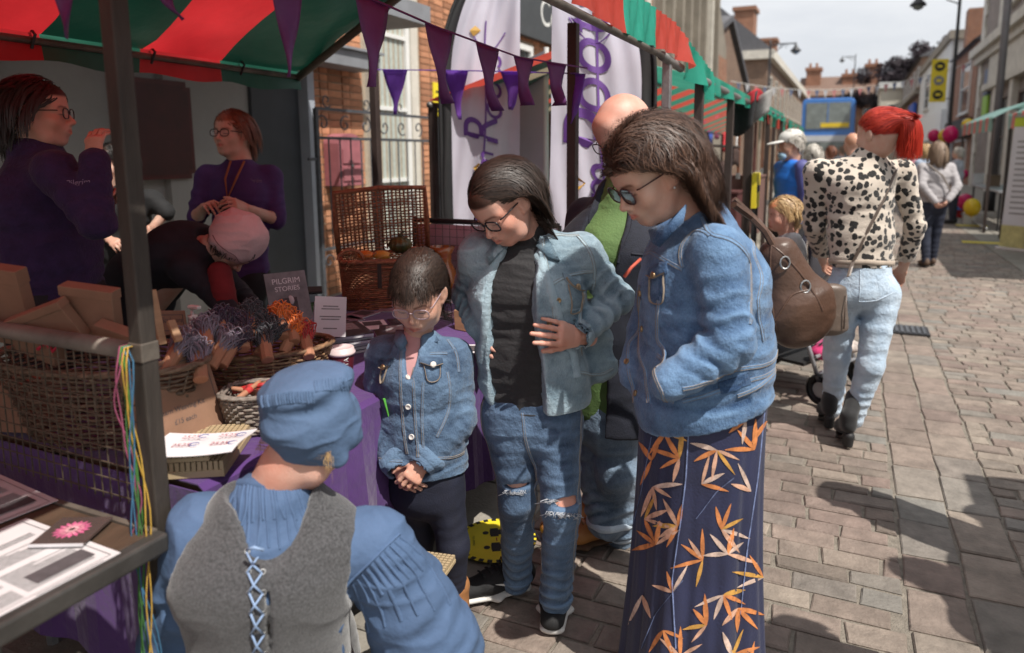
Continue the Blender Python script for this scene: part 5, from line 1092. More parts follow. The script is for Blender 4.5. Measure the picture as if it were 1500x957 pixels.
t = thing('green_yarn_end', 'loose bright green yarn hanging from the cloth edge', 'yarn', (-1.24, 1.62, .8)); q = A((-1.205, 1.60, .80)); MB().tube([q, q+A((.01, .01, -.06)), q+A((.0, .02, -.13)), q+A((.012, .015, -.19))], .004, 6).build('strand', mat('green_yarn', (.10, .42, .06), .9, .15, 60), t)
t = thing('orange_ring', 'orange wooden ring hanging at the table edge', 'ring', (-1.22, 1.64, .76)); q = A((-1.215, 1.66, .77)); MB().tube([q+A((0, .018*math.cos(a), .018*math.sin(a))) for a in np.linspace(0, 2*PI, 16, endpoint=False)], .004, 6, closed=True).build('ring', mat('orange_wood', (.55, .26, .05), .6, .1, 9), t, smooth=True); MB().tube([q+ZU*.018, q+ZU*.035], .002, 5).build('loop', STRAW, t)

# ---------------- coloured ribbons tied to the front post
for k, (c_, nm, off, zb) in enumerate((((.06, .20, .035), 'green', .0, .10), ((.035, .12, .21), 'blue', .012, .32), ((.26, .06, .12), 'pink', -.010, .70), ((.42, .26, .04), 'yellow', .02, .40), ((.04, .13, .03), 'dark green', .006, .22))):
    t = thing('wool_strand', '%s wool strand hanging from the stall\'s front post' % nm, 'ribbon', (-1.26, .9, 1.1), 0, 'wool strands on the post'); base = A((-1.285+off*.6, .898-off*.1, 1.10)); pts = []
    for j in range(22): f = j/21; pts.append(base+A((.010*math.sin(f*9+k)+.030*f+off*f*.9, -.012-.020*f+.01*math.sin(f*6+k*2), -(1.10-zb)*f)))
    pts = [base+A((-.02, .05, .02)), base+A((-.012, .0, .025))]+pts
    for q in range(2): MB().tube([p+A((.004*math.sin(i*.7+q*2), .004*math.cos(i*.6+q*2), 0)) for i, p in enumerate(pts)], .0015, 5)  .build('strand', mat('wool_'+nm.replace(' ', '_'), c_, .9, .2, 60), t, smooth=True)

# ---------------- second stall frame with its furled canopy, posts, mesh panel
s2 = thing('market_stall', 'bare stall frame of dark and galvanised posts behind bald man', 'market stall', (-2.1, 4.3, 0))
DP = mat('dark_brown_post', (.045, .03, .026)); post(s2, -3., 4.0, 2.46, .05, DP); post(s2, -.87, 3.50, 1.95, .042, STEEL, 'galvanised_post'); post(s2, -3., 5.9, 2.1, .05, DP)
rail(s2, (-.86, 3.35, 1.955), (-.86, 3.75, 1.94), .022, 'eave_rail', mat('pale_rail', (.20, .19, .18), .5, .3, 8, metal=.4))
# mesh panel and pink cloth at the back of the near stall's table
mp = thing('mesh_panel', 'black framed wire mesh panel before a pink cloth by feather flag', 'mesh panel', (-1.7, 3.1, .8)); a0, a1 = A((-2.02, 2.98, 1.17)), A((-1.30, 3.16, 1.15)); rail(mp, a0, a1, .013, 'top_rail', BLACK)
for p_ in (a0, a1): MB().tube([p_, (p_[0], p_[1], .02)], .011, 8).build('upright', BLACK, mp)
wm = MB()
for k in range(1, 20): q = a0+(a1-a0)*k/20; wm.tube([q, q-ZU*.40], .0016, 4)
for k in range(1, 11): wm.tube([a0-ZU*.04*k, a1-ZU*.04*k], .0016, 4)
tag(wm.build('wire_mesh', IRONG, mp), kind='stuff')
pc = MB(); pc.grid([[(a0+(a1-a0)*u+A((-.06+.012*math.sin(u*40), .10, -.03-.55*v))) for u in np.linspace(0, 1.0, 30)] for v in np.linspace(0, 1, 6)]); tag(pc.build('pink_cloth', mat('dusty_pink_cloth', (.40, .28, .32), .85, .1, 7), None, smooth=True, solid=.003), 'dusty pink cloth hung behind the black mesh panel', 'cloth')

# ---------------- wrought iron gate before the brick wall
gt = thing('iron_gate', 'grey wrought iron gate with scrolls standing before the brick house', 'gate', (-4.4, 5.6, 0)); GX = -4.45; ga, gb = xp(462, 160, GX)[1], xp(640, 160, GX)[1]; z0, z1 = .45, 1.90
for y in (ga, gb): MB().box((GX-.018, y-.018, .1), (GX+.018, y+.018, z1)).build('stile', IRONG, gt)
for z in (z1, z1-.26, .62): MB().box((GX-.012, ga, z-.014), (GX+.012, gb, z+.014)).build('cross_rail', IRONG, gt)
nb = 13
for k in range(1, nb): y = ga+(gb-ga)*k/nb; MB().tube([(GX, y, .60), (GX, y, z1-.26)], .0075, 6).build('bar', IRONG, gt)
def scroll(y, z, r, s=1, ph=0.): return [(GX, y+s*r*(1-.11*k/2)*math.cos(ph+k*.45), z+r*(1-.11*k/2)*math.sin(ph+k*.45)) for k in range(16)]
for k in range(7): y = ga+.09+(gb-ga-.18)*k/6; MB().tube(scroll(y, z1-.13, .085, 1 if k % 2 else -1, k), .008, 5).build('scroll', IRONG, gt); MB().tube(scroll(y, .50, .075, -1 if k % 2 else 1, k*1.3), .007, 5).build('scroll', IRONG, gt)
for k in range(4): y = ga+.15+(gb-ga-.3)*k/3; MB().tube(scroll(y, z1+.08, .07, 1 if k % 2 else -1, 3.9), .007, 5).build('finial_scroll', IRONG, gt)
MB().box((GX-.03, gb-.10, 1.02), (GX+.03, gb+.12, 1.12)).build('lock', IRON, gt); MB().tube([(GX, ga-.12, 1.45), (GX, ga, 1.45)], .014, 6).build('hinge', IRONG, gt)

# ---------------- bunting
def pennant(p0, p1, L, m_, parent, curl=0., seed=0):
    p0, p1 = A(p0), A(p1); w = p1-p0; tip = (p0+p1)/2-ZU*L; rows = []; nn = np.cross(nrm(w), ZU)
    for i in range(11):
        v = i/10; a, b_ = p0+(tip-p0)*v, p1+(tip-p1)*v; row = []
        for j in range(7):
            u = j/6; q = a+(b_-a)*u; row.append(q+nn*(curl*v*v*math.sin(u*PI)*(1-v*.3)+.010*math.sin(v*7+seed+u*3)*v)+nrm(w)*(.035*v**3*math.sin(seed*1.7)))
        rows.append(row)
    return MB().grid(rows).build('pennant', m_, parent, smooth=True, solid=.0008)
PV1 = mat('purple_pennant', (.27, .10, .34), .4, .15, 9, translucent=.55); PV2 = mat('violet_pennant', (.30, .13, .58), .4, .15, 9, translucent=.55)
def bunting(label, pts, pens, m_, sr=.0035, group=None):
    t = thing('bunting', label, 'bunting', pts[0], 0, group); MB().tube(resample(pts, .05), sr, 5).build('string', m_, t)
    for k, (a, b_, L, c) in enumerate(pens): pennant(a, b_, L, m_, t, c, k)
    return t
# near string: runs beneath the canopy to the second stall's post
def S1(px): return hp(px, np.interp(px, [60, 210, 440, 530, 640, 760, 860], [-45, -38, -32, -8, 40, 84, 100]), np.interp(px, [60, 230, 440, 640, 860], [1.42, 1.5, 1.7, 2.25, 3.1]))
bunting('purple bunting string hung along the front under near canopy', [S1(x) for x in (60, 150, 230, 320, 440, 530, 640, 760, 860)], [(S1(a), S1(b_), L, c) for a, b_, L, c in ((66, 112, .13, .03), (218, 254, .09, .02), (392, 446, .22, .03), (519, 570, .235, .05), (622, 663, .23, .06), (697, 731, .22, .06), (752, 782, .18, .08), (800, 830, .17, .09))], PV1)
def S2(px): return hp(px, np.interp(px, [545, 700, 848], [102, 104, 108]), np.interp(px, [545, 848], [4.75, 3.45]))
bunting('violet bunting string between the two dark stall posts', [S2(x) for x in (545, 600, 700, 780, 848)], [(S2(a), S2(b_), L, c) for a, b_, L, c in ((560, 597, .28, .02), (650, 686, .28, .02), (733, 770, .20, .05), (834, 858, .24, .03))], PV2)

# ---------------- feather flags
def flag(label, base_px, B, H, W, flip, label2):
    b0 = gp(*base_px) if B is None else hp(*base_px, B); b0[2] = 0; t = thing('feather_flag', label, 'flag', b0); xd = nrm(RT*.97+HD*.22)*flip
    def edge(f): return (.0 if f < .60 else W*.92*((f-.60)/.40)**2.1)
    def pole(f): return b0+xd*(edge(f)-.03)+ZU*(.30+f*(H-.3))*1.0-xd*0
    MB().tube([b0]+[pole(f) for f in np.linspace(0, 1, 24)], [.016]*14+[.012]*11, 8).build('pole', BLACK, t, smooth=True)
    yd = np.cross(xd, ZU); yd = yd if yd@HD < 0 else -yd
    def S(u, v, o=0.): e = edge(v); w = max(.02, W-e); return b0+xd*(e+u*w)+ZU*(.30+v*(H-.3)-.10*u*(1 if v < .1 else 0))+yd*(.030*math.sin(u*9+v*7)*(.25+u)+.012*math.sin(u*26-v*16+2)+o)
    MB().grid([[S(u, v) for u in np.linspace(.06, 1, 22)] for v in np.linspace(0, .985, 44)]).build('sail', mat('flag_white', (.64, .62, .72), .6, .04, 5, translucent=.30), t, smooth=True)
    MB().grid([[S(u, v, .003) for u in (-.04, .02, .085)] for v in np.linspace(0, 1, 60)]).build('black_sleeve', BLACK, t, smooth=True, solid=.003)
    INKP = mat('flag_purple', (.13, .05, .26), .6, .1, 6)
    def lay(s_, size, u0, v0, m_, shear=.25):
        me = text_mesh(s_, size, Matrix.Identity(4), align='LEFT', shear=shear)
        bm = bmesh.new(); bm.from_mesh(me); bmesh.ops.triangulate(bm, faces=bm.faces); bmesh.ops.subdivide_edges(bm, edges=[e for e in bm.edges if e.calc_length() > .06], cuts=2); bm.to_mesh(me); bm.free()
        for v in me.vertices:
            vv = v0+v.co.x/(H-.3); uu = u0-v.co.y/W*flip*1.0; v.co = S(min(max(uu, .08), .98), min(max(vv, 0), .97), .006)
        put(link('lettering', me, m_), t)
    k_, v0 = (.5, .24) if flip > 0 else (.75, .12); lay('Pilgrim', .40*k_, .52, v0, INKP); lay('R', .70*k_, .50, v0+.42*k_, INKP); lay('oots', .50*k_, .62, v0+.55*k_, INKP)
    # long flourishes and leaves of the lettering
    cur = lambda pts, w_: MB().grid([[S(u-w_, v, .007), S(u+w_, v, .007)] for u, v in pts]).build('flourish', INKP, t)
    cur([(.44+.10*math.sin(f*2.6), .34+f*.42) for f in np.linspace(0, 1, 30)], .012); cur([(.30+.5*f, .735-.05*math.sin(f*PI)) for f in np.linspace(0, 1, 14)], .010)
    for u, v in ((.27, .735), (.36, .40), (.66, .40), (.30, .205)): MB().add([S(u, v, .008), S(u+.07, v+.012, .008), S(u+.16, v, .008), S(u+.07, v-.014, .008)], [(0, 1, 2, 3)]).build('leaf_mark', mat('flag_ochre', (.52, .30, .06), .6, .1, 6), t)
    MB().lathe([(.18, 0), (.18, .04), (.03, .06), (.03, .25)], c=b0, n=16).build('base', IRON, t); return t
flag('white feather flag with purple lettering and pole on its left', (655, 330), 4.9, 3.05, .52, 1, '')
flag('white feather flag with purple lettering behind the bald man', (948, 330), 3.95, 2.9, .56, -1, '')
t = thing('room_divider', 'plain white display panel between the two feather flags', 'panel', (-2.9, 5.6, 0)); a, b_ = hp(742, 200, 5.6), hp(800, 200, 5.2); MB().add([(a[0], a[1], .1), (b_[0], b_[1], .1), (b_[0], b_[1], 2.23), (a[0], a[1], 2.14)], [(0, 1, 2, 3)]).build('sheet', mat('panel_white', (.50, .50, .56), .7, .05, 4), t, solid=.02); MB().tube([(b_[0], b_[1], .02), (b_[0], b_[1], 2.25)], .02, 8).build('edge_post', WHITEP, t)
MB().box((-.02, -.02, -.03), (.02, .02, .03), Matrix.Translation(hp(736, 220, 5.5))).build('clip', LEAD, t)
# display behind: stall four goods in the gap
for k, (px, py, w_, h_, c_, lb) in enumerate(((788, 205, .30, .42, (.13, .05, .04), 'brown picture board above another beside white panel'), (790, 255, .28, .20, (.22, .10, .08), 'tan picture board below the brown one'), (812, 230, .16, .5, (.42, .42, .46), 'white poster strip beside the brown boards'), (805, 300, .22, .16, (.36, .28, .12), 'patterned yellow craft panel low beside the flag'), (820, 305, .14, .2, (.10, .05, .04), 'dark cloth bundle low behind second flag'))):
    p = hp(px, py, 5.9+.1*k); M = frame(p, RT, ZU); t = thing('display_board', lb, 'board', p); MB().box((-w_/2, -h_/2, -.02), (w_/2, h_/2, 0), M).build('board', mat('board_%d' % k, c_, .7, .4, 9), t); MB().box((-w_*.35, -h_*.3, 0), (w_*.35, h_*.3, .004), M).build('picture', mat('picture_%d' % k, tuple(np.array(c_)*.6+.02), .6, .6, 14), t)

# ---------------- third stall, thin striped canopy
def gable_stall(label, y0, y1, fx, bx, ez, rz_, bz, fcol, stripes, sw, goods=True, sgn=1):
    t = thing('market_stall', label, 'market stall', ((fx+bx)/2, (y0+y1)/2, 0)); rx = fx+(bx-fx)*.46
    sheet(lambda u, v: (fx+(rx-fx)*v, u, ez+(rz_-ez)*v+.012*math.sin(u*7+v*3)), y0, y1, 0, 1, 20, 6, fcol, t, 'front_slope')
    n = int((y1-y0)/sw)
    for k in range(n): a = y0+(y1-y0)*k/n; b_ = y0+(y1-y0)*(k+1)/n; sheet(lambda u, v: (rx+(bx-rx)*v, u, rz_+(bz-rz_)*v), a, b_, 0, 1, 3, 4, stripes[k % len(stripes)], t, 'back_stripe')
    m_ = mat('pale_rail', (.2, .19, .18)); rail(t, (fx, y0, ez-.03), (fx, y1, ez-.03), .026, 'eave_rail', m_); rail(t, (bx, y0, bz-.03), (bx, y1, bz-.03), .02, 'back_rail', m_); rail(t, (rx, y0, rz_-.03), (rx, y1, rz_-.03), .02, 'ridge_rail', m_)
    for y in (y0+.05, (y0+y1)/2, y1-.05):
        post(t, fx, y, ez-.02, .05, DP); post(t, bx, y, bz-.02, .05, DP)
    sheet(lambda u, v: (fx+.02*sgn+.02*math.sin(u*11)*v, u, ez+.02-v*.10), y0, y1, 0, 1, 40, 3, fcol, t, 'valance'); return t
gable_stall('third stall with green front and thin striped canopy lining', 4.2, 6.6, -.86, -2.7, 1.96, 2.16, 1.86, PGRN2, (PRED2, PDKG, PCRM, PDKG), .16)
s4 = gable_stall('fourth stall hung with leather goods and belts', 7.0, 10.4, -.95, -2.8, 2.02, 2.3, 1.95, PGRN2, (PRED2, PGRN2), .4)
gable_stall('fifth stall with bright green and red canopy farther up street', 10.8, 14, -1.1, -3.0, 2.06, 2.4, 2.0, PGRN2, (PRED2, PGRN2), .4)
gable_stall('farthest left stall with green canopy near the bus', 14.4, 18.4, -1.2, -3.1, 2.1, 2.4, 2.0, PGRN2, (PRED2, PGRN2), .4)
for k in range(10):   # alternating coral flaps along the far valances
    y = 7.6+k*.9; sheet(lambda u, v: (-.93-.024*(u-7.6)+.03*math.sin(u*9)*v, u, 2.06-v*.22), y, y+.42, 0, 1, 6, 3, PRED2 if k % 2 else PGRN2, s4, 'valance_flap')
fl = thing('hanging_cloth', 'crumpled grey and black cloth dangling at stall corner', 'cloth', (-.85, 6.6, 1.9)); q0 = xp(1098, 150, -.85)
for k, (c_, dx, nm) in enumerate((((.02, .02, .022), -.10, 'black_fold'), ((.30, .29, .28), .12, 'grey_fold'), ((.40, .02, .03), .02, 'red_fold'))): MB().grid([[q0+RT*(dx*.66+(u-.5)*.23*(1-.3*v))+HD*.06*math.sin(u*5+k)+ZU*(.06-v*(.30-.10*k)-.05*math.sin(u*4+k)) for u in np.linspace(0, 1, 9)] for v in np.linspace(0, 1, 7)]).build(nm, mat('cloth_fold_%d' % k, c_, .8, .3, 12), fl, smooth=True, solid=.004)
BELT = [mat('belt_%d' % k, c_, .55, .2, 9) for k, c_ in enumerate(((.16, .06, .03), (.05, .03, .02), (.30, .17, .09), (.09, .02, .02), (.36, .30, .24)))]
for k in range(15):
    y = 7.2+k*.5; x = -1.05-.012*k; t = thing('hanging_belt', ['nearest ', 'middle ', 'farthest '][k//5]+['tan', 'dark', 'pale brown', 'maroon', 'cream'][k % 5]+' belt hanging from the leather stall rail', 'belt', (x, y, 2.05), 0, 'belts hanging on the leather stall'); L_ = .75+.12*((k*7) % 5); MB().box((x-.01, y-.03, 2.05-L_), (x+.01, y+.03, 2.05)).build('strap', BELT[k % 5], t); MB().box((x-.015, y-.04, 2.0-L_), (x+.015, y+.04, 2.06-L_)).build('buckle', STEEL, t)
def crate(label, c, s_, m_, name='goods_box'): t = thing(name, label, 'box', c); MB().box((c[0]-s_[0]/2, c[1]-s_[1]/2, c[2]), (c[0]+s_[0]/2, c[1]+s_[1]/2, c[2]+s_[2])).build('box', m_, t, bevel=.01); MB().box((c[0]-s_[0]/2-.01, c[1]-s_[1]/2-.01, c[2]+s_[2]), (c[0]+s_[0]/2+.01, c[1]+s_[1]/2+.01, c[2]+s_[2]+.02)).build('lid', m_, t); return t
BRN = mat('brown_card', (.16, .085, .07), .8, .12, 6)
p = xp(1090, 250, -1.1); crate('brown drawer unit beneath the third stall canopy', (p[0], p[1], .65), (.4, .5, .6), BRN, 'drawer_unit'); p = xp(1055, 240, -1.3); crate('dark red chest under third stall behind the woman', (p[0], p[1], .6), (.5, .8, .5), mat('dark_red_box', (.08, .02, .02), .7, .2, 6))
t = thing('counter_cloth', 'dark brown swagged cloth between third stall posts', 'cloth', (-1.4, 7, 1.2)); MB().grid([[(-1.02, y, 1.56-.13*math.sin((y-3.9)*2.2)**2-v*.16) for y in np.linspace(3.9, 7.0, 40)] for v in np.linspace(0, 1, 4)]).build('swag', mat('brown_cloth', (.05, .025, .02), .8, .2, 6), t, smooth=True, solid=.01); MB().tube([(-1.02, 3.9, 1.56), (-1.02, 7.0, 1.56)], .012, 6).build('rod', DP, t)
p = xp(1107, 278, -.8); t = thing('yellow_sign', 'small yellow notice on a stand beside the blue jacketed man', 'sign', (p[0], p[1], 0)); MB().box((p[0]-.02, p[1]-.13, p[2]-.16), (p[0]+.02, p[1]+.13, p[2]+.15)).build('board', YEL, t); MB().box((p[0]+.021, p[1]-.1, p[2]-.02), (p[0]+.024, p[1]+.1, p[2]+.04)).build('print_line', BLACK, t)
for s_ in (-.11, .11): MB().box((p[0]-.012, p[1]+s_-.012, 0), (p[0]+.012, p[1]+s_+.012, p[2]-.16)).build('leg', IRON, t)
# colourful goods far back under the third canopy
for k, (px, py, c_) in enumerate(((1040, 200, (.06, .12, .5)), (1062, 205, (.55, .04, .05)), (1050, 185, (.45, .10, .22)), (1070, 192, (.25, .5, .42)), (1030, 175, (.05, .08, .3)), (1080, 215, (.5, .5, .5)), (1010, 205, (.4, .4, .42)), (1095, 210, (.30, .14, .08)))):
    p = xp(px, py, -3.2); t = thing('hanging_garment', ['blue garment left of the red one', 'red garment', 'pink garment', 'mint green garment', 'navy garment', 'white garment', 'pale grey garment', 'tan garment'][k]+' hanging at the back of third stall', 'garment', p, 0, 'garments at the back of the third stall'); MB().grid([[(p[0]+.03*math.sin(u*7), p[1]+(u-.5)*(.5-.12*(v < .2)), p[2]+.3-v*.62) for u in np.linspace(0, 1, 9)] for v in np.linspace(0, 1, 5)]).build('cloth', mat('garment_%d' % k, c_, .85, .3, 6), t, smooth=True, solid=.01); MB().tube([(p[0], p[1], p[2]+.3), (p[0], p[1], p[2]+.40)], .006, 5).build('hook', STEEL, t)

# ---------------- right hand stalls
PAQ = pvc('faded_green_canopy', (.20, .38, .34), .3); PPK = pvc('faded_red_canopy', (.62, .17, .15), .3)
def rstall(label, y0, y1, fx=2.3):
    t = thing('market_stall', label, 'market stall', (fx+1, (y0+y1)/2, 0)); n = int((y1-y0)/.35)
    sheet(lambda u, v: (fx+1.9*v, u, 2.16+.35*math.sin(min(v, .5)*PI)+.015*math.sin(u*6)), y0, y1, 0, 1, 20, 8, PAQ, t, 'canopy')
    for k in range(n): a = y0+(y1-y0)*k/n; b_ = y0+(y1-y0)*(k+1)/n; sheet(lambda u, v: (fx-.01-.02*math.sin(u*8)*v, u, 2.17-v*.24-.03*abs(math.sin((u-y0)*PI*n/(y1-y0)))*v), a, b_, 0, 1, 6, 4, PPK if k % 2 else PAQ, t, 'valance_stripe')
    for y in (y0+.05, y1-.05):
        post(t, fx+.03, y, 2.15, .05, DP); post(t, fx+1.9, y, 2.15, .05, DP)
    rail(t, (fx+.03, y0, 2.13), (fx+.03, y1, 2.13), .02, 'eave_rail', DP); rail(t, (fx+.06, y0, .10), (fx+.06, y1, .10), .02, 'ground_rail', STEEL); rail(t, (fx+1.9, y0, 2.13), (fx+1.9, y1, 2.13), .02, 'back_rail', DP)
    sheet(lambda u, v: (fx+1.9, u, 1.75-v*1.5), y0, y1, 0, 1, 10, 3, mat('navy_backcloth', (.02, .02, .04), .8, .2, 5), t, 'back_cloth')
    tt = thing('stall_table', label.replace('stall', 'table under the stall', 1) if 'stall' in label else label, 'table', (fx+.6, (y0+y1)/2, 0)); MB().box((fx+.25, y0+.3, .76), (fx+1.0, y1-.3, .79)).build('top', mat('grey_table', (.35, .35, .37), .6, .1, 5), tt)
    for a in (.3, .95):
        for y in (y0+.4, y1-.4): MB().tube([(fx+a, y, .015), (fx+a, y, .76)], .02, 8).build('leg', IRON, tt)
    return t
rstall('right hand stall with pink and pale green scalloped valance', 15.4, 19.5); rstall('nearer right hand stall beside the tall roll up banner', 9.2, 14.6, 2.42)
rstall('added unseen right hand stall shading the street near camera', .6, 3.1, 1.8)  # out-of-view stall put in so its canopy shades the right foreground
ps = A((2.34, 13.0, 0)); t = thing('roll_up_banner', 'tall white roll up banner with green top at right edge', 'banner', ps); Mr = frame((2.55, 12.75, 1.05), (.80, -.60, 0), (.10, 0, 1)); MB().box((-.42, -1.0, -.004), (.42, 1.0, 0), Mr).build('sheet', mat('banner_white', (.56, .55, .58), .6, .05, 3), t); MB().box((-.42, .86, 0.001), (.42, 1.0, .004), Mr).build('green_band', mat('lime_band', (.42, .50, .04), .6, .05, 4), t); MB().box((-.44, -1.07, -.10), (.44, -1.0, .10), Mr).build('cassette', mat('alloy', (.5, .5, .52), .4, .1, 5, metal=.5), t, bevel=.02); MB().box((-.43, 1.0, -.012), (.43, 1.03, .012), Mr).build('top_bar', STEEL, t)
for k in range(14): MB().box((-.34, .62-k*.085, .001), (-.34+.5*(.6+.4*((k*5) % 3)/2), .645-k*.085, .003), Mr).build('print_line', INKG, t)
MB().box((-.42, -1.0, .001), (.0, -.66, .003), Mr).build('cream_patch', mat('cream_patch', (.5, .45, .2), .6, .3, 5), t)
def balloon(label, px, py, X, c_, r=.17): p = xp(px, py, X); t = thing('balloon', label, 'balloon', p, 0, 'party balloons'); MB().ball(p, r, 18, 12, (1, 1, 1.15)).build('skin', mat('balloon_%s' % label.split()[0], c_, .25, .03, 3, translucent=.2), t, smooth=True); MB().lathe([(.02, -.03), (.008, 0)], c=p-ZU*r*1.15, n=8).build('knot', mat('balloon_%s' % label.split()[0], c_), t)
PKc, YLc = (.62, .01, .13), (.72, .50, .02)
for a in (('pink balloon leftmost under the right valance', 1368, 199, 2.4, PKc, .19), ('yellow balloon between two pink ones on right valance', 1384, 199, 2.45, YLc, .18), ('pink balloon right of the yellow one under valance', 1392, 197, 2.35, PKc, .20), ('yellow balloon highest under the right canopy', 1418, 184, 2.5, YLc, .15), ('pink balloon low beside the right stall table', 1414, 296, 2.3, PKc, .16), ('yellow balloon lowest at the right stall table', 1424, 304, 2.25, YLc, .16), ('pink balloon small behind walking woman\'s shoulder', 1413, 255, 2.5, PKc, .09)): balloon(*a)
for k, (px, py, c_, lb) in enumerate(((1432, 262, (.55, .55, .57), 'white carton on the right stall table'), (1455, 265, (.12, .08, .05), 'brown plant pot on right stall table'), (1405, 300, (.04, .15, .5), 'blue crate on ground by right stall'), (1418, 330, (.5, .5, .48), 'white sack on ground before right stall'), (1402, 318, (.5, .03, .04), 'red bag on the ground beside blue crate'))): p = xp(px, py, 2.7 if k < 2 else 2.3); crate(lb, (p[0], p[1], max(.02, p[2]-.12)), (.22, .25, .22), mat('crate_%d' % k, c_, .7, .15, 6))
for k, (px, py) in enumerate(((1437, 357), (1423, 332))): p = gp(px, py); t = thing('floor_marking', ['nearer yellow tape strip on pavement before right stall', 'farther yellow tape strip before right stall'][k], 'tape', p); MB().box((p[0]-.28, p[1]-.1, .016), (p[0]+.28, p[1]+.1, .021)).build('tape', YEL, t)
# far string of flags across the street
p0, p1 = A((-6, 34, 4.95)), A((5, 40, 5.9)); rg = np.random.default_rng(3); fb = thing('bunting', 'string of small white, pink and blue pennants across the far street', 'bunting', p0)
cat_ = [p0+(p1-p0)*f-ZU*.9*4*f*(1-f) for f in np.linspace(0, 1, 60)]; MB().tube(cat_, .02, 4).build('string', WHITEP, fb)
pcm = [mat('far_pennant_%d' % k, c_, .7, .05, 3, translucent=.3) for k, c_ in enumerate(((.6, .62, .66), (.6, .25, .25), (.14, .18, .3)))]
for k in range(29): a, b_ = cat_[2*k], cat_[2*k+1]; MB().add([a, b_, (a+b_)/2-ZU*.42], [(0, 1, 2)]).build('pennant', pcm[k % 3], fb)

# ---------------- floor sticker
sc_ = gp(727, 801); sc_[2] = .029; Ms = frame(sc_, (-.52, .86, 0), (-.86, -.52, 0)); t = thing('floor_sticker', 'round yellow distancing sticker with black border on the paving', 'sticker', sc_); MB().lathe([(.155, 0), (.155, .0012)], n=48, M=Ms).build('disc', YEL, t)
for k in range(28): a = 2*PI*k/28; M2 = Ms @ Matrix.Rotation(a, 4, 'Z'); MB().box((.138, -.009, .0013), (.1555, .009, .0019), M2).build('border_dash', BLACK, t)
for s_ in (-.052, .052):
    mb = MB(); mb.box((s_-.018, -.042, .0013), (s_+.018, .022, .0019), Ms); mb.box((s_-.030, -.012, .0013), (s_-.0185, .020, .0019), Ms); mb.box((s_+.0185, -.012, .0013), (s_+.030, .020, .0019), Ms); mb.lathe([(.012, .0013), (.012, .0019)], c=(s_, .038, 0), n=14, M=Ms); tag(mb.build('figure_mark', BLACK, t), kind='stuff')
MB().box((-.012, -.004, .0013), (.012, .0, .0019), Ms).build('red_dash', REDI, t)
for s_, sz, yy in (('PLEASE KEEP', .030, -.075), ('2 METRES', .022, -.105), ('THANK YOU', .012, .085)): put(link('lettering', text_mesh(s_, sz, Ms @ Matrix.Translation((0, yy, .0021))), BLACK), t)
# ================================================================== PEOPLE
def JB(B): return lambda x, y, o=0.: hp(x, y, B+o)
def look(yaw, pitch=0.):
    t, p = math.radians(yaw), math.radians(pitch); return cv(-math.cos(p)*math.sin(t), -math.sin(p), math.cos(p)*math.cos(t))
def sidev(yaw): return nrm(np.cross(look(yaw), ZU))       # towards the person's right hand
SK_F = skin('skin_fair', (.60, .40, .315)); SK_P = skin('skin_pink', (.62, .375, .30)); SK_T = skin('skin_tan', (.52, .315, .225))
H_DK = hairmat('hair_dark_brown', (.013, .008, .006), (.050, .028, .019)); H_DK2 = hairmat('hair_brown', (.022, .011, .008), (.13, .065, .040)); H_BLK = hairmat('hair_black', (.006, .005, .005), (.02, .014, .012))
H_RED = hairmat('hair_bright_red', (.36, .015, .012), (.68, .062, .03), .4); H_BLN = hairmat('hair_blonde', (.30, .17, .07), (.58, .40, .20)); H_GRY = hairmat('hair_grey', (.30, .27, .23), (.62, .58, .52)); H_GBR = hairmat('hair_grey_brown', (.14, .09, .06), (.32, .23, .16)); H_AUB = hairmat('hair_auburn', (.10, .03, .018), (.26, .10, .05))
def lens_pts(sx, w, h, y=.097, sq=2.8, z=-.004, cx=.0325, n=26):
    out = []
    for k in range(n):
        a = 2*PI*k/n; ca, sa = math.cos(a), math.sin(a); x = math.copysign(abs(ca)**(2/sq), ca)*w; zz = math.copysign(abs(sa)**(2/sq), sa)*h
        out.append(np.array((sx*(cx+x), y-.10*(cx+x)**2*6, z+zz)))
    return out
def glasses(R, pos, size, parent, fm, w=.0245, h=.0185, r=.0019, lens=None, sq=2.8):
    g_ = lambda p: A(pos)+size*(A(p) @ R); e = MB(); o = None
    for sx in (-1, 1): e.tube([g_(p) for p in lens_pts(sx, w, h, sq=sq)], r*size, 6, closed=True)
    e.tube([g_((-.0085, .0975, .0)), g_((0, .1000, .003)), g_((.0085, .0975, .0))], r*size, 6)
    for sx in (-1, 1): e.tube([g_(p) for p in ((sx*.0570, .0780, .006), (sx*.0640, .070, .006), (sx*.0765, .0, .004), (sx*.0780, -.022, -.012))], r*size*.9, 6)
    o = e.build('glasses', fm, parent, smooth=True); o['kind'] = 'stuff'
    lm = lens or mat('clear_lens', (.75, .78, .80), .03, .0, 1, alpha=.14, spec=.8)
    for sx in (-1, 1):
        q = MB().poly([g_(p) for p in lens_pts(sx, w, h, sq=sq)]).build('lens', lm); q.parent = o
    del o['kind']; return o
FRAME_BK = mat('black_frame', (.012, .013, .017), .25, .1, 9); FRAME_TORT = mat('tortoise_frame', (.05, .012, .014), .25, .4, 60); FRAME_CLR = mat('clear_frame', (.55, .50, .52), .2, .05, 9, alpha=.6); SUNLENS = mat('dark_lens', (.02, .025, .03), .04, .1, 3, alpha=.88, spec=.9)
def sub(part, o):                         # make o a sub-part of an existing part (same world-space vertices)
    o.parent = part; o.matrix_parent_inverse = (part.matrix_parent_inverse).copy() if False else Matrix(part.matrix_world).inverted() if False else Matrix.Identity(4)
    return o
def part(name, sol, mt, root): o = link(name, arr_mesh(name, sol.P, sol.F), mt); put(o, root); return o
def spart(mb, name, mt, parent, smooth=True, kind=None):
    o = link(name, mb.mesh(name, smooth), mt); o.parent = parent
    if kind: o['kind'] = kind
    return o
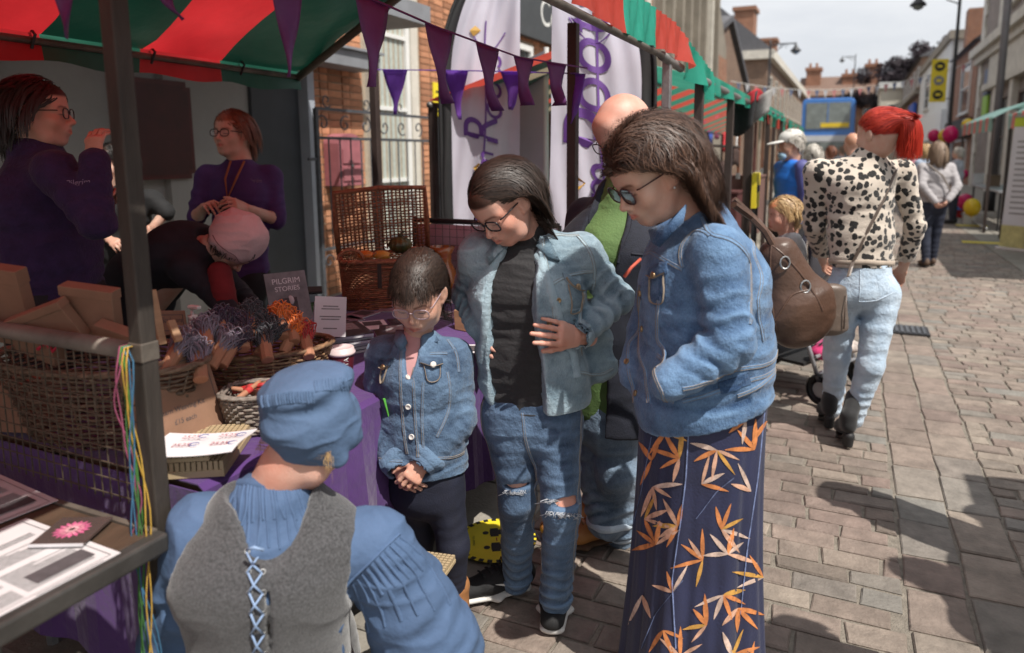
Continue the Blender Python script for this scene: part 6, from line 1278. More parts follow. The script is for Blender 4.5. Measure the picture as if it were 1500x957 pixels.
STITCH = mat('orange_stitch', (.25, .20, .155), .8, .2, 200); STITCHP = mat('pale_stitch', (.40, .42, .46), .8, .2, 200); BRASS = mat('brass_button', (.36, .25, .14), .35, .2, 40, metal=.7); SILV = mat('silver_button', (.62, .62, .60), .3, .1, 40, metal=.5); WHBTN = mat('pearl_button', (.62, .60, .57), .35, .08, 40)
def eyes_at(px, py, B, f, size): return hp(px, py, B)-f*.082*size
def shoe(name, heel, toe, root, mt, sole_m, L=None, w=.043, hgt=.075, sole=.024, heelh=0., boot=0., h=.0042, ankle=None):
    """shoe lying from heel to toe on the ground"""
    heel, toe = A(heel), A(toe); d = nrm(toe-heel); sd = np.cross(d, ZU); L = np.linalg.norm(toe-heel)
    z0 = .022+heelh*0; pts = [heel-d*.05-A((0, 0, .03)), toe+d*.05+ZU*(hgt+boot+.1)]; lo = np.minimum(*pts)-.09; hi = np.maximum(*pts)+.09
    s = SDF(lo, hi, h); H = lambda t, z=0.: heel+d*L*t+ZU*(z0+z)
    hh = heelh
    s.seg(H(.12, sole+.030+hh), H(.55, sole+.024+hh*.45), (w*.88, .038), (w*1.08, .036), side=sd, k=.01); s.seg(H(.55, sole+.022+hh*.45), H(.90, sole+.014), (w*1.08, .036), (w*.88, .027), side=sd, k=.015)
    s.seg(H(.14, sole+.03+hh), H(.20, sole+hgt+hh), (.034, .040), (.036, .046), side=sd, k=.02); s.seg(H(.30, sole+.045+hh), H(.62, sole+.030+hh*.4), (.034, .028), (.036, .026), side=sd, k=.02)
    if boot: s.seg(H(.18, sole+hgt+hh), (A(ankle) if ankle is not None else H(.16, sole+hgt+boot+hh)), (.038, .046), (.046, .050), side=sd, k=.02)
    s.plane(H(0, sole*.6), -ZU); up_ = solid(s, sm=1); o = part(name, up_, mt, root)
    s = SDF(lo, hi, h)
    if hh: 
        s.seg(H(.5, sole*.5+.0), H(.9, sole*.45), (w*.95, .009), (w*.62, .008), side=sd, k=.01); s.seg(H(.08, hh), H(.55, sole*.4), (w*.78, .009), (w*.95, .009), side=sd, k=.008); s.seg(H(.10, .004), H(.10, hh), (w*.62, .028), (w*.74, .034), side=sd, k=.004)
    else: s.seg(H(.09, sole*.5), H(.52, sole*.5), (w*.90, sole*.62), (w*1.10, sole*.62), side=sd, k=.012); s.seg(H(.52, sole*.5), H(.91, sole*.5), (w*1.12, sole*.62), (w*.92, sole*.62), side=sd, k=.02)
    s.plane(H(0, -.001), -ZU); so_ = solid(s, sm=1); q = link('sole', arr_mesh('sole', so_.P, so_.F), sole_m); q.parent = o
    return o, up_, H, sd, d
def pocket(sol, c, up, right, w, h, flap, part_, dm, thread=STITCH, btn=None, lift=.0035):
    """chest pocket with pointed flap laid on the cloth"""
    c, up, right = A(c), nrm(up), nrm(right); a = c-right*w/2; b = c+right*w/2; d = a-up*h; e = b-up*h
    spart(patch(sol, (a, b, e+right*-.006, d+right*.006), 8, 8, lift*.5, thick=.002, poly=lambda u: 1-.10*abs(2*u-1)), 'pocket', dm, part_)
    fl = patch(sol, (a+up*.010-right*.004, b+up*.010+right*.004, b-up*flap+right*.004, a-up*flap-right*.004), 8, 5, lift+.004, thick=.004, poly=lambda u: .62+.38*(1-abs(2*u-1)))
    spart(fl, 'pocket_flap', dm, part_)
    mb = MB(); seam(sol, [a-up*.01+right*.006, d+right*.012, (d+e)/2-up*h*.10*.9, e-right*.012, b-up*.01-right*.006], .0028, lift*.5+.0035, mb, .008); seam(sol, [a-up*flap*.5, (a+b)/2-up*flap*.86, b-up*flap*.5], .0028, lift+.0075, mb, .008); spart(mb, 'stitching', thread, part_, kind='stuff')
    if btn is not None:
        q, n = sol.near((a+b)/2-up*flap*.58); mb = MB(); M = Matrix.Translation(Vector(q+n*(lift+.005))) @ Vector(n).to_track_quat('Z', 'Y').to_matrix().to_4x4(); mb.lathe([(.0085, -.002), (.009, .003), (.006, .0045), (.0005, .004)], n=14, M=M); spart(mb, 'button', btn, part_)
def seams(sol, lists, part_, mt, w=.0065, lift=.0016, stitch=STITCH, name='seam'):
    for pts in lists:
        ww = w*1.7 if stitch else w; spart(seam(sol, pts, ww, lift), name, mt, part_)
        if stitch:
            mb = MB()
            for s_ in (-.30, .30): seam(sol, pts, .0012, lift*1.15+.0003, mb, .012, s_*ww)
            spart(mb, 'stitching', stitch, part_, kind='stuff')
def hits(sol, pl, B): return [sol.hit(x, y, B)[0] for x, y in pl]

D_MID = denim('denim_mid_blue', (.012, .028, .064), (.13, .21, .325), .42); D_LIGHT = denim('denim_light_wash', (.085, .142, .190), (.33, .43, .49), .4); D_DARK = denim('denim_indigo', (.010, .021, .052), (.085, .155, .29), .35); D_JEAN = denim('denim_jeans', (.013, .029, .066), (.125, .20, .315), .4, 7.); D_PALE = denim('denim_pale', (.38, .50, .64), (.66, .76, .86), .2, 8.)

# ---------------------------------------------------------------- teenager, hands on hips
def teen():
    B = 2.05; j = JB(B); root = thing('person', 'teenager in open pale denim jacket, black top and ripped jeans, hands on hips', 'person', gp(775, 905))
    yb = 12; sd = sidev(yb); fb = look(yb); size = .93
    f = look(40, 40); hc = eyes_at(714, 326, B-.10, f, size); neckb = j(775, 352, .03)
    W, F, T, R = head(hc, f, ZU-RT*.10, size, neck_to=neckb, neck_r=.047, jaw=.96, lips=(.80, .46, .46), scalp=(.07, .05, .04), child=.25)
    pel, waist, chest = j(777, 590, .02), j(775, 520, .01), j(772, 430, .01)
    sR, eR, wR = j(704, 372, .02), j(684, 432, .10), j(700, 478, .02); sL, eL, wL = j(850, 372, .04), j(906, 437, .05), j(848, 492, -.08)
    hR, hL = j(748, 610, .0), j(812, 612, .0); kR, kL = j(758, 728, .0), j(823, 742, -.06); aR, aL = j(758, 850, .14), j(814, 880, -.01)
    HL = hand(wL, nrm(hp(822, 487, B-.13)-wL), -HD*.95+ZU*.30, curl=(.18, .20, .22, .26), thumb=.2, size=.92, side=-1, spread=.10, tout=.5)
    HR = hand(wR, nrm(hp(708, 505, B-.02)-wR), -RT*.8-HD*.5, curl=(.3, .3, .35, .4), thumb=.3, size=.92, side=1)
    core = limbs([(pel, chest, .09, .09), (chest, neckb, .07, .05), (sL, eL, .03, .028), (eL, wL, .028, .024), (sR, eR, .03, .028), (eR, wR, .028, .024), (chest, sL, .05, .04), (chest, sR, .05, .04), (pel, hL, .07, .06), (pel, hR, .07, .06), (hL, kL, .055, .048), (kL, aL, .048, .030), (hR, kR, .055, .048), (kR, aR, .048, .030)], .019)
    body_mesh([(W, F, T), HL, HR, core], SK_P, root)
    hair(R, hc, size, 7000, (.13, .24), lambda p: np.c_[np.where(p[:, 0] > .022, .5, -.5)*np.clip(p[:, 2]/.06, .1, 1), -1.+0*p[:, 0], -.25+0*p[:, 0]], H_DK, root, w=.0013, steps=14, seed=3, front=.056, gravity=.6, vol=.006, stiff=.74, guard=-.036, wave=.003, wfreq=.12, zmin=-.045, rootf=lambda p: ~((p[:, 1] > -.035) & (p[:, 2] < .020) & (np.abs(p[:, 0]) > .045)))
    glasses(R, hc, size, root, FRAME_BK, .0265, .0175, .0026, sq=3.4)
    # black top
    s = SDF(A(pel)-.42, A(neckb)+.40, .0062)
    s.seg(pel+ZU*.0, waist, (.146, .102), (.136, .096), sd, k=.03, fold=(.006, 3.2, .6, .20)); s.seg(waist, chest, (.136, .096), (.146, .094), sd, k=.04, fold=(.005, 4., 1.4, .3)); s.seg(chest, chest*.25+neckb*.75, (.140, .088), (.082, .068), sd, k=.05); s.seg(sL*.7+chest*.3, sR*.7+chest*.3, .056, .056, k=.05)
    s.seg(neckb-ZU*.025, neckb+ZU*.012, (.060, .060), (.058, .057), sd, k=.012); s.plane(pel-ZU*.012, -ZU)
    top = solid(s, .0038, 9., (1, 1, 2.4), 3); o = part('t_shirt', top, mat('black_cotton', (.016, .015, .017), .8, .25, 14, .002, 120, sheen=.12), root)
    hem = MB(); seam(top, [pel-ZU*.004+sd*(.155*math.cos(a))+fb*(.110*math.sin(a)) for a in np.linspace(0, 2*PI, 40)], .010, .003, hem); spart(hem, 'hem', mat('black_cotton', (.016, .015, .017)), o)
    # jeans
    s = SDF(np.minimum(A(aL), A(aR))-A((.3, .3, .06)), A(pel)+A((.35, .35, .10)), .0066)
    s.seg(pel+ZU*.02, pel-ZU*.06, (.146, .102), (.152, .108), sd, k=.02)
    for h_, k_, a_, ph in ((hR, kR, aR, .3), (hL, kL, aL, 1.9)):
        s.seg(h_, k_, (.080, .084), (.056, .060), sd, k=.03, fold=(.0045, 5.5, ph, .35, .1, .5)); s.seg(k_, a_, (.057, .062), (.046, .052), sd, k=.025, fold=(.0065, 9, ph+1, .3, .85, .40))
    s.plane(pel+ZU*.03, ZU)
    # rips at the knees
    s.ell(j(832, 741, -.125), (.046, .06, .017), k=.003, op='s'); s.ell(j(758, 716, -.070), (.046, .05, .008), k=.003, op='s')
    jn = solid(s, .0032, 8., (1, 1, 1.2), 8); jo = part('jeans', jn, D_JEAN, root)
    # bare knee in the rip, threads
    P, F, T = limbs([(hL, kL, .045, .050), (kL, aL, .051, .03)], .008); ko = link('knee', arr_mesh('knee', P, F, np.tile((1., .86, .82), (len(P), 1))), SK_P); put(ko, root)
    fr = MB()
    for k in range(70):
        px = RNG.uniform(800, 850); q = jn.hit(px, 742+RNG.choice([-9, 9])+.08*(px-825), B)[0]; fr.tube([q, q-HD*.006+RT*RNG.normal()*.008-ZU*.004, q-HD*.008+RT*RNG.normal()*.014-ZU*RNG.uniform(.004, .016)], .0012, 3)
    for k in range(26):
        px = RNG.uniform(736, 772); q = jn.hit(px, 718, B)[0]; fr.tube([q, q-HD*.005+RT*RNG.normal()*.01-ZU*.006, q-HD*.006+RT*RNG.normal()*.012-ZU*RNG.uniform(.006, .016)], .0009, 3)
    spart(fr, 'frayed_threads', STITCHP, jo, kind='stuff')
    seams(jn, [hits(jn, [(765, 575), (766, 610), (770, 645)], B), hits(jn, [(848, 590), (848, 680), (846, 760), (840, 850)], B), hits(jn, [(705, 585), (715, 680), (728, 780)], B), hits(jn, [(770, 645), (786, 700), (790, 760), (795, 840)], B)], jo, D_JEAN, .006, .0016, STITCH)
    for a_, r_ in ((aR, .058), (aL, .058)): spart(seam(jn, [a_+ZU*.012+sd*(r_*math.cos(t))+fb*(r_*1.1*math.sin(t)) for t in np.linspace(0, 2*PI, 30)], .016, .003), 'hem', D_JEAN, jo)
    spart(patch(jn, [jn.hit(x, y, B)[0] for x, y in ((762, 568), (776, 568), (776, 600), (762, 600))], 4, 6, .003), 'fly', D_JEAN, jo)
    seams(jn, [hits(jn, [(793, 570), (800, 578), (815, 582), (832, 578)], B)], jo, D_JEAN, .004)
    ph = jn.hit(814, 568, B)[0]; Mp_ = frame(ph-HD*.010+ZU*.006, RT, ZU+HD*.15); t = thing('mobile_phone', 'black phone tucked in the teenager\'s front pocket', 'phone', ph); MB().box((-.035, -.020, -.005), (.035, .018, .005), Mp_).build('case', mat('phone_black', (.012, .012, .014), .2, .1, 5), t, bevel=.004); MB().box((-.028, -.012, .005), (.028, .012, .0056), Mp_).build('screen', mat('phone_glass', (.01, .01, .012), .05, .1, 5), t)
    # open denim jacket
    s = SDF(np.minimum.reduce([pel, wL, wR])-.30, np.maximum.reduce([neckb, sL, eL])+.30, .0060)
    bk = -fb*.004
    s.seg(pel+ZU*.085+bk, chest+bk, (.164, .134), (.168, .132), sd, k=.03, fold=(.004, 3, .4, .3)); s.seg(chest+bk, chest*.3+neckb*.7+bk, (.160, .124), (.095, .09), sd, k=.05); s.seg(sR, sL, .064, .064, k=.05)
    s.seg(pel+ZU*.085+bk+sd*-.02, pel+ZU*.02+bk-sd*.03, (.162, .134), (.158, .132), sd, k=.02)
    # the opening at the front
    c0 = fb*.150; sp = sd*.006
    s.seg(pel-ZU*.1+c0+sp*3, waist+c0+sp*4, (.105, .10), (.100, .095), sd, k=.006, op='s'); s.seg(waist+c0+sp*4, chest+c0+sp*5, (.100, .095), (.085, .085), sd, k=.006, op='s'); s.seg(chest+c0+sp*5, neckb+c0*.75+ZU*.03, (.085, .085), (.06, .080), sd, k=.006, op='s')
    s.ell(neckb+ZU*.035, (.066, .066, .06), k=.006, op='s')
    for sh, el, wr, ph in ((sL, eL, wL, .5), (sR, eR, wR, 2.1)):
        s.seg(sh, el, .0600, .0490, k=.025, fold=(.0085, 4.5, ph, .28, .75, .5)); s.seg(el, wr, .0490, .0400, k=.018, fold=(.0085, 4.5, ph+1, .32, .25, .55))
    s.seg(j(862, 455, .07), j(878, 545, .06), (.050, .035), (.062, .035), RT, k=.03, fold=(.006, 2, .5, .4)); s.plane(pel+ZU*.004, -ZU); s.seg(wL, wL+(wL-eL)*.5, .036, .036, k=.004, op='s')
    jk = solid(s, .0036, 8.5, (1, 1, 1), 21); jo = part('denim_jacket', jk, D_LIGHT, root)
    pocket(jk, jk.hit(842, 412, B)[0], ZU+RT*.12, RT-ZU*.22, .080, .085, .036, jo, D_LIGHT, STITCH, BRASS)
    seams(jk, [hits(jk, [(795, 352), (800, 385), (806, 420), (812, 470), (806, 510)], B), hits(jk, [(845, 345), (866, 372), (872, 402), (868, 425)], B), hits(jk, [(806, 418), (838, 402), (868, 398)], B), hits(jk, [(845, 545), (880, 550), (912, 545)], B), hits(jk, [(795, 352), (820, 338), (848, 338)], B), hits(jk, [(856, 430), (850, 475), (852, 520)], B)], jo, D_LIGHT, .007, .002)
    for pl in (((786, 352), (796, 390), (808, 430), (822, 480), (842, 520), (846, 552)), ((738, 365), (722, 400), (714, 440), (708, 490), (704, 530))): spart(seam(jk, hits(jk, pl, B), .030, .005), 'placket', D_LIGHT, jo)
    # collar
    for pl in (((782, 338), (800, 350), (818, 385), (800, 378), (790, 362)), ((752, 352), (738, 362), (718, 388), (712, 372), (730, 350))):
        q = hits(jk, pl, B); mb = MB(); n = A([jk.near(p)[1] for p in q]); up_ = [p+nn*.012 for p, nn in zip(q, n)]; c = A(up_).mean(0)+n.mean(0)*.006; mb.add(up_+[c]+[p-nn*.004 for p, nn in zip(q, n)], [(i, (i+1) % 5, 5) for i in range(5)]+[(i, 6+i, 6+(i+1) % 5, (i+1) % 5) for i in range(5)]); spart(mb, 'collar', D_LIGHT, jo)
    for pl in ((818, 440), (805, 473)): spart(button(jk, jk.hit(*pl, B)[0], .008), 'button', BRASS, jo)
    cu = MB(); d_ = nrm(wL-eL); q1 = np.cross(d_, ZU); q1 = nrm(q1); q2 = np.cross(d_, q1); seam(jk, [wL-d_*.012+(q1*math.cos(a)+q2*math.sin(a))*.05 for a in np.linspace(0, 2*PI, 24)], .034, .003, cu, .01); spart(cu, 'cuff', D_LIGHT, jo)
    # trainers
    BLKC = mat('black_canvas', (.010, .010, .011), .8, .25, 40, .001, 200); WRUB = mat('white_rubber', (.60, .58, .55), .6, .06, 12)
    for k, (hl, to) in enumerate((((780, 866), (692, 886)), ((818, 868), (808, 942)))):
        a, b_ = gp(*hl), gp(*to); d_ = nrm(b_-a); so_, up_, H, ss, dd = shoe('shoe', a, a+d_*.262, root, BLKC, WRUB, w=.043, hgt=.078)
        lc = MB()
        for q in range(4): p, nn = up_.near(H(.40+q*.075, .075-q*.008)); lc.tube([p-ss*.026+nn*-.004, p-ss*.012+nn*.004, p+ss*.012+nn*.005+d_*.008, p+ss*.026-nn*.003+d_*.012], .0032, 5)
        p, nn = up_.near(H(.36, .085)); lc.tube([p, p+ss*.03+ZU*.012, p+ss*.045-ZU*.01, p+ss*.03-ZU*.035], .0022, 5); lc.tube([p, p-ss*.03+ZU*.015, p-ss*.04, p-ss*.012], .0022, 5); spart(lc, 'laces', BLKC, so_, kind='stuff')
        sgn = -1 if k == 0 else 1     # side mark: a curved tick on the flank that shows
        tk = MB(); pts = [(.20, .052), (.26, .036), (.34, .030), (.44, .036), (.56, .047)]; side_ = ss if (ss@HD) < 0 else -ss
        if k == 1: side_ = ss if (ss@RT) > 0 else -ss
        rows = []
        for q, (tt, zz) in enumerate(pts): w_ = (.002, .007, .008, .005, .001)[q]; row = []
        rows = [[up_.near(H(tt, zz+.024-w_)+side_*.055)[0]+side_*.003, up_.near(H(tt, zz+.024+w_)+side_*.055)[0]+side_*.003] for (tt, zz), w_ in zip(pts, (.002, .008, .008, .005, .001))]
        tk.grid(rows); spart(tk, 'tick_mark', WRUB, so_)
teen()

# ---------------------------------------------------------------- girl
def girl():
    B = 2.02; j = JB(B); root = thing('person', 'small girl in blue denim jacket and navy leggings, looking down with clasped hands', 'person', gp(655, 900))
    yb = 8; sd = sidev(yb); fb = look(yb); size = .90
    f = look(6, 29); hc = eyes_at(603, 455, B-.12, f, size); neckb = j(612, 492, .0)
    W, F, T, R = head(hc, f, ZU, size, neck_to=neckb, neck_r=.044, child=1., lips=(.78, .44, .44), scalp=(.08, .05, .04))
    pel, waist, chest = j(622, 690, .0), j(620, 625, .0), j(615, 550, .0)
    sR, eR, wR = j(564, 520, .02), j(553, 612, .02), j(580, 678, -.07); sL, eL, wL = j(664, 525, .02), j(672, 612, .0), j(622, 676, -.09)
    hR, hL = j(602, 700, .02), j(648, 702, -.01); kR, kL = j(614, 785, .05), j(664, 800, -.03); aR, aL = j(612, 868, .10), j(665, 872, .0)
    HL = hand(wL, nrm(hp(598, 712, B-.13)-wL), -HD*.9+RT*.2+ZU*.2, curl=(.55, .6, .6, .65), thumb=.5, size=.72, side=1); HR = hand(wR, nrm(hp(602, 722, B-.11)-wR), -HD*.8-RT*.4+ZU*.2, curl=(.4, .45, .45, .5), thumb=.5, size=.72, side=-1)
    core = limbs([(pel, chest, .075, .075), (chest, neckb, .06, .04), (sL, eL, .024, .022), (eL, wL, .022, .020), (sR, eR, .024, .022), (eR, wR, .022, .020), (chest, sL, .04, .03), (chest, sR, .04, .03), (pel, hL, .055, .05), (pel, hR, .055, .05), (hL, kL, .045, .038), (kL, aL, .038, .025), (hR, kR, .045, .038), (kR, aR, .038, .025)], .018)
    body_mesh([(W, F, T), HL, HR, core], SK_F, root)
    fringe = lambda p: (p[:, 1] > .02) & (np.abs(p[:, 0]) < .05)
    hair(R, hc, size, 4800, (.08, .15), lambda p: np.c_[p[:, 0]*-2., -1.+0*p[:, 0], -.15+0*p[:, 0]], H_DK, root, w=.0013, steps=14, guard=-.03, seed=5, front=.05, gravity=.5, vol=.006, zmin=-.04, stiff=.75)
    hair(R, hc, size, 1700, (.035, .064), lambda p: np.c_[p[:, 0]*7, 1.+0*p[:, 0], -.5+0*p[:, 0]], H_DK, root, w=.0014, guard=None, steps=14, seed=6, vol=.007, gravity=1.0, zmin=.03, rootf=lambda p: (p[:, 1] > .025) & (p[:, 2] > .06), stiff=.7, name='fringe')
    glasses(R, hc, size, root, mat('pale_pink_frame', (.42, .32, .36), .25, .1, 9), .0245, .0180, .0016)
    # pink top
    s = SDF(A(pel)-.3, A(neckb)+.3, .007); s.seg(pel-ZU*.01, chest, (.108, .084), (.108, .082), sd, k=.03); s.seg(chest, neckb, (.105, .08), (.045, .045), sd, k=.05); s.plane(pel-ZU*.012, -ZU); tp = solid(s, .002, 10); part('pink_top', tp, mat('pink_cotton', (.50, .27, .27), .85, .08, 12), root)
    s = SDF(np.minimum(A(aL), A(aR))-A((.25, .25, .05)), A(pel)+A((.3, .3, .1)), .0068); s.seg(pel+ZU*.02, pel-ZU*.06, (.108, .085), (.112, .09), sd, k=.02)
    for h_, k_, a_, ph in ((hR, kR, aR, 0.), (hL, kL, aL, 2.)): s.seg(h_, k_, .064, .047, k=.03, fold=(.002, 5, ph, .3)); s.seg(k_, a_, .048, .035, k=.02, fold=(.0035, 7, ph, .3, .8, .4))
    part('leggings', solid(s, .001, 12), mat('navy_knit', (.008, .010, .024), .8, .2, 30, .001, 220), root)
    s = SDF(np.minimum.reduce([pel, wL, wR])-.26, np.maximum.reduce([neckb, sL, sR])+.22, .0056)
    s.seg(pel+ZU*.025, waist, (.134, .102), (.128, .102), sd, k=.03, fold=(.004, 2.5, .5, .3)); s.seg(waist, chest, (.128, .102), (.126, .100), sd, k=.03, fold=(.004, 3, .5, .3)); s.seg(chest, chest*.25+neckb*.75, (.120, .094), (.070, .066), sd, k=.04); s.seg(sR, sL, .050, .050, k=.04)
    # narrow gap down the front
    c0 = fb*.135
    s.seg(chest+c0*.95+ZU*.03, neckb+c0*.7+ZU*.03, (.006, .06), (.050, .07), sd, k=.006, op='s'); s.ell(neckb+ZU*.035, (.05, .05, .05), k=.006, op='s')
    for sh, el, wr, ph in ((sL, eL, wL, .9), (sR, eR, wR, 2.7)): s.seg(sh, el, .0555, .0500, k=.025, fold=(.0065, 4.5, ph, .3, .8, .45)); s.seg(el, wr, .0500, .0430, k=.022, fold=(.0075, 4., ph+1, .35, .3, .5))
    s.plane(pel+ZU*.010, -ZU)
    for e_, w_ in ((eL, wL), (eR, wR)): s.seg(w_, w_+(w_-e_)*.6, .032, .032, k=.003, op='s')
    jk = solid(s, .0030, 11, (1, 1, 1), 31); jo = part('denim_jacket', jk, D_MID, root)
    pocket(jk, jk.hit(632, 527, B)[0], ZU, RT+HD*.15, .058, .062, .026, jo, D_MID, STITCH, WHBTN); pocket(jk, jk.hit(566, 532, B)[0], ZU, RT, .045, .055, .024, jo, D_MID, STITCH, BRASS)
    for pl in ((597, 553), (598, 596), (603, 640), (604, 676)): spart(button(jk, jk.hit(*pl, B)[0]-HD*.002, .0085), 'button', WHBTN, jo)
    seams(jk, [hits(jk, [(588, 508), (587, 560), (590, 610), (597, 665)], B), hits(jk, [(605, 515), (606, 560), (608, 610), (612, 670)], B), hits(jk, [(606, 527), (635, 518), (655, 518)], B), hits(jk, [(655, 498), (668, 515), (672, 545)], B), hits(jk, [(620, 560), (618, 610), (620, 660)], B), hits(jk, [(655, 545), (658, 600), (640, 640)], B), hits(jk, [(614, 668), (640, 672), (680, 662)], B), hits(jk, [(555, 672), (575, 676), (590, 676)], B)], jo, D_MID, .0055, .0018)
    for sg, pl in ((1, ((622, 487), (632, 478), (640, 500), (612, 512), (610, 506))), (-1, ((590, 487), (582, 484), (580, 502), (588, 514), (594, 504)))):
        q = hits(jk, pl, B); n = A([jk.near(p)[1] for p in q]); up_ = [p+nn*.011 for p, nn in zip(q, n)]; c = A(up_).mean(0)+n.mean(0)*.005; mb = MB(); mb.add(up_+[c]+[p-nn*.004 for p, nn in zip(q, n)], [(i, (i+1) % 5, 5) for i in range(5)]+[(i, 6+i, 6+(i+1) % 5, (i+1) % 5) for i in range(5)]); spart(mb, 'collar', D_MID, jo)
    for e_, w_ in ((eL, wL), (eR, wR)):
        d_ = nrm(w_-e_); q1 = nrm(np.cross(d_, ZU)); q2 = np.cross(d_, q1); spart(seam(jk, [w_-d_*.012+(q1*math.cos(a)+q2*math.sin(a))*.05 for a in np.linspace(0, 2*PI, 24)], .036, .003, None, .009), 'cuff', D_MID, jo)
    TANB = mat('tan_suede', (.30, .13, .045), .75, .15, 14, .001, 150)
    for an, to in ((aL, (672, 912)), (aR, (626, 912))):
        a = A((an[0], an[1], 0))+HD*.04; shoe('boot', a, a-HD*.19+RT*.02, root, TANB, mat('dark_sole', (.05, .035, .025), .7, .1, 9), w=.035, hgt=.06, boot=.05)
girl()

# ---------------------------------------------------------------- bald man
def man():
    B = 2.45; j = JB(B); root = thing('person', 'bald man with glasses in navy blazer and green shirt behind the teenager', 'person', gp(868, 800))
    yb = 30; sd = sidev(yb); fb = look(yb); size = 1.0
    f = look(58, 34); hc = eyes_at(888, 214, B-.06, f, size); neckb = j(918, 262, .04)
    W, F, T, R = head(hc, f, ZU, size, neck_to=neckb, neck_r=.060, male=1., jaw=1.05, brow=(.45, .36, .30), lips=(.85, .55, .52), stubble=.35)
    pel, waist, chest = j(888, 590, .0), j(890, 480, .0), j(895, 370, .0)
    sL, eL, wL = j(965, 322, .02), j(980, 430, .05), j(960, 520, .0); sR, eR, wR = j(858, 318, .12), j(846, 430, .14), j(850, 530, .10)
    hL, hR = j(905, 600, -.02), j(875, 600, .06); kL, kR = j(905, 690, -.02), j(876, 690, .06); aL, aR = j(910, 790, .10), j(886, 775, .02)
    HL = hand(wL, -ZU, RT, curl=.5, side=-1); core = limbs([(pel, chest, .10, .11), (chest, neckb, .08, .06), (sL, eL, .035, .03), (eL, wL, .03, .025), (sR, eR, .035, .03), (eR, wR, .03, .025), (pel, kL, .07, .05), (pel, kR, .07, .05), (kL, aL, .05, .035), (kR, aR, .05, .035)], .02)
    body_mesh([(W, F, T), HL, core], SK_P, root); glasses(R, hc, size, root, FRAME_BK, .0265, .0195, .0020)
    hair(R, hc, size, 500, (.008, .014), lambda p: np.c_[0*p[:, 0], -1+0*p[:, 0], -.8+0*p[:, 0]], H_GBR, root, w=.0016, seed=4, vol=.001, rootf=lambda p: (p[:, 2] < .015) & (p[:, 1] < -.03), zmin=-.05, steps=4)
    s = SDF(A(pel)-.35, A(neckb)+.3, .0085); s.seg(pel, waist, (.165, .125), (.160, .13), sd, k=.03); s.seg(waist, chest, (.16, .13), (.172, .125), sd, k=.03); s.seg(chest, neckb, (.16, .115), (.07, .07), sd, k=.05)
    so_ = part('green_shirt', solid(s, .003, 8, (1, 1, 1.5), 2), mat('green_cotton', (.10, .175, .055), .8, .12, 10, .002, 120), root)
    s = SDF(np.minimum.reduce([pel, wL, wR])-.25, np.maximum.reduce([neckb, sL, sR])+.25, .0080)
    s.seg(pel-ZU*.06, waist, (.195, .150), (.182, .145), sd, k=.03, fold=(.004, 2, .5, .3)); s.seg(waist, chest, (.182, .145), (.196, .142), sd, k=.03); s.seg(chest, chest*.3+neckb*.7, (.185, .135), (.10, .10), sd, k=.05); s.seg(sR, sL, .068, .068, k=.05)
    c0 = fb*.17+sd*-.01; s.seg(pel-ZU*.2+c0, waist+c0, (.045, .1), (.06, .1), sd, k=.006, op='s'); s.seg(waist+c0, chest+c0, (.05, .1), (.072, .1), sd, k=.006, op='s'); s.seg(chest+c0, neckb+c0*.7+ZU*.03, (.072, .1), (.075, .09), sd, k=.006, op='s'); s.ell(neckb+ZU*.04, (.08, .08, .06), k=.005, op='s')
    for sh, el, wr, ph in ((sL, eL, wL, .5), (sR, eR, wR, 2.)): s.seg(sh, el, .070, .058, k=.03, fold=(.005, 3.5, ph, .3)); s.seg(el, wr, .058, .046, k=.02, fold=(.006, 3.5, ph, .3))
    s.plane(pel-ZU*.08, -ZU); jk = solid(s, .003, 6, (1, 1, 1), 5); NAVY = mat('navy_wool', (.011, .013, .024), .85, .2, 60, .0015, 260, sheen=.05); jo = part('blazer', jk, NAVY, root)
    seams(jk, [hits(jk, [(872, 272), (862, 320), (868, 360)], B), hits(jk, [(930, 290), (925, 335), (905, 385)], B), hits(jk, [(925, 372), (955, 375)], B)], jo, NAVY, .010, .003, None, 'lapel_edge')
    s = SDF(np.minimum(A(aL), A(aR))-A((.3, .3, .05)), A(pel)+A((.35, .35, .1)), .0075); s.seg(pel+ZU*.02, pel-ZU*.05, (.16, .12), (.165, .125), sd, k=.02)
    for h_, k_, a_, ph in ((hL, kL, aL, .2), (hR, kR, aR, 2.3)): s.seg(h_, k_, .098, .078, k=.03, fold=(.006, 3.5, ph, .35, .6, .6)); s.seg(k_, a_+ZU*.03, .078, .068, k=.03, fold=(.010, 4.5, ph, .4, .7, .5))
    jn = solid(s, .004, 7, (1, 1, 1), 9); o = part('jeans', jn, denim('denim_man', (.05, .085, .14), (.26, .35, .46), .4, 6.), root)
    for a_ in (aL, aR): spart(seam(jn, [a_+ZU*.03+sd*(.075*math.cos(t))+fb*(.075*math.sin(t)) for t in np.linspace(0, 2*PI, 30)], .030, .004), 'turn_up', D_PALE, o)
    TAN = mat('tan_leather', (.40, .175, .05), .55, .15, 10, .0008, 120)
    for hl, dr in (((904, 795), (845, 806)), ((884, 772), (835, 786))): a = gp(*hl); b_ = gp(*dr); d_ = nrm(b_-a); o, up_, H, ss, dd = shoe('shoe', a, a+d_*.285, root, TAN, mat('brown_sole', (.10, .055, .03), .7, .1, 9), w=.046, hgt=.085); lc = MB(); [lc.tube([up_.near(H(.38+q*.07, .08-q*.006))[0]-ss*.022, up_.near(H(.38+q*.07, .08-q*.006))[0]+ZU*.005, up_.near(H(.38+q*.07, .08-q*.006))[0]+ss*.022], .003, 5) for q in range(4)]; spart(lc, 'laces', mat('tan_lace', (.30, .16, .06), .8, .1, 9), o, kind='stuff')
man()

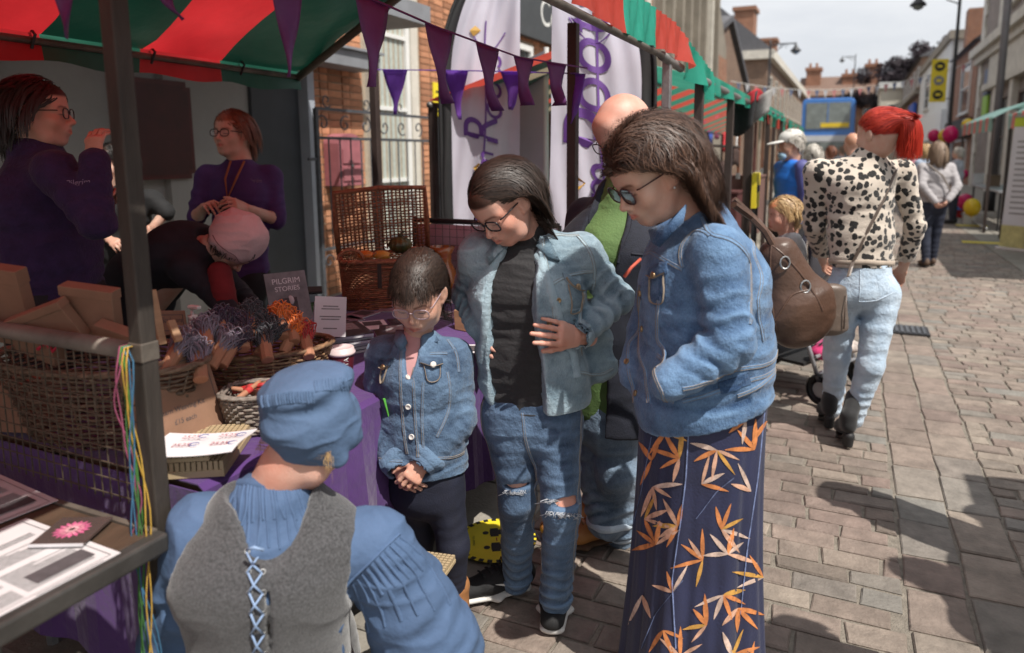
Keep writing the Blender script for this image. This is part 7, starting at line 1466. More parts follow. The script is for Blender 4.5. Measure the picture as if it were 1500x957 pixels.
# ---------------------------------------------------------------- woman in denim jacket and leaf print skirt
def woman():
    B = 1.78; j = JB(B); root = thing('person', 'woman in blue denim jacket and navy skirt printed with orange leaves', 'person', gp(1010, 985))
    yb = 62; sd = sidev(yb); fb = look(yb); size = .97
    f = look(66, 33); hc = eyes_at(915, 281, B-.04, f, size); neckb = j(1008, 312, .02)
    W, F, T, R = head(hc, f, ZU+RT*.03, size, neck_to=neckb, neck_r=.054, full=.8, smile=1., lips=(.85, .40, .40), scalp=(.06, .04, .03))
    pel, waist, chest = j(1030, 590, .02), j(1035, 505, .02), j(1032, 415, .02)
    sL, eL, wL = j(1052, 372, -.12), j(1070, 500, -.17), j(982, 560, -.19); sR, eR, wR = j(985, 372, .16), j(955, 480, .16), j(935, 545, .08)
    core = limbs([(pel, chest, .11, .11), (chest, neckb, .08, .05), (sL, eL, .035, .03), (eL, wL, .03, .026), (sR, eR, .035, .03), (eR, wR, .03, .025), (pel, A((pel[0]-.05, pel[1], .1)), .08, .04), (pel, A((pel[0]+.05, pel[1], .1)), .08, .04)], .02)
    body_mesh([(W, F, T), core], SK_F, root)
    back = lambda p: np.c_[np.where(p[:, 0] > -.012, .20, -.20), -1.+0*p[:, 0], np.where(p[:, 2] > .07, .12, -.22)]
    hair(R, hc, size, 7500, (.19, .30), back, H_DK2, root, w=.0013, seed=11, front=.055, gravity=.50, wave=.017, wfreq=.10, vol=.026, clump=.7, stiff=.78, zmin=-.05, steps=22, guard=-.030, rootf=lambda p: ~((p[:, 1] > -.030) & (p[:, 2] < .012) & (np.abs(p[:, 0]) > .04)))
    glasses(R, hc, size, root, FRAME_TORT, .0275, .0225, .0022, SUNLENS, 2.6)
    eo = MB().ball(A(hc)+size*(A((-.083, -.004, -.040)) @ R), .0035, 8, 6).build('earring', SILV, root, smooth=True)
    # jacket
    s = SDF(np.minimum.reduce([pel, wL, wR])-.34, np.maximum.reduce([neckb, sL, sR])+.28, .0062)
    s.seg(pel+ZU*.01, waist, (.178, .186), (.168, .164), sd, k=.04, fold=(.008, 2.5, .5, .3)); s.seg(waist, chest, (.168, .164), (.172, .144), sd, k=.04, fold=(.007, 3, 1.5, .3)); s.seg(chest, chest*.25+neckb*.75-fb*.02, (.165, .135), (.095, .09), sd, k=.06); s.seg(sR, sL, .060, .060, k=.05)
    s.seg(chest+fb*.05+ZU*.01, chest+fb*.055-ZU*.05, (.12, .10), (.12, .10), sd, k=.05)
    s.ell(neckb+ZU*.045+fb*.035, (.075, .075, .07), k=.008, op='s')
    s.seg(sL, eL, .0690, .0590, k=.018, fold=(.010, 4., .6, .3, .8, .45)); s.seg(eL, wL, .0590, .0480, k=.014, fold=(.012, 3.6, 1.6, .35, .2, .5)); s.seg(sR, eR, .075, .064, k=.03); s.seg(eR, wR, .062, .054, k=.03)
    n0 = nrm(ZU*-1+RT*.15); s.plane(pel-ZU*.012, -ZU+RT*.27)
    jk = solid(s, .0034, 8, (1, 1, 1), 41); dm = denim('denim_blue', (.021, .055, .132), (.165, .285, .465), .36, 8.); jo = part('denim_jacket', jk, dm, root)
    pocket(jk, jk.hit(962, 393, B)[0], ZU-RT*.25, RT+ZU*.10+HD*-.4, .074, .085, .034, jo, dm, STITCH, BRASS)
    seams(jk, [hits(jk, [(1022, 300), (1030, 322), (1040, 345), (1062, 348), (1085, 362), (1098, 385)], B), hits(jk, [(1000, 392), (996, 372), (1000, 355), (1018, 338), (1040, 345)], B), hits(jk, [(945, 372), (975, 382), (1000, 395)], B), hits(jk, [(1098, 385), (1100, 430), (1098, 475)], B), hits(jk, [(1108, 345), (1102, 370), (1115, 400), (1108, 440), (1118, 500)], B), hits(jk, [(938, 420), (936, 470), (945, 540), (950, 590)], B), hits(jk, [(965, 440), (962, 500), (960, 540)], B), hits(jk, [(925, 440), (922, 500), (924, 590)], B), hits(jk, [(1000, 588), (1050, 574), (1100, 556), (1146, 532)], B), hits(jk, [(1000, 570), (1050, 556), (1100, 538), (1146, 514)], B), hits(jk, [(1140, 530), (1120, 560), (1080, 580)], B)], jo, dm, .0075, .002, STITCH)
    seams(jk, [hits(jk, [(964, 520), (960, 550), (972, 575), (985, 590)], B)], jo, dm, .006, .003)
    for pl in ((918, 432), (916, 482), (918, 530), (922, 575)): spart(button(jk, jk.hit(*pl, B)[0], .0085), 'button', BRASS, jo)
    spart(patch(jk, [jk.hit(x, y, B)[0] for x, y in ((1052, 560), (1096, 544), (1100, 562), (1056, 577))], 6, 4, .006), 'waist_tab', dm, jo); spart(button(jk, jk.hit(1088, 556, B)[0]-HD*.006, .0085), 'button', BRASS, jo)
    q = [j(950, 338, -.06), j(985, 320, -.11), j(1005, 300, -.10), j(1000, 325, -.13), j(965, 362, -.11), j(955, 356, -.09)]; n0 = -HD*.7-RT*.4+ZU*.3; mb = MB(); c = A(q).mean(0)+n0*.01; mb.add([p+n0*.004 for p in q]+[c]+[p-n0*.008 for p in q], [(i, (i+1) % 6, 6) for i in range(6)]+[(i, 7+i, 7+(i+1) % 6, (i+1) % 6) for i in range(6)]); spart(mb, 'collar', dm, jo)
    spart(MB().tube([j(938, 380, -.10), j(925, 392, -.13), j(915, 405, -.13), j(922, 398, -.12)], .004, 6), 'coral_ribbon', mat('coral_ribbon', (.55, .10, .06), .7, .1, 9), jo)
    # skirt: hanging folds
    zt = pel[2]+.06; c_t = A((pel[0], pel[1])); c_b = gp(1014, 992)[:2]; rows = []; NA = 150; ax, fx_ = sd[:2], fb[:2]
    for i in range(40):
        v = i/39; z = zt*(1-v)+.035*v; rw = .160+.034*v-.012*math.sin(v*PI); rd = .170+.034*v-.014*math.sin(v*PI); c = c_t*(1-v)+c_b*v; row = []
        for k in range(NA):
            a = 2*PI*k/NA; fo = v*(.013*math.sin(7*a+.8*math.sin(2*a)+v*1.2)+.006*math.sin(15*a+2*v)+.003*math.sin(29*a)); row.append((*(c+ax*(rw+fo)*math.cos(a)+fx_*(rd+fo)*math.sin(a)), z+.006*math.sin(5*a)*v))
        rows.append(row)
    mb = MB().grid(rows, closed=True); sk_o = mb.build('skirt', mat('navy_viscose', (.016, .020, .060), .62, .2, 7, .0012, 150, sheen=.1), root, smooth=True)
    V = A(mb.v); sks = Solid(V, A(mb.f).astype(int))
    cols = [mat('print_%d' % k, c_, .65, .3, 50) for k, c_ in enumerate(((.60, .22, .075), (.62, .36, .25), (.56, .30, .07), (.58, .43, .36)))]
    rg = np.random.default_rng(12); lf = [MB() for _ in cols]; stem = MB()
    def leaf(px, py, ang, L, w, m_):
        n = 6; P_ = []
        for i in range(n+1):
            f_ = i/n; ww = w*math.sin(PI*min(f_*.95+.03, 1))**.8*(1-.35*f_); cxp, cyp = px+math.cos(ang)*L*f_, py-math.sin(ang)*L*f_+3*f_*f_*abs(math.cos(ang)); nx, ny = math.sin(ang), math.cos(ang)
            P_.append([(cxp-nx*ww, cyp-ny*ww), (cxp+nx*ww*.0, cyp), (cxp+nx*ww, cyp+ny*ww)])
        rows = []
        for r_ in P_:
            row = []
            for x, y in r_:
                r0 = ray(x, y); q, nn, i_, d_ = sks.bvh.ray_cast(Vector(CP), Vector(nrm(r0)))
                if q is None: return
                row.append(A(q)+A(nn)*(.0016 if A(nn)@r0 < 0 else -.0016))
            rows.append(row)
        if max(np.linalg.norm(rows[i][1]-rows[i+1][1]) for i in range(n)) < .14: lf[m_].grid(rows)
    def cluster(px, py, base, nl, S): 
        for k in range(nl): a = base+(k-(nl-1)/2)*.78+rg.normal()*.15; leaf(px, py, a, S*rg.uniform(.75, 1.2), S*rg.uniform(.08, .115), int(rg.choice([0, 0, 1, 1, 2, 3])))
    cl = []
    for iy in range(8):
        for ix in range(5): cl.append((912+ix*57+(iy % 2)*27+rg.normal()*9, 615+iy*50+rg.normal()*11, rg.choice([1.5, 1.9, -1.2, .5, 2.8, 4.3]), int(rg.integers(3, 6)), 40))
    for a in cl: cluster(*a)
    for k, l_ in enumerate(lf): spart(l_, 'leaf_print', cols[k], sk_o, kind='stuff')
    for path in (((1010, 615), (1005, 700), (998, 760), (985, 850), (990, 950)), ((1075, 700), (1050, 720), (1020, 760)), ((955, 640), (940, 720), (925, 780), (915, 850)), ((1120, 600), (1110, 700), (1095, 800), (1085, 900)), ((1000, 850), (960, 900), (940, 950))):
        pts = resample([(x, y, 0) for x, y in path], 8); q = []
        for x, y, _ in pts:
            hq, nn, i_, d_ = sks.bvh.ray_cast(Vector(CP), Vector(nrm(ray(x, y))))
            if hq is not None: q.append(A(hq)+A(nn)*(.0012 if A(nn)@ray(x, y) < 0 else -.0012))
        if len(q) > 3: T_ = np.gradient(A(q), axis=0); stem.grid([[p-np.cross(nrm(t_), nrm(ray(0, 0)))*.0028, p+np.cross(nrm(t_), nrm(ray(0, 0)))*.0028] for p, t_ in zip(q, T_)])
    spart(stem, 'stem_print', mat('print_stem', (.16, .20, .36), .65, .4, 50), sk_o, kind='stuff')
    for k in (0, 1): a = gp(1075-40*k, 985+10*k); shoe('shoe', a, a-RT*.20-HD*.02, root, BLACK, BLACK, w=.04, hgt=.05)
    # shoulder bag
    bg = thing('shoulder_bag', 'brown leather shoulder bag hanging behind the denim woman', 'bag', j(1150, 430, .05)); jb = JB(B+.14); LEA = mat('brown_leather', (.085, .045, .030), .42, .25, 9, .0015, 70)
    s = SDF(jb(1165, 410)-.26, jb(1165, 410)+.26, .006); s.seg(jb(1140, 372), jb(1165, 450), (.055, .045), (.100, .060), RT, k=.03); s.seg(jb(1165, 450), jb(1178, 478), (.100, .060), (.088, .055), RT, k=.03); b_ = solid(s, .003, 8, (1, 1, 1), 4); bo = part('bag_body', b_, LEA, bg)
    for pl in (((1120, 340), (1150, 375), (1180, 410), (1205, 455)), ((1135, 470), (1160, 430), (1185, 425)), ((1130, 360), (1128, 420), (1140, 490))): spart(seam(b_, hits(b_, pl, B+.1), .008, .002), 'seam', LEA, bo)
    MB().tube([jb(1075, 300, -.06), jb(1100, 318, -.02), jb(1120, 338, -.02), jb(1135, 365, -.02)], .010, 6).build('strap', LEA, bg); MB().tube([jb(1075, 292, .04), jb(1108, 322, .05), jb(1145, 365, .03)], .009, 6).build('strap', LEA, bg)
    for p_ in ((1150, 385), (1180, 420)): MB().tube([jb(*p_, -.055)+RT*.013*math.cos(a)+ZU*.017*math.sin(a) for a in np.linspace(0, 2*PI, 12, endpoint=False)], .0028, 5, closed=True).build('buckle', STEEL, bg)
woman()

# ---------------------------------------------------------------- seated stallholder in blue cap, seen from behind
def seated():
    B = 1.36; j = JB(B); root = thing('person', 'seated stallholder in blue linen cap and grey wool bodice, seen from behind', 'person', gp(470, 1080))
    yb = 160; sd = sidev(yb); fb = look(yb); size = 1.0
    f = look(200, 50); hc = hp(462, 628, B+.07); neckb = j(400, 716, .02)
    W, F, T, R = head(hc, f, ZU, .92, neck_to=neckb, neck_r=.054, scalp=(.55, .38, .25))
    pel, waist, chest = j(400, 1060, .06), j(398, 960, .03), j(395, 830, .0)
    sR, eR, wR = j(548, 790, .06), j(618, 930, .12), j(608, 842, .34); sL, eL, wL = j(292, 772, -.0), j(268, 935, .06), j(330, 985, .25)
    HR = hand(hp(592, 822, B+.26), nrm(hp(622, 816, B+.36)-hp(592, 822, B+.26)), ZU*.8-HD*.5, curl=(.35, .4, .45, .5), thumb=.4, size=.85, side=1)
    core = limbs([(pel, chest, .10, .10), (chest, neckb, .08, .05), (sL, eL, .03, .03), (eL, wL, .03, .025), (sR, eR, .03, .03), (eR, wR, .03, .025), (chest, sL, .05, .035), (chest, sR, .05, .035), (pel, pel+fb*.42, .085, .06)], .02)
    body_mesh([(W, F, T), HR, core], SK_P, root)
    hair(R, hc, size, 260, (.03, .06), lambda p: np.c_[0*p[:, 0], .2+0*p[:, 0], -1.+0*p[:, 0]], H_BLN, root, w=.0009, seed=3, vol=.004, clump=.1, gravity=1., rootf=lambda p: (p[:, 2] < -.0) & (p[:, 1] < .03), zmin=-.05)
    LIN = mat('blue_linen', (.068, .118, .220), .85, .16, 6, .0028, 42, detail=7); LIN2 = mat('blue_linen_cap', (.068, .116, .205), .85, .14, 9, .0022, 60, detail=7)
    # blouse: yoke and big gathered sleeves
    s = SDF(np.minimum.reduce([pel, eL, wR])-.30, np.maximum.reduce([neckb, sR, wR])+.26, .0062)
    s.seg(waist-ZU*.1, chest, (.150, .110), (.165, .112), sd, k=.03); s.seg(chest, chest*.2+neckb*.8, (.160, .105), (.085, .080), sd, k=.06); s.seg(sR*.93+sL*.07, sL*.93+sR*.07, .060, .060, k=.05)
    s.seg(neckb-nrm(neckb-hc)*-.02, neckb-nrm(neckb-hc)*.006, (.064, .064), (.060, .060), sd, k=.012, cap=.3)
    s.seg(sR, eR, (.072, .070), (.108, .100), RT, k=.03, fold=(.012, 3., .5, .5, .8, .6)); s.seg(eR, wR, (.110, .100), (.060, .055), RT, k=.04, fold=(.012, 3.5, 2., .5)); s.seg(eR*.6+sR*.4, eR+(eR-sR)*.22, (.09, .09), (.125, .11), RT, k=.03, fold=(.010, 2, 1., .6))
    s.seg(sL, eL, (.066, .066), (.088, .084), RT, k=.03, fold=(.010, 3., 1.5, .5, .8, .6)); s.seg(eL, wL, (.085, .082), (.055, .05), RT, k=.04, fold=(.010, 3., .5, .5))
    bl = solid(s, .0055, 9, (1, 1, .8), 51); bo = part('linen_blouse', bl, LIN, root)
    # gathered pleats under the neckband
    for k in range(19):
        u = (k-9)/9; seam_pts = [bl.hit(390+u*42, 700+6*u*u, B)[0], bl.hit(392+u*58+3*math.sin(k*2), 742, B)[0], bl.hit(394+u*72, 782+22*math.sin(k*3), B)[0]]; spart(seam(bl, seam_pts, RNG.uniform(.005, .009), RNG.uniform(.0012, .003), None, .010), 'pleat', LIN, bo)
    spart(seam(bl, hits(bl, [(335, 702), (360, 706), (395, 712), (430, 706), (468, 694)], B), .022, .004), 'neckband', LIN, bo)
    spart(seam(bl, hits(bl, [(505, 862), (535, 830), (565, 800), (585, 782)], B), .005, .003), 'sleeve_seam', LIN, bo)
    # gathers below the sleeve seam
    for k in range(12): a0 = hits(bl, [(508+k*7, 862-k*7), (520+k*10, 895-k*6), (528+k*12, 930-k*4)], B); spart(seam(bl, a0[:2+k % 2], RNG.uniform(.006, .012), RNG.uniform(.001, .003), None, .012), 'gather', LIN, bo)
    # grey wool bodice with a deep back opening and laces
    s = SDF(np.minimum.reduce([pel, sL])-.30, np.maximum.reduce([neckb, sR])+.24, .0056)
    s.seg(waist-ZU*.12, waist, (.158, .128), (.158, .126), sd, k=.03); s.seg(waist, chest, (.158, .126), (.180, .126), sd, k=.03); s.seg(chest, chest*.3+neckb*.7, (.172, .118), (.118, .095), sd, k=.06); s.seg(sR*.72+sL*.28, sL*.74+sR*.26, .076, .076, k=.05)
    nb = -fb*.16
    s.seg(hp(394, 758, B-.14), neckb+nb*.3+ZU*.06, (.070, .13), (.085, .12), sd, k=.010, op='s', cap=.25); s.ell(neckb+ZU*.05, (.105, .11, .09), k=.006, op='s'); s.seg(waist+nb-ZU*.2, chest+nb+ZU*.02, (.010, .06), (.004, .05), sd, k=.003, op='s')
    for sh, o_ in ((sR, 1), (sL, -1)): s.ell(sh+sd*(.020 if o_ > 0 else -.02)-ZU*.06, (.062, .11, .115), k=.006, op='s')
    bd_ = solid(s, .0022, 9, (1, 1, 1), 61); WOOL = mat('grey_tweed', (.060, .060, .064), .95, .42, 190, .0016, 330, sheen=.35, detail=2); wo = part('wool_bodice', bd_, WOOL, root)
    LACE = mat('blue_lace', (.24, .34, .52), .75, .08, 30); cx0 = 372; pts = []
    ly = [808, 838, 868, 898, 928, 957, 985]
    for k in range(6):
        x0, x1 = 362+2*k, 384+1*k
        for a_, b_ in (((x0, ly[k]), (x1, ly[k+1])), ((x1, ly[k]), (x0, ly[k+1]))): q = [bd_.hit(a_[0], a_[1], B)[0]-HD*.003, bd_.hit((a_[0]+b_[0])/2, (a_[1]+b_[1])/2, B)[0]-HD*.010, bd_.hit(b_[0], b_[1], B)[0]-HD*.003]; spart(MB().tube(q, .0022, 6), 'lace', LACE, wo)
    for k in range(6):
        for x in (362+2*k, 384+k): q, n = bd_.near(bd_.hit(x, ly[k], B)[0]); M = Matrix.Translation(Vector(q)) @ Vector(n).to_track_quat('Z', 'Y').to_matrix().to_4x4(); spart(MB().lathe([(.0035, 0), (.0062, .001), (.005, .002), (.0035, .001)], n=12, M=M, cap=False), 'eyelet', STEEL, wo)
    spart(MB().tube([j(362, 806, -.13), j(372, 802, -.14), j(386, 806, -.13)], .0032, 6), 'lace', LACE, wo)
    # skirt of the seated figure (mostly below the frame)
    s = SDF(pel-.45, pel+.55, .012); s.seg(pel, pel+fb*.45, (.20, .13), (.17, .12), sd, k=.05); s.seg(pel+fb*.45, pel+fb*.48-ZU*.38, (.20, .12), (.26, .15), sd, k=.05); part('wool_skirt', solid(s, .004, 6), WOOL, root)
    # cap: gathered puff, band and hanging tail
    s = SDF(hc-.26, hc+.26, .0046); RW_ = np.stack([nrm(RT*.97+ZU*.16), HD, nrm(ZU*.97-RT*.16)])
    s.ell(hp(460, 613, B+.065), (.094, .104, .074), R=RW_, k=.01); s.ell(hp(447, 566, B+.05), (.098, .105, .046), R=RW_, k=.012)
    s.seg(hp(455, 640, B-.015), hp(500, 676, B+.005), (.070, .030), (.020, .012), ZU*.75+RT*.65, k=.03); s.seg(hp(500, 600, B+.02), hp(518, 640, B+.04), .03, .02, k=.03)
    s.ell(hp(436, 613, B+.03), (.076, .085, .054), R=RW_, k=.03); s.seg(hp(392, 592, B-.06), hp(520, 574, B-.04), .007, .007, k=.012, op='s')
    cp = solid(s, .0042, 12, (1, 1, 1), 71); co = part('linen_cap', cp, LIN2, root)
    for k in range(34): x = 384+k*4.1; y0 = 590-7*math.sin(k*.1)-(k*.95 if k > 18 else 0)*.9; q = [cp.hit(x, y0-9, B)[0], cp.hit(x+1.5*math.sin(k*2.2), y0, B)[0], cp.hit(x+2, y0+7, B)[0]]; spart(seam(cp, q, RNG.uniform(.004, .008), RNG.uniform(.001, .0035), None, .006), 'gather', LIN2, co)
    spart(seam(cp, hits(cp, [(385, 592), (420, 598), (460, 592), (495, 578), (520, 562)], B), .006, -.0005), 'band_seam', mat('cap_seam', (.05, .09, .17), .9, .1, 9), co)
    # stool
    stl = thing('stool', 'low wooden stool beneath the seated stallholder', 'stool', A((pel[0], pel[1], 0))); zc = pel[2]-.16; MB().lathe([(.17, zc-.03), (.175, zc-.02), (.175, zc), (.02, zc+.001)], c=(pel[0], pel[1], 0), n=24).build('seat', mat('stool_wood', (.12, .07, .04), .6, .2, 6), stl)
    for k in range(4): a = k*PI/2+.4; MB().tube([(pel[0]+.13*math.cos(a), pel[1]+.13*math.sin(a), zc-.03), (pel[0]+.17*math.cos(a), pel[1]+.17*math.sin(a), .016)], .016, 8).build('leg', mat('stool_wood', (.12, .07, .04)), stl)
    # small peg loom held in the hand
    loom('small pale peg loom held by the seated stallholder', frame(hp(636, 836, B+.38), nrm(RT*.95-HD*.25+ZU*.02), nrm(HD*.9+RT*.3)), .085, .10, .022)
seated()
# ---------------------------------------------------------------- other people
def figure(label, base, H, yaw, top_m, leg_m, hair_m=None, hlen=(.03, .05), sk=None, pitch=0., hyaw=None, arms=None, step=.0, w=1., comb=None, h=.011, shoe_m=None, gl=False, group=None, J_=None, legs=True, scalp=(.1, .07, .05), male=0., child=0., top='jacket', neck=1., hn=1400, lower=None, vol=.012, hw=.004):
    """standing figure; arms: {'R': (elbow, wrist), 'L': ...} as (side, forward, up) metres from the shoulder"""
    b = A((base[0], base[1], 0.)); root = thing('person', label, 'person', b, 0, group); f = look(yaw); sd = sidev(yaw); k = H/1.70; j = dict(J_ or {}); at_ = lambda s_, fw, z: b+sd*s_*k+f*fw*k+ZU*z*k
    j.setdefault('pel', at_(0, 0, .93)); j.setdefault('waist', at_(0, .0, 1.05)); j.setdefault('chest', at_(0, .0, 1.27)); j.setdefault('neck', at_(0, -.01, 1.43)); size = 1.0*k**.5*(1+.12*child); fh = look(hyaw if hyaw is not None else yaw, pitch)
    j.setdefault('head', j['neck']+(ZU*.155+fh*.03)*size); arms = arms or {}
    for n_, s_ in (('R', 1), ('L', -1)):
        j.setdefault('s'+n_, j['chest']+sd*s_*.165*k*w+ZU*.10*k); e_, w_ = arms.get(n_, ((.04, -.03, -.27), (.03, .05, -.52))); P3 = lambda q: j['s'+n_]+(sd*s_*q[0]+f*q[1]+ZU*q[2])*k
        j.setdefault('e'+n_, P3(e_)); j.setdefault('w'+n_, P3(w_)); g_ = step*s_; j.setdefault('h'+n_, j['pel']+sd*s_*.085*k-ZU*.04*k); j.setdefault('k'+n_, at_(s_*.088, .03+g_*.35, .50)); j.setdefault('a'+n_, at_(s_*.082, g_, .10))
    W, F, T, R = head(j['head'], fh, ZU, size, h=.0034 if h < .008 else .0046 if h < .010 else .0075, neck_to=j['neck'], male=male, child=child, scalp=scalp)
    hs = [hand(j['w'+n_], nrm(j['w'+n_]-j['e'+n_]), sd*(1 if n_ == 'R' else -1)*.7+ZU*.5, curl=.6, thumb=.6, size=.92*k, side=1 if n_ == 'L' else -1, h=.0045 if h < .010 else .008) for n_ in 'RL']
    pr = [(j['pel'], j['chest'], .10*k, .10*k), (j['chest'], j['neck'], .08*k, .05*k)]
    for n_ in 'RL': pr += [(j['s'+n_], j['e'+n_], .042*k, .036*k), (j['e'+n_], j['w'+n_], .036*k, .026*k), (j['chest'], j['s'+n_], .05*k, .045*k)]+([(j['h'+n_], j['k'+n_], .06*k, .045*k), (j['k'+n_], j['a'+n_], .045*k, .03*k)] if legs else [])
    body_mesh([(W, F, T)]+hs+[limbs(pr, .014 if h < .01 else .02)], sk or SK_F, root)
    if hair_m is not None: hair(R, j['head'], size, hn, hlen, comb or (lambda p: np.c_[p[:, 0]*8, -.8+0*p[:, 0], -.5+0*p[:, 0]]), hair_m, root, w=hw, seed=int(abs(base[0])*100) % 97, vol=vol, gravity=.9, zmin=-.05, steps=12)
    al = A([j[q] for q in ('pel', 'chest', 'neck', 'sR', 'sL', 'eR', 'eL', 'wR', 'wL')]); s = SDF(al.min(0)-.26*k, al.max(0)+.2, h); ww = w*k
    s.seg(j['pel']-ZU*(.02*k), j['waist'], (.170*ww, .122*ww), (.158*ww, .118*ww), sd, k=.03, fold=(.006, 2.5, .6, .3)); s.seg(j['waist'], j['chest'], (.158*ww, .118*ww), (.172*ww, .118*ww), sd, k=.04, fold=(.005, 3, 1.2, .3)); s.seg(j['chest'], j['chest']*.25+j['neck']*.75, (.165*ww, .110*ww), (.085*ww, .075*ww), sd, k=.05); s.seg(j['sR'], j['sL'], .058*ww, .058*ww, k=.05)
    s.ell(j['neck']+ZU*.05, (.066, .066, .055), k=.006, op='s')
    for n_, ph in (('R', .4), ('L', 2.2)):
        e_, w_ = j['e'+n_], j['w'+n_]; s.seg(j['s'+n_], e_, .060*ww, .052*ww, k=.03, fold=(.006, 4, ph, .3, .8, .5))
        if top not in ('polo', 'vest'): s.seg(e_, w_, .052*ww, .042*ww, k=.02, fold=(.006, 4, ph+1, .3, .3, .5))
    s.plane(j.get('hem', j['pel']-ZU*.03*k), -ZU)
    tp = solid(s, .004, 7, (1, 1, 1), 3); to = part(top+'_shirt' if top in ('polo', 'vest') else top, tp, top_m, root)
    if legs:
        al = A([j[q] for q in ('pel', 'aR', 'aL', 'kR', 'kL')]); s = SDF(al.min(0)-A((.22, .22, .05)), al.max(0)+.16, h*(1.5 if gl else 1.1)); s.seg(j['pel']+ZU*.06*k, j['pel']-ZU*.06*k, (.148*ww, .112*ww), (.160*ww, .125*ww), sd, k=.03)
        for n_, ph in (('R', .2), ('L', 1.8)): s.seg(j['h'+n_], j['k'+n_], .092*ww, .066*ww, k=.03, fold=(.005, 4, ph, .3)); s.seg(j['k'+n_], j['a'+n_], .066*ww, .050*ww, k=.025, fold=(.006, 6, ph, .3, .8, .5))
        jn = solid(s, .003, 8, (1, 1, 1), 6); jo = part('trousers', jn, leg_m, root)
        for n_ in 'RL': a = A((j['a'+n_][0], j['a'+n_][1], 0))-f*.06*k; shoe('shoe', a, a+f*.25*k, root, shoe_m or BLACK, BLACK, w=.042*k, hgt=.07*k, h=.012)
    else: jn = jo = None
    if gl: glasses(R, j['head'], size, root, FRAME_BK, .0265, .018, .0022)
    return dict(root=root, j=j, R=R, size=size, top=tp, to=to, jeans=jn, jo=jo, f=f, sd=sd, k=k)

# leopard print knit
m, n, l, b = nodes('leopard_knit'); tc = n.new('ShaderNodeTexCoord'); nz = n.new('ShaderNodeTexNoise'); nz.inputs['Scale'].default_value = 26; nz.inputs['Detail'].default_value = 3; l.new(tc.outputs['Object'], nz.inputs[0])
va = n.new('ShaderNodeVectorMath'); va.operation = 'MULTIPLY_ADD'; va.inputs[1].default_value = (.03, .03, .03); l.new(nz.outputs['Color'], va.inputs[0]); l.new(tc.outputs['Object'], va.inputs[2])
vo = n.new('ShaderNodeTexVoronoi'); vo.inputs['Scale'].default_value = 29; vo.inputs['Randomness'].default_value = .8; l.new(va.outputs[0], vo.inputs[0]); cr = n.new('ShaderNodeValToRGB'); e = cr.color_ramp.elements; e[0].position = .43; e[0].color = (.012, .011, .011, 1); e[1].position = .47; e[1].color = (.60, .52, .44, 1); l.new(vo.outputs['Distance'], cr.inputs[0]); l.new(cr.outputs[0], b.inputs['Base Color'])
n2 = n.new('ShaderNodeTexNoise'); n2.inputs['Scale'].default_value = 240; l.new(tc.outputs['Object'], n2.inputs[0]); bp = n.new('ShaderNodeBump'); bp.inputs['Distance'].default_value = .004; l.new(n2.outputs[0], bp.inputs['Height']); l.new(bp.outputs[0], b.inputs['Normal']); b.inputs['Roughness'].default_value = .95; b.inputs['Sheen Weight'].default_value = .3; LEOP = m
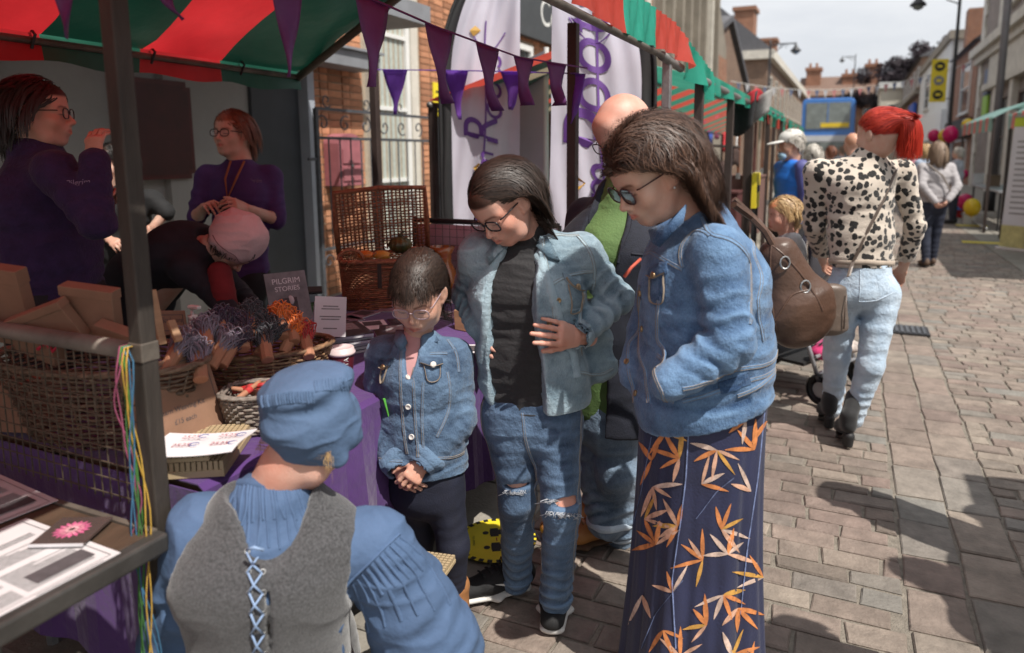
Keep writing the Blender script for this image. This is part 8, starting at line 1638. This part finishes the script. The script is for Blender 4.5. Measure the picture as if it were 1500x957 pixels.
def leopard():
    B = 3.52; j = JB(B); J_ = dict(hem=j(1262, 389), pel=j(1262, 405), waist=j(1262, 345), chest=j(1258, 275), neck=j(1278, 222, -.0), head=j(1285, 196, -.02), sL=j(1196, 252, .02), eL=j(1192, 330, .10), wL=j(1206, 382, .34), sR=j(1322, 252, .02), eR=j(1340, 330, .02), wR=j(1322, 395, .20), hL=j(1232, 432), hR=j(1292, 432), kL=j(1226, 520, .10), kR=j(1275, 535, -.05), aL=j(1218, 600, .22), aR=j(1250, 612, .0))
    d = figure('red haired woman in leopard print jumper and pale jeans pushing a pushchair', gp(1235, 645), 1.68, 168, LEOP, D_PALE, None, sk=SK_F, J_=J_, hyaw=150, pitch=6, h=.0075, scalp=(.55, .05, .04), top='leopard_jumper', w=1.02); root = d['root']; R, hc, sz = d['R'], d['j']['head'], d['size']
    hair(R, hc, sz, 4000, (.09, .14), lambda p: np.c_[-p[:, 0]*6, -1.-p[:, 1]*5, .65-p[:, 2]*6], H_RED, root, w=.0022, seed=2, vol=.006, gravity=.0, stiff=.6, zmin=-.03, guard=None, steps=14, rootf=lambda p: p[:, 2] > -.015)
    # pony tail
    rg = np.random.default_rng(5); n_ = 900; c0 = hc+(A((0, -.125, .060)) @ R)*sz; st_ = []; 
    for q in range(n_): a = rg.uniform(0, 2*PI); r_ = .040*rg.uniform(0, 1)**.5; o_ = RT*math.cos(a)*r_*1.25+HD*math.sin(a)*r_; L_ = rg.uniform(.15, .20); st_.append([c0+o_*.25, c0+RT*.020+ZU*.012+o_*.7-HD*.015, c0+RT*.04-ZU*.03+o_*1.0-HD*.02, c0+RT*.05-ZU*L_*.55+o_*1.15-HD*.012, c0+RT*(.05+.01*rg.normal())-ZU*L_+o_*1.05])
    Pn = A(st_); t_ = np.linspace(0, 1, 5); tt = np.linspace(0, 1, 12); Pn = np.stack([[np.interp(tt, t_, s_[:, c]) for c in range(3)] for s_ in Pn]).transpose(0, 2, 1); ribbons(Pn, np.tile(-HD, (n_, 12, 1)), .0032*np.ones(n_), 'pony_tail', H_RED, root); MB().tube([c0+ZU*.0+(RT*math.cos(a)+ZU*math.sin(a))*.016 for a in np.linspace(0, 2*PI, 14, endpoint=False)], .006, 6, closed=True).build('hair_tie', mat('red_tie', (.40, .02, .02), .8, .1, 9), root)
    jp, jn = d['top'], d['jeans']; CRM = mat('cream_rib', (.46, .38, .31), .95, .1, 30, .002, 200); seams(jp, [hits(jp, [(1202, 380), (1230, 384), (1270, 384), (1300, 386), (1326, 384)], B)], d['to'], CRM, .030, .004, None, 'ribbed_hem')
    spart(patch(jn, [jn.hit(x, y, B)[0] for x, y in ((1283, 402), (1322, 400), (1320, 430), (1288, 432))], 6, 6, .003), 'back_pocket', D_PALE, d['jo']); seams(jn, [hits(jn, [(1260, 395), (1260, 420), (1258, 442)], B), hits(jn, [(1258, 442), (1285, 440), (1315, 425)], B)], d['jo'], D_PALE, .006, .002, None)
    SUE = mat('black_suede', (.011, .011, .012), .85, .2, 20, sheen=.2)
    for o in [c for c in root.children if c.name.startswith('shoe')]:
        for c in list(o.children): bpy.data.objects.remove(c)
        bpy.data.objects.remove(o)
    for hl, dr, an in (((1243, 662), (1248, 640), d['j']['aR']), ((1215, 634), (1212, 615), d['j']['aL'])): a = gp(*hl); b_ = a+HD*.20+RT*.03; shoe('ankle_boot', a, b_, root, SUE, BLACK, w=.038, hgt=.07, heelh=.055, boot=.09, h=.005, ankle=A((an[0], an[1], .24)))
    bag = thing('crossbody_bag', 'small taupe leather crossbody bag on the leopard jumper woman', 'bag', j(1218, 450)); TAU = mat('taupe_leather', (.115, .085, .068), .45, .15, 10, .001, 80); jb = JB(B-.16); s = SDF(jb(1215, 450)-.22, jb(1215, 450)+.22, .006); s.seg(jb(1218, 425), jb(1215, 478), (.075, .035), (.095, .05), RT, k=.02); b_ = solid(s, .002, 8); bo = part('bag_body', b_, TAU, bag); spart(seam(b_, hits(b_, [(1198, 418), (1218, 414), (1240, 410)], B), .010, .003), 'zip', STEELD, bo); spart(MB().tube([jb(1240, 432, -.03), jb(1238, 455, -.05), jb(1236, 482, -.05)], .004, 5), 'tassel', TAU, bo)
    P_ = [jp.hit(x, y, B)[0]-HD*.004 for x, y in ((1318, 232), (1305, 265), (1290, 300), (1272, 335), (1256, 370), (1248, 386))]+[jb(1243, 405)]; P_ = resample(P_, .03); MB().grid([[p-RT*.010-ZU*.004, p-HD*.003, p+RT*.010+ZU*.004] for p in P_]).build('strap', TAU, bag, solid=.003)
leopard()
# pushchair and toddler
pc_ = thing('pushchair', 'grey framed pushchair in front of the leopard jumper woman', 'pushchair', gp(1165, 585)); AL = mat('alloy_tube', (.36, .36, .38), .4, .1, 9, metal=.6); fb_ = nrm(HD*.75-RT*.66); ss_ = nrm(np.cross(fb_, ZU)); c0 = A((*gp(1196, 575)[:2], 0)); Q = lambda s_, f_, z: c0+ss_*s_+fb_*f_+ZU*z
for s_ in (-.24, .24):
    MB().tube([Q(s_, -.30, 1.0), Q(s_, -.16, .82), Q(s_, .10, .45), Q(s_, .48, .12)], .014, 8).build('frame_tube', AL, pc_, smooth=True); MB().tube([Q(s_, -.14, .14), Q(s_, .02, .55)], .013, 8).build('frame_tube', AL, pc_, smooth=True)
    for f_ in (-.16, .48):
        w_ = MB().lathe([(.085, -.02), (.095, -.012), (.095, .012), (.085, .02), (.05, .02), (.05, -.02)], n=20, M=frame(Q(s_*1.08, f_, .118), fb_, ZU), cap=False).build('wheel', IRON, pc_, smooth=True); h_ = MB().lathe([(.05, -.012), (.05, .012)], n=14, M=frame(Q(s_*1.08, f_, .118), fb_, ZU)).build('hub', AL); h_.parent = w_
MB().tube([Q(-.24, -.30, 1.0), Q(-.2, -.34, 1.02), Q(.2, -.34, 1.02), Q(.24, -.30, 1.0)], .017, 8).build('handle', BLACK, pc_, smooth=True)
for z, f_ in ((.20, -.12), (.30, -.1), (.24, .35)): MB().tube([Q(-.24, f_, z), Q(.24, f_, z)], .011, 8).build('cross_tube', AL, pc_)
MB().box((-.22, -.12, -.02), (.22, .34, .0), frame(Q(0, .1, .24), ss_, fb_)).build('basket', BLACK, pc_); MB().grid([[Q(s_, f_, z) for s_ in (-.22, 0, .22)] for f_, z in ((-.05, .95), (.0, .6), (.05, .48), (.42, .5), (.47, .3))]).build('seat', mat('dark_fabric', (.03, .028, .035), .85, .2, 12), pc_, smooth=True, solid=.03)
for k, (s_, f_, c_) in enumerate(((-.10, -.05, (.55, .04, .16)), (.05, .0, (.50, .10, .22)), (.14, -.06, (.42, .36, .33)))): p = Q(s_, f_-.04, .30); t = thing('changing_bag', ['pink cloth bundle at left of pushchair basket', 'rose patterned bundle in middle of pushchair basket', 'cream bundle at right of pushchair basket'][k], 'bag', p); MB().ball(p, .075, 14, 9, (1.2, 1.2, .6)).build('cloth', mat('bundle_%d' % k, c_, .8, .4, 25), t, smooth=True); MB().tube([p+ZU*.045-RT*.04, p+ZU*.075, p+ZU*.045+RT*.04], .006, 6).build('strap', BLACK, t)
figure('fair haired toddler sitting up in the pushchair facing left', hp(1150, 400, 3.9), .95, 75, mat('pale_grey_knit', (.45, .45, .46), .9, .1, 20), BLACK, H_BLN, (.05, .085), sk=SK_P, hyaw=82, pitch=6, legs=False, child=1., scalp=(.9, .65, .4), J_=dict(pel=hp(1160, 400, 3.9), waist=hp(1158, 380, 3.9), chest=hp(1156, 362, 3.9), neck=hp(1154, 342, 3.9), head=hp(1147, 315, 3.9), wR=hp(1150, 385, 4.1), wL=hp(1172, 385, 3.75), eR=hp(1150, 380, 4.0), eL=hp(1170, 378, 3.8), sR=hp(1148, 352, 4.0), sL=hp(1164, 352, 3.8)), top='cardigan')
# stallholders
PUF = mat('purple_fleece', (.032, .017, .070), .95, .2, 30, .004, 90, sheen=.06); PUP = mat('purple_polo', (.058, .024, .118), .85, .12, 20, .002, 150); DKT = mat('dark_trousers', (.014, .013, .016), .85, .2, 12); NVY = mat('navy_wool_cloth', (.016, .015, .022), .9, .2, 20)
B1 = 2.55; j = JB(B1); d = figure('stallholder in purple fleece with raised fist behind left kraft boxes', hp(85, 500, B1), 1.70, -75, PUF, DKT, H_BLK, (.10, .16), sk=SK_F, pitch=0, hyaw=-108, gl=True, h=.0085, w=1.10, top='fleece', scalp=(.06, .04, .04), J_=dict(pel=j(78, 420), waist=j(75, 370), chest=j(70, 290), neck=j(50, 205), head=j(55, 165), sR=j(80, 250, -.16), eR=j(142, 325, -.20), wR=j(140, 236, -.16), sL=j(60, 250, .16), eL=j(110, 330, .22), wL=j(150, 300, .2)))
c_ = d['top']; me = text_mesh('Pilgrim', .030, frame(c_.hit(115, 268, B1)[0]-HD*.006, RT+ZU*.1, ZU), shear=.3); put(link('embroidery', me, mat('lilac_thread', (.26, .20, .32), .8, .1, 9)), d['root']); hb_ = d['j']['head']+(A((0, -.13, -.01)) @ d['R']); MB().ball(hb_, .052, 12, 9).build('hair_bun', H_BLK, d['root'], smooth=True); MB().tube([hb_+(RT*.3+ZU)*.02*math.cos(a)-HD*.045+RT*.03*math.sin(a) for a in np.linspace(0, 6, 12)], .007, 6).build('hair_band', mat('lilac_band', (.22, .17, .20), .8, .1, 9), d['root'])
B2 = 3.72; j = JB(B2); d = figure('fair haired stallholder in purple polo shirt winding yarn behind table', hp(352, 560, B2), 1.66, 30, PUP, DKT, H_AUB, (.09, .13), sk=SK_F, pitch=-4, hyaw=18, gl=True, h=.008, w=1.0, top='polo', scalp=(.45, .3, .2), J_=dict(head=j(341, 196), neck=j(352, 236), chest=j(352, 280), waist=j(352, 340), pel=j(355, 395), sR=j(305, 258, .0), eR=j(288, 318, -.05), wR=j(300, 304, -.20), sL=j(396, 258, .04), eL=j(405, 322, -.02), wL=j(362, 306, -.20)))
put(link('embroidery', text_mesh('Pilgrim', .030, frame(d['top'].hit(372, 265, B2)[0]-HD*.006, RT, ZU), shear=.3), mat('lilac_thread', (.26, .2, .32))), d['root']); MB().tube([j(338, 236, -.10), j(330, 262, -.14), j(333, 292, -.14), j(346, 262, -.14), j(358, 236, -.10)], .006, 5).build('lanyard', mat('orange_lanyard', (.30, .10, .04), .7, .1, 9), d['root'])
for q in 'RL': pass
t = thing('dark_yarn', 'small bundle of dark yarn in the polo stallholder\'s hands', 'yarn', j(330, 305, -.24)); MB().ball(j(326, 306, -.24), .03, 12, 8, (1.2, .8, .8)).build('ball', mat('yarn_charcoal', (.035, .033, .042)), t, smooth=True); MB().tube([j(318, 302, -.24), j(335, 298, -.26), j(350, 302, -.24)], .004, 5).build('loose_end', mat('purple_end', (.16, .05, .22), .9, .1, 9), t)
B3 = 3.02; j = JB(B3); d = figure('stallholder in pink linen cap and dark dress bending over the yarn', hp(215, 620, B3), 1.62, -62, NVY, NVY, H_DK, (.05, .09), sk=SK_F, pitch=72, hyaw=-60, h=.0095, w=1.12, top='dark_dress', J_=dict(pel=j(185, 470, .05), waist=j(215, 405, .05), chest=j(270, 368, .0), neck=j(312, 362, -.05), head=j(346, 358, -.05), sR=j(275, 395, -.14), eR=j(318, 432, -.14), wR=j(338, 462, -.22), sL=j(300, 375, .12), eL=j(345, 430, .1), wL=j(372, 455, -.05)))
s = SDF(d['j']['head']-.2, d['j']['head']+.2, .006); R_ = d['R']; s.ell(j(348, 350, -.06), (.118, .115, .10), R=np.stack([nrm(RT*.8-ZU*.6), HD, nrm(ZU*.8+RT*.6)]), k=.01); s.ell(j(356, 338, -.06), (.112, .11, .08), R=np.stack([nrm(RT*.8-ZU*.6), HD, nrm(ZU*.8+RT*.6)]), k=.03); cp = solid(s, .0055, 10, (1, 1, 1), 4); PKL = mat('pink_linen', (.66, .45, .45), .85, .08, 9, .002, 60); o = part('linen_cap', cp, PKL, d['root']); seams(cp, [hits(cp, [(312, 345), (325, 362), (345, 374), (368, 384), (385, 380)], B3)], o, mat('cap_piping', (.20, .10, .11), .8, .1, 9), .004, .003, None, 'piping'); s = SDF(j(325, 425, -.2)-.2, j(325, 425, -.2)+.2, .007); s.seg(j(322, 400, -.13), j(332, 455, -.2), .05, .045, k=.02); part('red_sleeve', solid(s, .002, 9), mat('red_wool', (.16, .012, .016), .85, .15, 12), d['root'])
B4 = 4.1; j = JB(B4); figure('dark haired person in black top standing half behind the front post', hp(185, 520, B4), 1.60, 20, mat('black_top', (.012, .012, .013), .85, .2, 12), DKT, H_BLK, (.06, .1), sk=SK_F, hyaw=25, pitch=5, top='vest', J_=dict(head=j(168, 240), neck=j(172, 272), chest=j(180, 312), waist=j(185, 365), pel=j(188, 410), sL=j(222, 292), eL=j(243, 312, -.02), wL=j(222, 335, -.08), sR=j(148, 292), eR=j(140, 335), wR=j(160, 350, -.1)))
# passers-by up the street
d = figure('man in white cap, blue mask and bright blue jacket facing left', (-.50, 6.5), 1.70, 78, mat('bright_blue_shell', (.02, .15, .56), .5, .12, 6, .003, 20), DKT, H_GRY, (.03, .05), sk=SK_T, hyaw=84, pitch=12, male=1., top='blue_jacket', hw=.006); R, hc, sz = d['R'], d['j']['head'], d['size']; L2 = lambda *p: hc+(A(p) @ R)*sz
s = SDF(hc-.22, hc+.24, .007); s.ell(L2(0, -.018, .055), (.088, .108, .075), R=R, k=.01); s.plane(L2(0, 0, .030), -R[2]); s.ell(L2(0, .12, .040), (.070, .085, .010), R=R, k=.012); part('white_cap', solid(s), mat('white_cap', (.62, .60, .57), .8, .06, 9), d['root'])
s = SDF(hc-.2, hc+.2, .005); s.ell(L2(0, .085, -.085), (.050, .035, .038), R=R, k=.01); part('face_mask', solid(s), mat('mask_blue', (.30, .45, .58), .8, .06, 20), d['root']); s = SDF(d['j']['sL']-.3, d['j']['sL']+.3, .011); s.seg(d['j']['sL']+ZU*.01, d['j']['eL'], .068, .06, k=.02); s.seg(d['j']['eL'], d['j']['wL'], .058, .05, k=.02); part('purple_sleeve', solid(s, .003, 8), mat('purple_shell', (.075, .075, .24), .6, .1, 8), d['root'])
d = figure('woman in pale grey jacket walking away with hands behind back', gp(1360, 392), 1.63, 182, mat('pale_grey_jacket', (.36, .34, .35), .8, .08, 6, .003, 30), mat('navy_trousers', (.018, .022, .04), .85, .15, 9), H_GBR, (.16, .22), top='grey_jacket', w=1.12, step=.08, arms={'R': ((.05, -.12, -.24), (-.10, -.20, -.42)), 'L': ((.05, -.12, -.24), (-.10, -.19, -.44))}, hw=.008, hn=900, shoe_m=mat('brown_shoe', (.10, .06, .04), .6, .1, 9), vol=.022); MB().tube([d['j']['sL']+ZU*.06-HD*.1, d['j']['chest']-HD*.16, d['j']['waist']-HD*.17+RT*.12], .012, 5).build('bag_strap', mat('taupe_strap', (.2, .17, .15), .7, .1, 9), d['root'])
def far(label, px, py, B, H, yaw, c_, hm, hl, lc=(.03, .03, .05), **kw): p = hp(px, py, B); return figure(label, p, H, yaw, mat('cloth_%d_%d' % (px, py), c_, .85, .12, 6), mat('legs_%d' % px, lc, .85, .12, 6), hm, hl, h=.016, hn=500, hw=.010, **kw)
far('person with white curled hair and grey coat behind the capped man', 1190, 250, 7.6, 1.58, 170, (.16, .15, .16), H_GRY, (.07, .11), top='grey_coat'); far('bald man in dark clothes walking ahead beside the bus', 1246, 250, 8.6, 1.74, 175, (.05, .05, .06), None, (.01, .02), male=1., top='dark_jacket', scalp=(.85, .75, .65)); far('blonde woman carrying a child in pale blue beyond grey jacket', 1352, 250, 12.4, 1.66, 150, (.30, .36, .46), H_BLN, (.10, .16), top='pale_blue_top'); far('dark haired person just right of red pony tail', 1284, 250, 9.5, 1.52, 175, (.06, .055, .06), H_BLK, (.10, .14), top='dark_coat')
far('distant fair haired person in blue near the bus', 1216, 245, 13, 1.62, 160, (.10, .16, .34), H_AUB, (.06, .1), top='blue_top'); far('distant person in white sun hat by right hand stall', 1402, 250, 15, 1.62, 140, (.40, .40, .45), H_GRY, (.06, .1), top='white_top'); far('distant person in pink at the right stall table', 1336, 250, 17, 1.6, 20, (.45, .18, .22), H_DK, (.06, .1), top='pink_top'); far('distant walker in grey ahead of the bus', 1232, 245, 20, 1.7, 175, (.2, .2, .22), H_GBR, (.04, .06), top='grey_top')
# shoppers just outside the right edge, whose shadows fall across the setts
figure('shopper in dark coat standing right of the picture', (.98, 2.78), 1.74, 60, mat('dark_coat', (.05, .05, .06), .9, .1, 8), DKT, H_DK, (.08, .12), h=.018, hn=400, hw=.01, top='coat', w=1.15); figure('shopper in beige coat right of the picture near camera', (.82, 1.72), 1.66, 30, mat('beige_coat', (.30, .25, .19), .9, .1, 8), DKT, H_GRY, (.08, .12), h=.018, hn=400, hw=.01, top='coat', w=1.2); figure('tall shopper in green coat right of picture', (1.30, 2.25), 1.80, -60, mat('olive_coat', (.08, .09, .04), .9, .1, 8), DKT, H_BLK, (.05, .08), h=.018, hn=400, hw=.01, top='coat', w=1.2); figure('stout shopper in grey coat right of picture behind the others', (1.55, 2.85), 1.70, 90, mat('grey_coat', (.12, .12, .13), .9, .1, 8), DKT, H_GRY, (.05, .08), h=.018, hn=400, hw=.01, top='coat', w=1.3)
